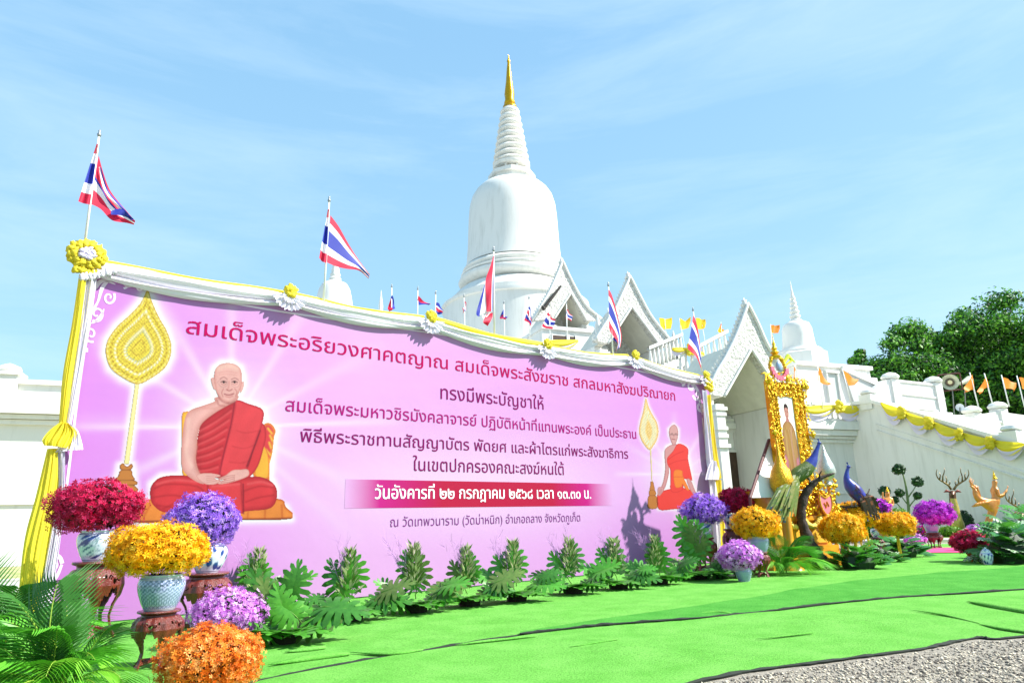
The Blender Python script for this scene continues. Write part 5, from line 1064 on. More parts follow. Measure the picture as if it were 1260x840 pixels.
# ---------------------------------------------------------------- split leaved plants
mon1 = mat('monstera_green', '5ba636', .32, col2='448a2a', nscale=6, trans=.3, spec=.5); mon2 = mat('monstera_dark', '3f7c2c', .38, col2='316624', nscale=6, trans=.2, spec=.3); mon3 = mat('monstera_olive', '66803a', .5, col2='4a6a2a', nscale=6, trans=.2)
varg = mat('variegated_leaf', '3d7a30', .45, col2='d5e2c8', nscale=9, trans=.2, lo=.47, hi=.56); stalk_m = mat('leaf_stalk', '5c8a34', .5)
def leaf_mesh(m, slit=.62, lobes=8, fold=.22, droop=.35, name='leaf', wide=1.):
    Mg = cr2([(0.02, -.12), (.16, -.26), (.36, -.2), (.5, .02), (.53, .3), (.46, .56), (.31, .8), (.14, .97), (0, 1.08)], 6, False); Mg = np.array(Mg); n = len(Mg)
    def mar(s): x = s*(n-1); i = min(int(x), n-2); return Mg[i]+(Mg[i+1]-Mg[i])*(x-i)
    def pt(s, r, e):
        a = mar(s); y0 = .02+.98*max(0, s-.12)**1.15*.98; x = a[0]*r*e*wide; y = y0+(a[1]-y0)*r
        return (x, y, fold*abs(x)-droop*(max(0, y)**2)*.6-droop*.9*x*x*2)
    b = MB(); rv = [0, .3, .55, .84, 1.04] if slit > 0 else [0, .34, .6, .82, 1.]
    for e in (-1, 1):
        for k in range(lobes):
            s0, s1 = k/lobes, (k+1)/lobes; sm = (s0+s1)/2
            ss = [(s0, s1), (s0, s1)]+[(sm+(s0-sm)*w, sm+(s1-sm)*w) for w in ((.72, .6, .22) if slit > 0 else (1, 1, 1))]
            o = len(b.v)
            for j, r in enumerate(rv):
                a, c = ss[j]
                for q in (0, .5, 1): rr = r*(1-(.06 if q != .5 and j == 4 else 0)); b.v.append(pt(lerp(a, c, q), rr, e))
            for j in range(4):
                for q in range(2): f = (o+j*3+q, o+j*3+q+1, o+(j+1)*3+q+1, o+(j+1)*3+q); b.f.append(f if e > 0 else tuple(reversed(f))); b.m.append(0)
    b.mi = 1; b.tube([(0, -.45, -.2), (0, -.15, -.03), (0, 0, .012), (0, .5, -.08*droop*2), (0, 1.0, -.6*droop)], [.018, .016, .016, .01, .003], 4)
    o = b.build(name, [m, stalk_m], None, smooth=True); me = o.data; bpy.data.objects.remove(o); return me
LM = [leaf_mesh(mon1), leaf_mesh(mon2, droop=.5), leaf_mesh(mon3, fold=.1, droop=.25), leaf_mesh(mon1, droop=.15, fold=.35, wide=1.1), leaf_mesh(varg, slit=.5, lobes=6), leaf_mesh(mat('glossy_leaf', '2f6a22', .25, col2='438534', nscale=4, trans=.15), slit=0, wide=.75, droop=.4)]
def put_leaf(par, me, base, d, up, sc_, name='leaf'):
    d = np.array(d, float); d /= np.linalg.norm(d); up = np.array(up, float); x = np.cross(d, up); x /= np.linalg.norm(x)+1e-9; z = np.cross(x, d)
    o = bpy.data.objects.new(name, me); COL.objects.link(o); o.parent = par; M = Matrix(((x[0], d[0], z[0], base[0]), (x[1], d[1], z[1], base[1]), (x[2], d[2], z[2], base[2]), (0, 0, 0, 1))) @ Matrix.Scale(sc_, 4); o.matrix_local = M; return o
pale1 = mat('pale_foliage', 'a6b87a', .6, trans=.25); pale2 = mat('pale_foliage_grey', 'a8aa84', .6, trans=.25); twig = mat('dry_pink_twig', 'b083b8', .8)
def blades(par, c, R, H, n, rs, mats, L=.12, w=.014, name='pale_foliage', lean=(0, 0)):
    t = rs.rand(n); a = rs.rand(n)*2*PI; rad = R*(1-t*.75)*np.sqrt(rs.rand(n))*1.; B = np.stack([c[0]+rad*np.cos(a)*.6+lean[0]*t, c[1]+rad*np.sin(a)*.6+lean[1]*t, c[2]+t*H], 1)
    D = np.stack([np.cos(a), np.sin(a), .7+.9*t+rs.rand(n)*.5], 1); D /= np.linalg.norm(D, axis=1)[:, None]; W = np.cross(D, rs.randn(n, 3)); W /= np.linalg.norm(W, axis=1)[:, None]; l = L*rs.uniform(.6, 1.3, n)[:, None]
    V = np.stack([B, B+D*l*.45+W*w, B+D*l-np.array([0, 0, .1])*l, B+D*l*.45-W*w], 1).reshape(-1, 3)
    return tag(npmesh(name, V, np.arange(len(V)).reshape(-1, 4), mats, par, mi=rs.randint(0, len(mats), n)), kind='stuff')
def twigs(par, c, H, n, rs, lean):
    b = MB()
    for i in range(n):
        a = rs.rand()*6.3; p0 = np.array(c); d = np.array([math.cos(a)*.35+lean[0], math.sin(a)*.2+lean[1], 1.]); d /= np.linalg.norm(d); L_ = H*rs.uniform(.6, 1.)
        pts = [p0+d*L_*t+rs.randn(3)*.012*t for t in (0, .35, .7, 1.)]; b.tube(pts, [.004, .003, .002, .001], 3, cap=False)
        for j in range(9):
            t = rs.uniform(.4, 1.); q = p0+d*L_*t; e = d+rs.randn(3)*.55; e /= np.linalg.norm(e); b.tube([q, q+e*L_*.14, q+e*L_*.22+A3(0, 0, .01)], [.002, .0015, .001], 3, cap=False)
    return tag(b.build('dry_twigs', twig, par), kind='stuff')
pl = [((350, 792), 1.05, 'big', 'large split leaf plant right of the pink lilac flowers at left'), ((318, 752), 1.0, 'up', 'split leaf plant with upright round leaf beside the left violet pot'), ((432, 764), 1., 'n', 'split leaf plant below the left end of the magenta date band'), ((512, 754), 1.05, 'n', 'split leaf plant with pale spray under the word line start'), ((578, 746), .95, 'n', 'split leaf plant under the middle of the date band'),
      ((636, 740), 1.0, 'n', 'dense split leaf plant under the printed place line end'), ((706, 731), 1.0, 'n', 'split leaf plant midway between place line and small printed monk'), ((762, 725), .95, 'n', 'split leaf plant left below the small printed monk'), ((812, 719), .95, 'n', 'split leaf plant right below the small printed monk'), ((861, 713), 1.1, 'tall', 'tall split leaf plant before the right violet flower stool')]
CD = np.array([0, -1., 0])
for i, (px, sc_, kind, lab) in enumerate(pl):
    rs = np.random.RandomState(40+i); p = G(*px); toc = -p[:2]/np.linalg.norm(p[:2]); T3 = A3(toc[0], toc[1], 0); SD = A3(-toc[1], toc[0], 0)
    t = thing('split_leaf_plant', lab, 'plant', p, 0, 'split leaf plants along the banner foot'); far = depth(p); s0 = sc_*(.385+.01*max(0, far-9))
    for j in range(6):      # ground fan leaning to the viewer
        a = (j-2.5)*.52+rs.uniform(-.15, .15); d = T3*math.cos(a)+SD*math.sin(a); put_leaf(t, LM[rs.choice([0, 0, 3, 3])], A3(0, 0, .12)+d*.1, d+A3(0, 0, .18-.1*(j % 2)), A3(0, 0, 1)+d*.4, s0*rs.uniform(.85, 1.15))
    for j in range(6):      # side leaves
        e = 1 if j % 2 else -1; d = SD*e*rs.uniform(.7, 1.1)+T3*rs.uniform(-.1, .6)+A3(0, 0, rs.uniform(.0, .55)); put_leaf(t, LM[rs.choice([0, 1, 2, 0, 1, 3])], A3(0, 0, .12+.04*j*sc_)+SD*e*(.12+.05*j), d, A3(0, 0, 1)+T3*.7, s0*rs.uniform(.6, 1.15))
    for j in range(3 if kind != 'tall' else 7):      # upright leaves behind
        e = rs.uniform(-1.3, .4); d = A3(0, 0, 1)+SD*e*.55+T3*rs.uniform(-.1, .35); put_leaf(t, LM[rs.choice([1, 0, 3, 2])], A3(0, 0, .3*sc_+.06*j)-T3*.02+SD*e*.1, d, T3+A3(0, 0, .2), s0*rs.uniform(.8, 1.05)*(1.15 if kind == 'tall' else 1))
    if kind in ('n', 'up'):
        blades(t, (SD[0]*-.04, SD[1]*-.04, .3*sc_), .22*sc_, .5*sc_, 230, rs, [pale1, pale2, mon3], lean=(0, 0)); twigs(t, tuple(-SD*.12+A3(0, 0, .4)), .62*sc_, 9, rs, tuple((-SD*.28)[:2]))
    if kind == 'tall': twigs(t, (.0, 0, .5), .5, 5, rs, tuple((SD*.3)[:2]))
    b = MB(); b.lathe([(.14, .01), (.16, .12), (.001, .13)], 10); b.build('plant_pot', soil, t)
    if kind == 'big':
        for j in range(3): d = -SD*(.3+.3*j)+A3(0, 0, .9)+T3*.2; put_leaf(t, LM[0], A3(0, 0, .25)+SD*.05*j, d, T3+A3(0, 0, .3), s0*.85)
# clumps of glossy leaves below the golden domes and at the right edge
def clump(name, label, px, R, H, n, seed, meshes, size, group='leafy clumps on the turf'):
    rs = np.random.RandomState(seed); p = G(*px); t = thing(name, label, 'plant', p, 0, group)
    for j in range(n):
        a = rs.rand()*2*PI; r = R*math.sqrt(rs.rand()); z = H*(1-(r/R)**2)*rs.uniform(.25, 1.); d = A3(math.cos(a), math.sin(a)-.3, rs.uniform(.0, .7)); put_leaf(t, meshes[rs.randint(len(meshes))], A3(r*math.cos(a), r*math.sin(a)*.7, z+.06), d, A3(rs.uniform(-.3, .3), -.4, 1), size*rs.uniform(.7, 1.2))
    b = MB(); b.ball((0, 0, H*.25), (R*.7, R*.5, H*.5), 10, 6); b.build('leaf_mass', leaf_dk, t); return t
clump('leafy_clump', 'glossy leaf clump at the foot of the front golden flower dome', (1057, 700), .5, .5, 75, 60, [LM[5], LM[5], LM[3], LM[0]], .24)
clump('leafy_clump', 'leafy clump between the two groups of golden flowers', (1078, 692), .5, .45, 50, 61, [LM[5], LM[5], LM[4]], .22)
clump('leafy_clump', 'glossy leaf clump under the right golden flower dome', (1108, 686), .6, .5, 60, 62, [LM[5], LM[3], LM[5]], .24)
clump('leafy_clump', 'large variegated leaf clump at the right edge beside the lidded jar', (1246, 693), .6, .9, 90, 63, [LM[5], LM[4], LM[4], LM[0], LM[1]], .3)
clump('leafy_clump', 'green leaf clump above the variegated one at the right edge', (1268, 686), .7, 1.15, 80, 64, [LM[5], LM[0], LM[3]], .32)
clump('leafy_clump', 'dark low clump behind the small pot at the right banner corner', (893, 712), .35, .22, 24, 65, [LM[1], LM[1]], .2)
# ---------------------------------------------------------------- palms
pg = mat('palm_green', '52a028', .45, col2='6ab838', nscale=5, trans=.25); pg2 = mat('palm_dark', '356e22', .5, trans=.25)
def frond_mesh(m, L=1., n=19, droop=.75, ll=.52, w=.0115, seed=0, spread=.75):
    rs = np.random.RandomState(seed); V = []; F = []
    def R(t): return np.array([0, L*t*math.cos(droop*t*.9), L*(t*.25*math.sin(1.2)-droop*t*t*.55)])
    for i in range(n):
        t = .14+.85*i/(n-1); p = R(t); tg = R(min(1, t+.02))-R(t-.02); tg /= np.linalg.norm(tg)
        for e in (-1, 1):
            l = ll*(math.sin(PI*min(.97, .14+.83*t))**.7)*rs.uniform(.88, 1.08); d = A3(e*math.sin(spread), 0, 0)+tg*math.cos(spread)+A3(0, 0, .25); d /= np.linalg.norm(d); sd = np.cross(d, A3(0, 0, 1)); sd /= np.linalg.norm(sd)
            o = len(V)
            for q, ww in ((0, .5), (.3, 1.), (.65, .8), (1., .05)): c = p+d*l*q+A3(0, 0, -l*.7*q*q)+tg*l*.08*q*q; V += [c+sd*w*ww, c+A3(0, 0, -w*.35*ww), c-sd*w*ww]
            for j in range(3):
                for k in range(2): F.append((o+j*3+k, o+j*3+k+1, o+(j+1)*3+k+1, o+(j+1)*3+k))
    b = MB(); b.add(V, F); b.mi = 1; b.tube([R(t) for t in np.linspace(0, 1, 9)], np.linspace(.013, .003, 9), 5); o = b.build('f', [m, mat('rachis', '8aa83a', .5)]); me = o.data; bpy.data.objects.remove(o); return me
FM = [frond_mesh(pg, seed=1), frond_mesh(pg, droop=1.0, seed=2), frond_mesh(pg2, droop=.55, seed=3), frond_mesh(mat('palm_bright', '84c63c', .4, trans=.3), droop=.9, seed=4)]
def palm(label, px, fr, L, seed, z=.1):
    rs = np.random.RandomState(seed); p = G(*px); t = thing('palm_plant', label, 'plant', p)
    for i, (az, el, s, k) in enumerate(fr):
        d = A3(math.sin(R_(az))*math.cos(R_(el)), -math.cos(R_(az))*math.cos(R_(el)), math.sin(R_(el))); o = put_leaf(t, FM[k], A3(rs.uniform(-.08, .08), rs.uniform(-.08, .08), z), d, A3(0, 0, 1) if el < 70 else A3(0, -1, .2), L*s, 'frond')
    b = MB()
    for i in range(7): a = rs.rand()*6.3; b.tube([(.06*math.cos(a), .06*math.sin(a), 0), (.09*math.cos(a), .09*math.sin(a), z+.18)], .014, 5)
    b.build('stalks', stalk_m, t); return t
fr = [(az, el, s, k) for az, el, s, k in [(-85, 40, 1.05, 0), (-60, 25, 1., 3), (-35, 20, .9, 0), (-10, 15, .95, 3), (15, 18, 1., 0), (40, 22, 1., 3), (62, 20, 1.05, 0), (85, 28, 1.1, 3), (100, 45, 1., 0), (-100, 55, 1.1, 0), (-70, 65, 1., 1), (-40, 70, 1.05, 2), (0, 62, .95, 0), (30, 68, 1., 2), (60, 60, 1.1, 1), (80, 68, 1., 2), (120, 60, .9, 2), (160, 70, .9, 1), (-140, 62, .9, 2), (-20, 45, .95, 1), (50, 42, 1., 0), (-65, 45, 1., 0), (20, 40, .9, 3), (95, 15, .95, 1), (-5, 82, 1., 2), (45, 84, 1., 2)]]
palm('areca palm with arching feathery fronds at the lower left corner', (70, 872), [(a, e*.95, s*(.95 if e > 50 and a < 20 else .62 if a > 30 else .66 if e > 50 else 1.), k) for a, e, s, k in fr], .82, 3, .12)
palm('second areca palm clump at the left edge below the yellow drape', (-4, 848), [(a*1.1+10, e, s, k) for a, e, s, k in fr[:20]], .78, 5, .12)
palm('low green palm on the turf left of the leafless trunk', (964, 706), [(a, e*.8+8, s, k) for a, e, s, k in fr[:20]], .8, 9, .08)
# ---------------------------------------------------------------- royal portrait stand
FA = R_(60); F0 = G(985, 699); FE = A3(math.sin(FA), math.cos(FA), 0); FN = A3(FE[1], -FE[0], 0); FRZ = PI/2-FA
def fq(x, y, n=0.):
    p = PL(x, y, F0, FA, n); d = p-F0; return float(d@FE), float(d[2])
def FP(s, n, z): return F0+FE*s+FN*n+A3(0, 0, z)
satin = mat('gold_satin', 'dc9a1e', .35, col2='c98212', nscale=2.5, coat=.2, bump=.1, bscale=6); pale_y = mat('pale_garland', 'e8d25a', .7)
t_ = thing('portrait_pedestal', 'golden satin covered stepped pedestal behind the leafless trunk', 'pedestal', FP(0, 0, 0), FRZ)
(xa, _), (xb, _) = fq(948, 690), fq(1030, 690); z1 = fq(985, 640)[1]; z2 = fq(985, 603)[1]; zb_ = fq(985, 672)[1]
b = MB(); b.bx(xa-.1, xb+.1, -.15, 1.1, .01, zb_*.55); b.bx(xa-.03, xb+.03, -.08, 1.1, zb_*.55+.002, zb_); b.build('base_step', satin, t_)
b = MB(); b.bx(xa+.08, xb-.1, 0, 1., zb_+.002, z1); b.build('body', satin, t_)
w = (xb-xa-.3)/3
for k in range(3):
    b = MB(); x = xa+.13+k*w; b.bx(x+.03, x+w-.05, -.035, -.003, zb_+.06, z1-.08); o = b.build('front_panel', mat('satin_light', 'e8b23a', .35, coat=.2), t_)
b = MB(); b.bx(xa-.02, xb, -.07, 1.05, z1+.002, z1+.09); b.bx(xa+.15, xb-.2, .05, .95, z1+.092, z2-.08); b.bx(xa+.05, xb-.1, -.02, 1., z2-.078, z2); b.build('cornice', satin, t_)
b = MB()
for k in range(60): x = xa+(xb-xa)*k/59; u = (k % 15)/14; crumple(b, (x, -.1, z1+.02-.3*4*u*(1-u)*.5), .05, k)
b.build('garland', pale_y, t_, smooth=True)
b = MB()
for k in range(190):
    rs = np.random.RandomState(k); crumple(b, (lerp(*(fq(978, 600)[0], fq(1028, 600)[0]), rs.rand()), -.1+.1*rs.rand(), lerp(fq(1000, 636)[1], fq(1000, 590)[1], rs.rand()**1.3)), .036, k, 7, 5)
tag(b.build('side_garland', goldorn, t_, smooth=True), kind='stuff')
# crest
sx, sz = fq(1008, 620); t_ = thing('shield_crest', 'pink shield crest with gold edge below the silver finial', 'crest', FP(sx, .16, 0), FRZ); q = [(-.18, .2), (0, .13), (.18, .2), (.2, 0), (.12, -.16), (0, -.24), (-.12, -.16), (-.2, 0)]
b = MB(); b.prism([(x, sz+z) for x, z in cr2(q, 3)][::-1], -.02, .02); b.build('shield', mat('crest_pink', 'd9707c', .5), t_)
b = MB(); P_ = cr2(q, 3); b.tube([(x, -.025, sz+z) for x, z in P_+[P_[0]]], .018, 6); b.build('gold_rim', goldorn, t_); b = MB(); b.tube([(-.08, -.03, sz+.03), (-.02, -.03, sz-.08), (.02, -.03, sz+.05), (.08, -.03, sz-.05)], .012, 5); b.build('monogram', goldorn, t_)
# ornate gold frame
t_ = thing('gilded_picture', 'tall ornate gold picture frame with portrait on the golden pedestal', 'picture frame', FP(0, .0, 0), FRZ)
oc = [fq(941, 464), fq(988, 471), fq(1003, 600), fq(958, 600)]; ic = [fq(954, 486), fq(974, 490), fq(985, 588), fq(966, 590)]
xl, xr = oc[0][0], oc[1][0]; zt, zbm = (oc[0][1]+oc[1][1])/2, fq(975, 602)[1]; il, ir = ic[0][0], ic[1][0]; it, ib = (ic[0][1]+ic[1][1])/2, fq(976, 588)[1]
b = MB()
for x0, x1, z0, z1_ in ((xl+.06, il, zbm, zt-.06), (ir, xr-.06, zbm, zt-.06), (il+.001, ir-.001, it, zt-.06), (il+.001, ir-.001, zbm, ib)): b.bx(x0, x1, -.02, .1, z0, z1_)
b.build('frame_moulding', gold, t_)
rs = np.random.RandomState(2); b = MB()
def scroll(b, x, z, r, a0, dr):
    pts = []
    for q in range(11): u = q/10; a = a0+dr*u*5.5; rr_ = r*(1-.8*u); pts.append((x+rr_*math.cos(a), -.04-.035*u, z+rr_*math.sin(a)))
    b.tube(pts, np.linspace(r*.1, r*.22, 11), 5)
k = 0
xs_ = [(xl, il), (ir, xr)]
for z in np.arange(zbm, zt, .11):
    for x0, x1 in xs_:
        for f in (.12, .5, .86):
            scroll(b, lerp(x0, x1, f)+rs.uniform(-.03, .03), z+rs.uniform(-.04, .04), rs.uniform(.045, .085), rs.rand()*6, rs.choice([-1, 1])); k += 1
            if rs.rand() < .6: crumple(b, (lerp(x0, x1, f)+rs.uniform(-.05, .05), -.04, z+rs.uniform(-.05, .05)), (rs.uniform(.015, .03), .025, rs.uniform(.015, .045)), k, 7, 5)
for x in np.arange(xl, xr, .09):
    for f in (0., .35, .7, 1.0): scroll(b, x+rs.uniform(-.03, .03), lerp(it+.04, zt+.03, f)+rs.uniform(-.04, .04), rs.uniform(.05, .1), rs.rand()*6, rs.choice([-1, 1])); k += 1
for cx_, cz_, r_ in ((xl+.02, zt-.05, .17), (xr-.02, zt-.1, .15), ((xl+xr)/2, zt+.04, .14), (xl, (zt+zbm)/2, .1), (xr, (zt+zbm)/2, .1), (xr, zbm+.1, .12)):
    for e in (-1, 1): scroll(b, cx_+e*.05, cz_, r_, 1.5-e*.8, e)
    crumple(b, (cx_, -.08, cz_), (.06, .05, .08), k, 9, 6)
o = b.build('carved_ornament', goldorn, t_, smooth=True); tag(o, kind='stuff')
b = MB(); P_ = [(il, ib), (ir, ib), (ir, it), (il, it), (il, ib)]; b.tube([(x, -.03, z) for x, z in P_], .018, 6); b.build('inner_bead', gold, t_)
# portrait print: standing figure in a gold ceremonial robe on white
nx, nz2 = 70, 170; X, Z = np.meshgrid(np.linspace(il, ir, nx), np.linspace(ib, it, nz2)); U = (X-il)/(ir-il)*100; W = (it-Z)/(it-ib)*300
p = Paint(U, W); p.C[:] = np.array([.8, .79, .77]); p.A[:] = 1
KBs = KB
p.fill([(38, 92), (52, 86), (62, 92), (82, 112), (92, 150), (95, 210), (90, 262), (96, 302), (2, 302), (10, 262), (6, 200), (8, 150), (16, 112)], (214, 160, 92), (176, 110, 70), 14)
for i in range(16): xx = 14+i*5; p.line([(xx+rs.randint(-3, 3), 115+rs.randint(0, 20)), (xx+rs.randint(-6, 6), 200), (xx+rs.randint(-4, 4), 292)], 2.2, (236, 200, 120) if i % 2 else (150, 84, 60), .6)
p.line([(28, 110), (48, 170), (44, 300)], 5, (200, 150, 60), .8); p.line([(70, 110), (60, 170), (66, 300)], 4, (226, 170, 150), .7)
p.fill([(10, 215), (26, 235), (24, 262), (8, 262)], (230, 150, 160), (190, 90, 110), 4); p.fill([(76, 230), (92, 230), (94, 275), (74, 270)], (230, 150, 160), (190, 90, 110), 4)
p.fill([(40, 40), (52, 36), (62, 44), (64, 62), (58, 82), (50, 88), (42, 80), (37, 60)], (232, 164, 150), (196, 116, 110), 5); p.fill([(36, 52), (38, 34), (50, 26), (62, 34), (65, 50), (60, 44), (44, 42)], (60, 34, 34), sm=True)
p.fill([(44, 82), (58, 82), (60, 94), (42, 94)], (214, 140, 130)); p.line([(43, 56), (48, 55)], 1.2, (60, 30, 30), .9); p.line([(54, 56), (59, 57)], 1.2, (60, 30, 30), .9); p.line([(47, 74), (55, 74)], 1.3, (160, 60, 70), .9); p.line([(51, 58), (50, 67)], 1., (190, 110, 100), .7)
idx = np.arange(nx*nz2).reshape(nz2, nx); F = np.stack([idx[:-1, :-1], idx[:-1, 1:], idx[1:, 1:], idx[1:, :-1]], -1).reshape(-1, 4)
npmesh('portrait_print', np.stack([X, np.full_like(X, -.024), Z], -1).reshape(-1, 3), F, printm, t_, cols=p.C.reshape(-1, 3))
# gold bulb vase before the frame, emblem above, leaning board, silver finial
sx, _ = fq(948, 590); z_t, z_b = fq(946, 540)[1], fq(949, 606)[1]; h = z_t-z_b; r = .24
t_ = thing('gold_bulb_vase', 'bulbous gold vase with narrow neck at the lower left of the gold frame', 'vase', FP(sx, .28, 0), FRZ)
b = MB(); b.lathe([(r*.5, z_b-.35), (r*.62, z_b-.3), (r*.5, z_b-.2), (r*.7, z_b-.02), (r*.97, z_b+h*.1), (r, z_b+h*.22), (r*.82, z_b+h*.38), (r*.42, z_b+h*.52), (r*.18, z_b+h*.68), (r*.07, z_b+h*.98), (.01, z_b+h)], 28); b.build('vessel', mat('gold_mosaic', 'e0b01a', .3, .55, col2='b98208', nscale=30, bump=.7, bscale=55), t_, smooth=50)
b = MB(); b.lathe([(.24, 0.012), (.22, .05), (.1, .12), (.1, z_b-.36)], 14); b.build('stand', satin, t_, smooth=40)
ex, ez = fq(955, 448); t_ = thing('royal_emblem', 'gold spired emblem with pink ribbon on top of the gold frame', 'emblem', FP(ex, .03, zt+.02), FRZ); ez -= zt+.02
b = MB(); b.lathe([(.1, 0), (.13, .05), (.06, .1), (.1, .14), (.05, .2), (.07, .24), (.03, .3), (.04, .34), (.012, .42), (.002, .62)], 12, (-.04, 0, ez+.12)); b.build('spire', goldorn, t_, smooth=50)
b = MB()
for k in range(22): a = R_(-40+260*k/21); crumple(b, (.25*math.cos(a), 0, ez-.08+.26*math.sin(a)), .045, k, 7, 5)
b.build('wreath', goldorn, t_, smooth=True)
b = MB()
for k in range(9): a = R_(195+150*k/8); b.box((.25*math.cos(a), -.05, ez-.08+.26*math.sin(a)), (.1, .03, .1))
b.build('ribbon', mat('ribbon_pink', 'd8647e', .5), t_)
b = MB(); b.ball((0, -.04, ez-.06), (.09, .05, .12), 12, 8); b.build('medallion', mat('emblem_blue', '8fa4c4', .3), t_, smooth=True)
b = MB(); b.tube([(.2, 0, ez+.02), (.4, 0, ez+.22), (.62, 0, ez+.1)], [.02, .06, .01], 6); b.tube([(.3, 0, ez-.0), (.5, 0, ez+.12)], [.02, .03], 6); b.build('side_leaf', mat('lime_leaf', 'd8e03c', .5), t_)
b = MB(); b.tube([(0, 0, 0), (0, 0, ez-.2)], .04, 6); b.build('post', gold, t_)
pa, pb_ = FP(*(lambda q: (q[0], -.25, q[1]))(fq(946, 541, -.25))), FP(*(lambda q: (q[0], .15, q[1]))(fq(923, 612, .15)))
t_ = thing('leaning_board', 'white board with thin dark red frame leaning left behind the gold frame', 'board', pb_*np.array([1, 1, 0]))
rt = FE*1.1; b = MB(); b.add([pb_, pb_+rt, pa+rt, pa, pb_-FN*.02, pb_+rt-FN*.02, pa+rt-FN*.02, pa-FN*.02], [(0, 1, 2, 3), (7, 6, 5, 4), (0, 3, 7, 4), (3, 2, 6, 7), (2, 1, 5, 6)]); b.build('panel', mat('board_white', 'e8e8e4', .6), t_, world=True)
b = MB(); b.tube([pb_*np.array([1, 1, 0])-FE*.12, pb_, pa, pa+rt*.3], .035, 6); b.build('frame_edge', mat('maroon_frame', '5c2420', .5), t_, world=True)
sp = G(1046, 697); t_ = thing('silver_finial', 'silver white teardrop finial between the two peacocks', 'finial', sp+A3(0, .5, 0)); q = sp+A3(0, .5, 0); kk = mpp(q); z1, z2 = above(q, 598), above(q, 546)
b = MB(); h = z2-z1; b.lathe([(.3*kk*10, z1), (.5*kk*10, z1+.04), (.3*kk*10, z1+h*.12), (.9*kk*10, z1+h*.22), (1.15*kk*10, z1+h*.34), (1.0*kk*10, z1+h*.48), (.6*kk*10, z1+h*.66), (.25*kk*10, z1+h*.84), (.1*kk*10, z1+h*.95), (.004, z2)], 22); b.build('drop', mat('silver', 'cfd3ce', .25, .5, col2='b5bab5', nscale=20, bump=.5, bscale=60), t_, smooth=50)
b = MB(); b.lathe([(.12, .01), (.1, .1), (.04, .14), (.04, z1)], 10); b.build('stand', satin, t_, smooth=40)
# ---------------------------------------------------------------- skinned bodies
def skin(name, nodes, edges, mats, par=None, sub=2, root=0, world=False, data=False):
    me = bpy.data.meshes.new(name); me.from_pydata([tuple(map(float, n[0])) for n in nodes], edges, []); o = bpy.data.objects.new(name, me); COL.objects.link(o)
    m = o.modifiers.new('s', 'SKIN'); sv = me.skin_vertices[0].data
    for i, n in enumerate(nodes): r = n[1]*1.28; sv[i].radius = (r, r) if not hasattr(r, '__len__') else r; sv[i].use_root = (i == root)
    s = o.modifiers.new('u', 'SUBSURF'); s.levels = sub; s.render_levels = sub; dg = bpy.context.evaluated_depsgraph_get(); dg.update(); e = bpy.data.meshes.new_from_object(o.evaluated_get(dg)); bpy.data.objects.remove(o)
    vs = [tuple(v.co) for v in e.vertices]; fs = [tuple(p.vertices) for p in e.polygons]; bpy.data.meshes.remove(e)
    b = MB(); b.add(vs, fs); return b.build(name, mats, par, smooth=True, world=world)
def chain(*lists):
    """several chains of (pos, r); a chain may start with an int index of an earlier node"""
    N = []; E_ = []
    for ch in lists:
        prev = None
        for it in ch:
            if isinstance(it, int): prev = it; continue
            N.append(it); i = len(N)-1
            if prev is not None: E_.append((prev, i))
            prev = i
    return N, E_
def pz(px, py, Y): return PY(px, py, Y)
# leafless curved trunk with peacock
tp = G(1016, 699); Yt = tp[1]; bark = mat('dark_bark', '2c2220', .85, col2='453630', nscale=14, bump=1., bscale=25)
t_ = thing('leafless_trunk', 'dark curved leafless tree trunk standing on the turf beside the pedestal', 'tree trunk', tp); kk = mpp(tp)
pts = [(1015, 700), (1010, 692), (1001, 676), (993, 660), (987, 643), (986, 628), (989, 612), (996, 600), (1004, 592), (1014, 586), (1027, 582)]; rr = [14, 10.5, 7.6, 6.6, 6, 5.6, 5.4, 4.6, 3.4, 2.4, 1.1]
P_ = smooth_path([pz(x, y, Yt) for x, y in pts], 4); R0 = np.interp(np.linspace(0, 1, len(P_)), np.linspace(0, 1, len(rr)), rr)*kk
b = MB(); n = len(P_); rs = np.random.RandomState(3); b.tube(P_, [r*(1+.09*math.sin(i*1.7)+.05*rs.randn()) for i, r in enumerate(R0)], 14); o = b.build('trunk', bark, t_, smooth=True, world=True)
b = MB(); b.tube([pz(999, 597, Yt), pz(996, 590, Yt-.05), pz(990, 585, Yt-.1)], [2.2*kk, 1.5*kk, .9*kk], 8); b.tube([pz(1009, 590, Yt), pz(1008, 584, Yt-.1), pz(1011, 579, Yt-.14)], [1.6*kk, 1.1*kk, .6*kk], 8); b.build('side_branch', bark, t_, smooth=True, world=True)
pblue = mat('peacock_blue', '161e82', .4, col2='1c3a9a', nscale=20, coat=.3); pgreen = mat('peacock_green', '3a5a1e', .45, col2='5a6a28', nscale=18, bump=.6, bscale=60); pwhite_ = mat('feather_white', 'cfcfc8', .7, col2='8f9a80', nscale=20); pbrown = mat('feather_brown', '4a3218', .6, col2='2a2414', nscale=20); ptail = mat('train_feather', '5c7a30', .4, col2='8a8a50', nscale=8, trans=.15); eye_m = mat('feather_eye', '1c6a58', .3, col2='2040a0', nscale=15); beak = mat('beak', '8a8478', .4); blackm = mat('black_eye', '101010', .2)
def body_mesh(name, mat_, path, radii, par, n=12, squash=.85):
    P = smooth_path(path, 5); R = np.interp(np.linspace(0, 1, len(P)), np.linspace(0, 1, len(radii)), radii); b = MB(); b.tube(P, [(r, r*squash) for r in R], n); return b.build(name, mat_, par, smooth=True, world=True)
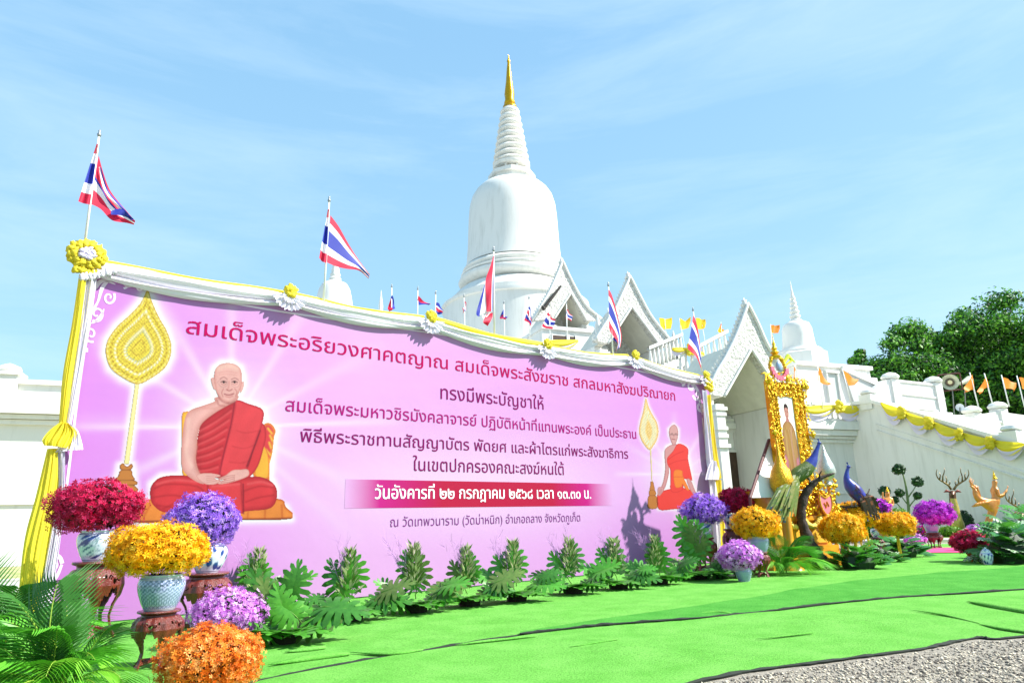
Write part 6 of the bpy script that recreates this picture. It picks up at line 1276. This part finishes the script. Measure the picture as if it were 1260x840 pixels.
def peacock(label, Y, neck, body, tail0, tailend, nfe, mats, perch, legs, seed, spread, tl, tfwd=.0):
    q = pz(*perch, Y); t = thing('peacock', label, 'peacock', q, 0, 'peacock figures'); k = mpp(q); rs = np.random.RandomState(seed)
    allp = [pz(x, y, Y) for x, y, r in neck]+[pz(x, y, Y) for x, y, r in body]; R = [r*k for x, y, r in neck]+[r*k for x, y, r in body]
    nn = len(neck); P = smooth_path(allp, 5); RR = np.interp(np.linspace(0, 1, len(P)), np.linspace(0, 1, len(R)), R); b = MB(); b.tube(P, [(r, r*.85) for r in RR], 14); cut = int(len(P)*(nn-.5)/(len(allp)-1))
    for i in range(len(b.f)): b.m[i] = 0 if (i < cut*14 or i == len(b.f)-2) else 1
    b.build('body', [mats[0], mats[1]], t, smooth=True, world=True)
    h = allp[0]; nx_ = allp[0]-allp[1]; d = A3(nx_[0] if abs(nx_[0]) > .001 else .01, 0, 0); d /= np.linalg.norm(d); hb = MB(); hb.ball(tuple(h), (2.6*k, 2.1*k, 2.1*k), 12, 8); hb.build('head', mats[0], t, smooth=True, world=True)
    b = MB(); b.tube([h+d*2*k, h+d*5*k-A3(0, 0, .9*k)], [1.0*k, .15*k], 6); b.build('beak', beak, t, world=True)
    b = MB(); b.ball(tuple(h+d*.9*k+A3(0, -1.9*k, .5*k)), .45*k, 6, 4); b.build('eye', blackm, t, world=True)
    b = MB()
    for i in range(5): a = (i-2)*.3; e = h+A3(math.sin(a)*1.5*k-d[0]*k, 0, 5*k); b.tube([h+A3(0, 0, 1.6*k), e], .18*k, 4); b.ball(tuple(e), .55*k, 5, 4)
    b.build('crest', mats[0], t, world=True)
    b = MB(); s = pz(*tail0, Y)
    for i in range(nfe):        # train feathers
        f = i/(nfe-1)-.5; e = pz(tailend[0]+f*spread+rs.uniform(-3, 3), tailend[1]+abs(f)*-6+rs.uniform(-18, 4)*tl, Y-tfwd+rs.uniform(-.15, .1)); m = (s+e)/2+A3(f*.1, rs.uniform(-.12, .02), .1); m2 = s*.3+m*.7; pth = smooth_path([s+rs.randn(3)*.03, m2+rs.randn(3)*.02, m, e], 3); w = rs.uniform(1.2, 2.4)*k
        o = len(b.v)
        for j, p_ in enumerate(pth):
            ww = w*(.5+.7*math.sin(PI*min(1, j/(len(pth)-1)*.95+.05))); b.v += [tuple(p_+A3(ww, 0, .2*ww)), tuple(p_-A3(ww, 0, .2*ww))]
            if j: K = len(b.v); b.f.append((K-4, K-3, K-1, K-2)); b.m.append(int(rs.rand() < .3) if j < 8 else 0)
        if rs.rand() < .3:
            c = pth[-1]; o = len(b.v); b.v += [tuple(c+A3(0, -.012, 0)+A3(math.cos(a)*.9*k, 0, math.sin(a)*1.3*k)) for a in np.linspace(0, 2*PI, 7)[:-1]]; b.f.append(tuple(range(o, o+6))); b.m.append(2)
    tag(b.build('train_feathers', [mats[2], mats[3], eye_m], t, world=True), kind='stuff')
    b = MB()
    for i in range(90):          # scale-like back feathers
        u = rs.rand(); c = P[int((cut/len(P)+u*(1-cut/len(P)))*(len(P)-1))]; r = RR[int((cut/len(P)+u*(1-cut/len(P)))*(len(P)-1))]; a = rs.uniform(0, 2*PI); q2 = c+A3(0, -1, 0)*r*.9*abs(math.cos(a))+A3(0, 0, 1)*r*math.sin(a); s_ = 2.2*k; dd = (P[-1]-P[cut]); dd /= np.linalg.norm(dd)
        o = len(b.v); b.v += [tuple(q2), tuple(q2+dd*s_+A3(0, -.02, .35*s_)), tuple(q2+dd*2*s_+A3(0, -.02, 0)), tuple(q2+dd*s_-A3(0, .02, .35*s_))]; b.f.append((o, o+1, o+2, o+3)); b.m.append(rs.randint(2))
    tag(b.build('wing_feathers', [mats[1], mats[3]], t, world=True), kind='stuff')
    for a, c in legs: b = MB(); pa, pc_ = pz(*a, Y), pz(*c, Y-.05); b.tube([pa, pc_], .5*k, 6); [b.tube([pc_, pc_+A3(x*2*k, -.04, -.5*k)], .3*k, 4) for x in (-1, 0, 1)]; b.build('leg', beak, t, world=True)
    return t
peacock('blue necked peacock with long green train perched on the leafless trunk', Yt-.05, [(1008, 545, 1.8), (1005, 553, 2.6), (1002, 561, 4.2), (999, 568, 6.4)], [(992, 577, 9), (982, 584, 9.5), (972, 593, 8), (963, 605, 6), (957, 613, 3)], (980, 584), (958, 640), 46, (pblue, pgreen, ptail, mat('train_pale', 'a8b090', .5, trans=.2)), (1000, 592), [((994, 580), (997, 592)), ((1000, 578), (1003, 588))], 4, 40, 1., 1.1)
peacock('deep blue peacock with brown train standing behind the golden flowers', G(1050, 694)[1]+.6, [(1044, 574, 1.8), (1042, 581, 2.3), (1042, 589, 4.2), (1046, 597, 7.6)], [(1052, 604, 9), (1058, 611, 8), (1064, 620, 5), (1068, 628, 3)], (1058, 606), (1072, 640), 36, (pblue, mat('breast_blue', '1c2a9c', .35, col2='3a2418', nscale=9), pbrown, mat('feather_rust', '8a4a20', .5)), (1050, 622), [((1049, 606), (1048, 622)), ((1054, 606), (1053, 622))], 6, 22, .6)
q = G(1050, 694)+A3(0, .6, 0); t_ = thing('branch_perch', 'dark forked branch holding the second peacock', 'branch', q); b = MB(); kk = mpp(q)
b.tube([q, pz(1046, 650, q[1]), pz(1040, 624, q[1]), pz(1060, 622, q[1])], [.09, .07, .05, .03], 8); b.tube([pz(1046, 640, q[1]), pz(1064, 618, q[1]), pz(1070, 601, q[1])], [.04, .03, .012], 7); b.tube([pz(1040, 624, q[1]), pz(1030, 622, q[1]), pz(1027, 612, q[1])], [.03, .02, .01], 6); b.build('bark', bark, t_, smooth=True, world=True)
# ---------------------------------------------------------------- golden statues
gsk = mat('statue_gold', 'dc9448', .32, .25, col2='c9772c', nscale=6, coat=.3); gdk = mat('statue_bronze', '5c3a24', .4, .3); gbelly = mat('deer_gold_belly', 'c9b45a', .35, .3, col2='a8904a', nscale=9); antm = mat('antler_gold', '8a7440', .35, .4, col2='4a3420', nscale=12)
def local_thing(name, label, cat, foot): p = G(*foot); t = thing(name, label, cat, p); k = mpp(p); return t, p, k, (lambda x, y, dy=0.: PY(x, y, p[1]+dy*k))
def deer(label, foot, hx, hy, full=True):
    t, p, k, q = local_thing('deer_statue', label, 'deer statue', foot); dx = hx-foot[0]; H = lambda x, y, d=0.: q(hx+x, hy+y, d)
    zb = (foot[1]-hy)
    N, E_ = chain([(H(6, 42, 0), 6.2*k), (H(4, 34, -1), 5.6*k), (H(3, 24, -2), 4.6*k), (H(1, 14, -2), 3.8*k), (H(0, 7, -2), 3.0*k), (H(0, 1, -2), 3.3*k), (H(0, 4, -7), 2.0*k), (H(0, 5.5, -10), 1.4*k)],
                  [0, (H(6, 44, 8), 6.6*k), (H(7, 44, 18), 6.8*k), (H(7, 45, 26), 5.5*k)],
                  [0, (H(2, 48, -3), 2.6*k), (H(1.5, 54, -3), 1.6*k), (H(1.5, zb-3, -3), 1.2*k), (H(1.5, zb, -4), 1.5*k)], [0, (H(9, 48, -3), 2.6*k), (H(9.5, 54, -3), 1.6*k), (H(9.5, zb-3, -3), 1.2*k), (H(9.5, zb, -4), 1.5*k)],
                  [10, (H(3, 50, 25), 2.4*k), (H(2.5, 56, 28), 1.4*k), (H(2.5, zb, 26), 1.3*k)], [10, (H(11, 50, 25), 2.4*k), (H(11.5, 56, 28), 1.4*k), (H(11.5, zb, 26), 1.3*k)])
    o = skin('body', N, E_, [gdk, gbelly], t, 2, 0, world=True)
    inv = WM[t].inverted(); fr_ = [abs((WM[t] @ v.co).x-np.interp((WM[t] @ v.co).z, [H(6, 42)[2], H(0, 7)[2]], [H(6, 42)[0], H(0, 7)[0]])) for v in o.data.vertices]
    for f in o.data.polygons:
        c = f.center; w = WM[t] @ c; f.material_index = 1 if (f.normal.y < -.25 and H(0, 9)[2] > w.z > H(0, 46)[2]) else 0
    for e in (-1, 1):
        b = MB(); a = H(e*2.5, 1, -2); c = H(e*7, -.5, -2); d = H(e*11, 1.5, -2); b.tube([a, c, d], [(.8*k, .8*k), (1.8*k, 1.*k), (.2*k, .2*k)], 8); b.build('ear', mat('ear_red', '8a3a30', .5), t, smooth=True, world=True)
        b = MB(); b.ball(tuple(H(e*2.3, .6, -5)), .7*k, 6, 5); b.build('eye', blackm, t, world=True)
        b = MB()
        main = [H(e*1.5, -2), H(e*5, -7), H(e*11, -11), H(e*17, -15), H(e*20, -21), H(e*19, -27)]; b.tube(smooth_path(main, 4), np.linspace(1.5, .35, 21)*k, 7)
        for s_, pts in ((1, [(8, -9), (7, -14), (9, -19)]), (1, [(12, -12), (12, -18), (10, -24), (10, -29)]), (1, [(16, -14), (15, -19), (16, -23)]), (1, [(5, -7), (3, -10), (4, -13)])): b.tube([H(e*x, y) for x, y in pts], np.linspace(1.1, .3, len(pts))*k, 6)
        b.build('antler', antm, t, smooth=True, world=True)
    return t
deer('golden stag statue with spreading antlers facing the viewer on the lawn', (1173, 658), 1172, 604)
deer('second stag statue mostly hidden behind the big leaves at the right edge', (1256, 662), 1257, 631)
# kinnari: human torso, bird legs, wings and raised tail
t, p, k, q = local_thing('kinnari_statue', 'golden half bird half human statue with pointed crown, hands joined', 'statue', (1221, 660))
N, E_ = chain([(q(1222, 622), 5.2*k), (q(1226, 616), 4.2*k), (q(1225, 609), 3.2*k), (q(1224, 603), 3.9*k), (q(1223.5, 598), 1.7*k), (q(1224, 594), 2.6*k), (q(1224, 590), 2.3*k)],
              [0, (q(1212, 618), 4.8*k), (q(1203, 614), 3.4*k), (q(1200, 607), 2.6*k), (q(1199, 601), 1.8*k), (q(1194, 597), .9*k)],
              [0, (q(1224, 630, -2), 3.4*k), (q(1218, 640, -2), 1.9*k), (q(1217, 652, -2), 1.5*k), (q(1217, 659, -2), 1.8*k)], [0, (q(1219, 632, 3), 3.*k), (q(1214, 641, 3), 1.7*k), (q(1213, 652, 3), 1.4*k), (q(1213, 659, 3), 1.8*k)],
              [3, (q(1227, 603, -3), 1.9*k), (q(1229, 610, -4), 1.5*k), (q(1235, 608, -3), 1.2*k), (q(1239, 602, -1), .9*k)], [3, (q(1221, 603, 3), 1.9*k), (q(1229, 612, 4), 1.4*k), (q(1235, 609, 3), 1.2*k), (q(1239, 603, 1), .9*k)])
skin('body', N, E_, gsk, t, 2, 0, world=True)
b = MB(); kk = k; c = q(1224, 589); b.lathe([(2.6*k, -.5*k), (2.8*k, .4*k), (1.9*k, 1.2*k), (2.2*k, 2.*k), (1.4*k, 3.2*k), (1.6*k, 4*k), (.9*k, 6*k), (.2*k, 10*k)], 12, tuple(c)); b.build('crown', goldorn, t, smooth=50, world=True)
b = MB()
for i in range(7): a = q(1207-i*.9, 613-i*1.8); e = q(1200-i*1.2+(i % 2)*4, 601-i*.6-(i % 2)*3, (i-3)*1.); b.tube([a, (a+e)/2+A3(-.02, 0, .03), e], [1.3*k, 1.5*k, .2*k], 6)
for i in range(3): a = q(1199, 603-i*2); b.tube([a, q(1195-i, 598-i*3), q(1198-i*2, 590-i*1.5)], [1.2*k, 1.1*k, .15*k], 6)
b.build('tail_plumes', gsk, t, smooth=True, world=True)
b = MB()
for i in range(8): a = q(1219-i*1.6, 616+i*.3, -4.5); e = q(1207-i*1.7, 622+i*.3-(i % 2), -5); b.tube([a, (a+e)/2+A3(0, -.03, .02), e], [(1.3*k, .6*k), (1.6*k, .6*k), (.2*k, .2*k)], 6)
b.build('wing', gsk, t, smooth=True, world=True)
b = MB()
for i in range(5): c0 = q(1239+.3*i, 602-.8*i); b.tube([q(1238, 604), c0, q(1240, 598-.3*i, (i-2)*.4)], [.5*k, .4*k, .2*k], 5)
b.build('joined_hands', gsk, t, smooth=True, world=True)
b = MB(); 
for e in (-1, 1): b.ball(tuple(q(1225.3, 591.5, e*.8-2.2)), .28*k, 5, 4)
b.ball(tuple(q(1226.6, 593, -1.6)), .5*k, 6, 5); b.build('face_features', gdk, t, smooth=True, world=True)
b = MB(); b.lathe([(6*k, .01), (6*k, 2*k), (5*k, 3*k), (5*k, 4*k)], 16, tuple(q(1216, 660)*np.array([1, 1, 0]))); b.build('base', gsk, t, smooth=40, world=True)
# praying golden statuette
t, p, k, q = local_thing('golden_statuette', 'small golden deity statuette with raised hand beside magenta flowers', 'statue', (1092, 668))
N, E_ = chain([(q(1092, 630), 4.6*k), (q(1092, 624), 3.3*k), (q(1092, 618), 3.6*k), (q(1092, 613.5), 3.9*k), (q(1092, 611), 1.6*k), (q(1092, 607.5), 2.5*k), (q(1092, 604.5), 2.*k)],
              [0, (q(1092, 645), 5*k), (q(1092, 660), 5.2*k), (q(1092, 667), 5.6*k)], [3, (q(1087, 614), 1.8*k), (q(1085.4, 619, -1), 1.3*k), (q(1086.5, 614, -4), 1.*k), (q(1086, 608, -4), .8*k), (q(1086.2, 605, -4), .7*k)], [3, (q(1097, 614), 1.8*k), (q(1099, 620, -1), 1.3*k), (q(1095, 623, -4), 1.*k), (q(1092, 622, -5), .8*k)])
skin('body', N, E_, gsk, t, 2, 0, world=True)
b = MB(); b.lathe([(2.3*k, 0), (2.5*k, .6*k), (1.5*k, 1.5*k), (1.7*k, 2.2*k), (.8*k, 3.5*k), (.15*k, 6*k)], 12, tuple(q(1092, 604.5))); b.build('crown', goldorn, t, smooth=50, world=True)
b = MB()
for e in (-1, 1): b.ball(tuple(q(1092+e*.9, 607, -2.3)), .3*k, 5, 4)
b.build('eyes', blackm, t, world=True)
b = MB(); b.tube([q(1088, 616, -3.6), q(1092, 620, -4), q(1096, 616, -3.6)], .5*k, 6); b.tube([q(1087.5, 626, -4), q(1092, 627, -5), q(1096.5, 626, -4)], .7*k, 6); b.build('necklace', goldorn, t, smooth=True, world=True)
# ---------------------------------------------------------------- garden behind
def leaf_cloud(n, rs, C, R, size, shell=.55, sq=1.):
    v = rs.randn(n, 3); v /= np.linalg.norm(v, axis=1)[:, None]; r = shell+(1-shell)*rs.rand(n); P = C+v*r[:, None]*R; N = v+rs.randn(n, 3)*.7; N /= np.linalg.norm(N, axis=1)[:, None]; T = np.cross(N, rs.randn(n, 3)); T /= np.linalg.norm(T, axis=1)[:, None]; B = np.cross(N, T); s = size*rs.uniform(.6, 1.35, n)[:, None]
    return np.stack([P-T*s, P-B*s*.45+N*s*.1, P+T*s, P+B*s*.45+N*s*.1], 1).reshape(-1, 3)
def bush(name, label, px, w, h, mats, n, seed, size=.05, group='clipped bushes on the lawn', cat='bush', depth_=None):
    rs = np.random.RandomState(seed); p = G(*px); k = mpp(p); t = thing(name, label, cat, p, 0, group); R = np.array([w/2*k, (depth_ or w/2)*k, h*.55*k])
    V = leaf_cloud(n, rs, A3(0, 0, h*.48*k), R, size, .8); V[:, 2] = np.maximum(V[:, 2], .01); tag(npmesh('foliage', V, np.arange(len(V)).reshape(-1, 4), mats, t, mi=rs.randint(0, len(mats), n)), kind='stuff')
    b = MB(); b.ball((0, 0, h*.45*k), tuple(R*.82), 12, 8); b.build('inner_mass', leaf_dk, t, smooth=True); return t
hg = [mat('hedge_lime', '7ea428', .6, trans=.2), mat('hedge_green', '5a8a22', .6, trans=.2)]; dg = [mat('bush_dark', '1f4020', .6), mat('bush_mid', '2f5a28', .6)]
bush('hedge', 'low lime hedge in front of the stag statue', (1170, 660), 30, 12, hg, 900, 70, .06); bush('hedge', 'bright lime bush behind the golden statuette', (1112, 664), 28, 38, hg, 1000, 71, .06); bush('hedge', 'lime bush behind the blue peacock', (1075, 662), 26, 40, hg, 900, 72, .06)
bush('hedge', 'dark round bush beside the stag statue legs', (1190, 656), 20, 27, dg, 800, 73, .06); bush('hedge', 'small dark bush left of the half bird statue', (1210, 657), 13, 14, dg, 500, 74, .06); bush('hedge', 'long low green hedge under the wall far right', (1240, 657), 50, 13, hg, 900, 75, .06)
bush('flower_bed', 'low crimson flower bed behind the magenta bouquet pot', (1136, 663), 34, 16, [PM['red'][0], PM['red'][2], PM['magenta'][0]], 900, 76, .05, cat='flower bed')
t, p, k, q = local_thing('boulder', 'pale rounded boulder on the lawn beside the stag statue', 'rock', (1195, 662)); b = MB(); rs = np.random.RandomState(8); b.ball((0, 0, 5*k), (13*k, 8*k, 9*k), 18, 10)
b.v = [(x*(1+.06*math.sin(z*9+y*7)), y, max(0, z*(1+.08*math.sin(x*5)))) for x, y, z in b.v]; b.build('rock_body', mat('boulder_stone', 'b8b29a', .9, col2='9a9480', nscale=4, bump=.6, bscale=9), t, smooth=True)
# cloud pruned tree
t, p, k, q = local_thing('topiary_tree', 'cloud pruned tree with leaf balls against the grey wall', 'tree', (1119, 661)); b = MB()
b.tube(smooth_path([q(1119, 661), q(1119, 640), q(1117, 615), q(1114, 595), q(1110, 580)], 4), np.linspace(2.4, .8, 17)*k, 8)
for a, c, d in (((1118, 624), (1124, 616), (1130, 611)), ((1117, 612), (1123, 604), (1129, 594)), ((1118, 622), (1112, 614), (1107, 607)), ((1118, 632), (1108, 624), (1101, 616))): b.tube([q(*a), q(*c), q(*d)], [1.*k, .7*k, .5*k], 6)
b.build('trunk', mat('topiary_bark', '6a7a50', .8), t, smooth=True, world=True)
for i, (x, y, r) in enumerate(((1106, 577.5, 8), (1129, 592.5, 7), (1107, 606, 5.5), (1129, 609.5, 5), (1101, 614.5, 4.5), (1088, 604, 7))):
    rs = np.random.RandomState(90+i); V = leaf_cloud(420, rs, q(x, y), np.array([r*k]*2+[r*.9*k]), .07, .5); tag(npmesh('leaf_ball', V, np.arange(len(V)).reshape(-1, 4), dg, t, mi=rs.randint(0, 2, 420), world=True), kind='stuff')
# loudspeaker masts
pm = -9
def tz(x, y, n=pm): return PL(x, y, T0, TA, n)
b = MB(); t_ = thing('loudspeaker', 'grey horn loudspeaker in dark red square frame on poles before the trees', 'loudspeaker', tz(1170, 470)*np.array([1, 1, 0])+A3(0, 0, 0)); k = mpp(tz(1170, 470))
c = tz(1169, 470); hor = mat('horn_grey', 'c4c6a8', .5, col2='aeb094', nscale=3); vd = A3(-.45, -.88, -.1); vd /= np.linalg.norm(vd); xu = np.cross(vd, A3(0, 0, 1)); xu /= np.linalg.norm(xu); zu = np.cross(xu, vd)
Mh = Matrix(((xu[0], -zu[0], vd[0], c[0]), (xu[1], -zu[1], vd[1], c[1]), (xu[2], -zu[2], vd[2], c[2]), (0, 0, 0, 1)))
def lathe_m(b, prof, M, n=24, cap=False): o = len(b.v); b.lathe(prof, n, cap=cap); [b.v.__setitem__(i, tuple(M @ Vector(b.v[i]))) for i in range(o, len(b.v))]
b = MB(); lathe_m(b, [(9.6*k, 1.2*k), (9.4*k, 1.6*k), (8*k, .2*k), (5.5*k, -2*k), (4*k, -4*k), (4*k, -6*k)], Mh); b.build('horn', hor, t_, smooth=50, world=True)
b = MB(); lathe_m(b, [(4.2*k, -3.8*k), (4.2*k, -.6*k), (3.6*k, -.2*k), (.01, -.2*k)], Mh); b.build('horn_throat', mat('horn_brown', '5c4a38', .6), t_, smooth=40, world=True)
b = MB(); lathe_m(b, [(2.6*k, -.2*k), (2.4*k, .8*k), (.01, 1.*k)], Mh, 16); b.build('driver_cap', mat('horn_cream', 'd8cc9c', .5), t_, smooth=50, world=True)
mr = mat('rust_frame', '4c221c', .7)
for e in (-1, 1):
    b = MB(); a, c2 = c+xu*e*11.5*k-zu*10*k, c+xu*e*11.5*k+zu*10*k; b.tube([a, c2], .9*k, 4); b.build('frame_bar', mr, t_, world=True)
    b = MB(); a, c2 = c-xu*11.5*k+zu*e*10*k, c+xu*11.5*k+zu*e*10*k; b.tube([a, c2], .9*k, 4); b.build('frame_bar', mr, t_, world=True)
    b = MB(); b.tube([tz(1172 if e < 0 else 1187, 480), tz(1178 if e < 0 else 1192, 560)], .7*k, 6); b.build('mast', mat('mast_grey', '6c6e64', .6), t_, world=True)
b = MB(); a = tz(1181, 472); c2 = tz(1193, 467); b.tube([a, (a+c2)/2, c2], [1.6*k, 3*k, 5*k], 14); b.build('side_horn', hor, t_, smooth=40, world=True)
t_ = thing('satellite_dish', 'small white round dish on a thin mast below the loudspeaker', 'dish', tz(1181, 501)*np.array([1, 1, 0])); b = MB(); c = tz(1181, 501); Mh2 = Matrix.Translation(Vector(c)) @ Mh.to_3x3().to_4x4(); lathe_m(b, [(4.6*k, .8*k), (3*k, .2*k), (.01, -.2*k), (.01, -.6*k), (4.6*k, .5*k)], Mh2, 18); b.build('dish', mat('dish_white', 'd5dadc', .4), t_, smooth=40, world=True)
b = MB(); b.tube([c, tz(1183, 540)], .6*k, 6); b.build('mast', mat('mast_grey', '6c6e64', .6), t_, world=True)
# ---------------------------------------------------------------- trees
tg_ = [mat('tree_leaf_light', '6cab2c', .55, trans=.3), mat('tree_leaf', '458226', .55, trans=.25), mat('tree_leaf_dark', '173a12', .6, trans=.15)]; trunk_m = mat('tree_bark', '5c5244', .9, col2='3c342a', nscale=6, bump=.8, bscale=12)
def tree(label, x, ytop, Y, wpx, seed, nclump=46, nl=330, size=.34, low=.3, group='trees behind the temple terrace'):
    Y += 13
    size = .21; nl = int(nl*1.9); rs = np.random.RandomState(seed); top = PY(x, ytop, Y); H = top[2]*1.04; base = A3(top[0], Y, 0); k = depth(top)/FPX; R = wpx/2*k; t = thing('broadleaf_tree', label, 'tree', base, 0, group); V = []; mi = []; b = MB()
    b.tube(smooth_path([A3(0, 0, 0), A3(.2, 0, H*.25), A3(-.1, .2, H*.5), A3(.1, 0, H*.8)], 4), np.linspace(.5, .12, 13), 9); b.build('trunk', trunk_m, t, smooth=True); b = MB()
    for i in range(nclump):
        v = rs.randn(3); v /= np.linalg.norm(v); u = rs.rand()**.4; c = A3(v[0]*R*u*.85, v[1]*R*.6*u, H*(low+(1-low)*.5)+v[2]*H*(1-low)*.47*u); cr__ = R*rs.uniform(.14, .34); V.append(leaf_cloud(nl, rs, c, np.array([cr__, cr__, cr__*.75]), size, .2)); up = (v[2]+1)/2*.5+.25; mi.append(rs.choice(3, nl, p=[.35, .4, .25]))
        if i % 3 == 0: b.tube([A3(0, 0, H*rs.uniform(.3, .6)), c*A3(.5, .5, .8)+A3(0, 0, H*.05), c], [.14, .08, .03], 5)
    b.build('branches', trunk_m, t, smooth=True); V = np.concatenate(V); tag(npmesh('crown', V, np.arange(len(V)).reshape(-1, 4), tg_, t, mi=np.concatenate(mi)), kind='stuff'); return t
tree('small loose tree at the left end of the tree group behind the temple', 1058, 424, 62, 74, 101, 34, 210, .3, .35)
tree('dense leafy tree behind the upper parapet', 1108, 408, 58, 150, 102, 80, 300, low=.15)
tree('tall tree above the loudspeaker', 1168, 386, 60, 190, 103, 100, 330, low=.15)
tree('tallest leafy tree at the right edge of the view', 1256, 354, 56, 200, 104, 110, 340, low=.12)
tree('leafy tree cut by the right edge behind the orange flags', 1300, 372, 50, 130, 105, 50, 320, low=.2)
tree('round topped tree between the loudspeaker and the upper parapet', 1146, 398, 60, 130, 107, 70, 300, low=.15)
tree('shaded tree between the loudspeaker and orange flags', 1208, 392, 64, 190, 106, 80, 300, low=.05)
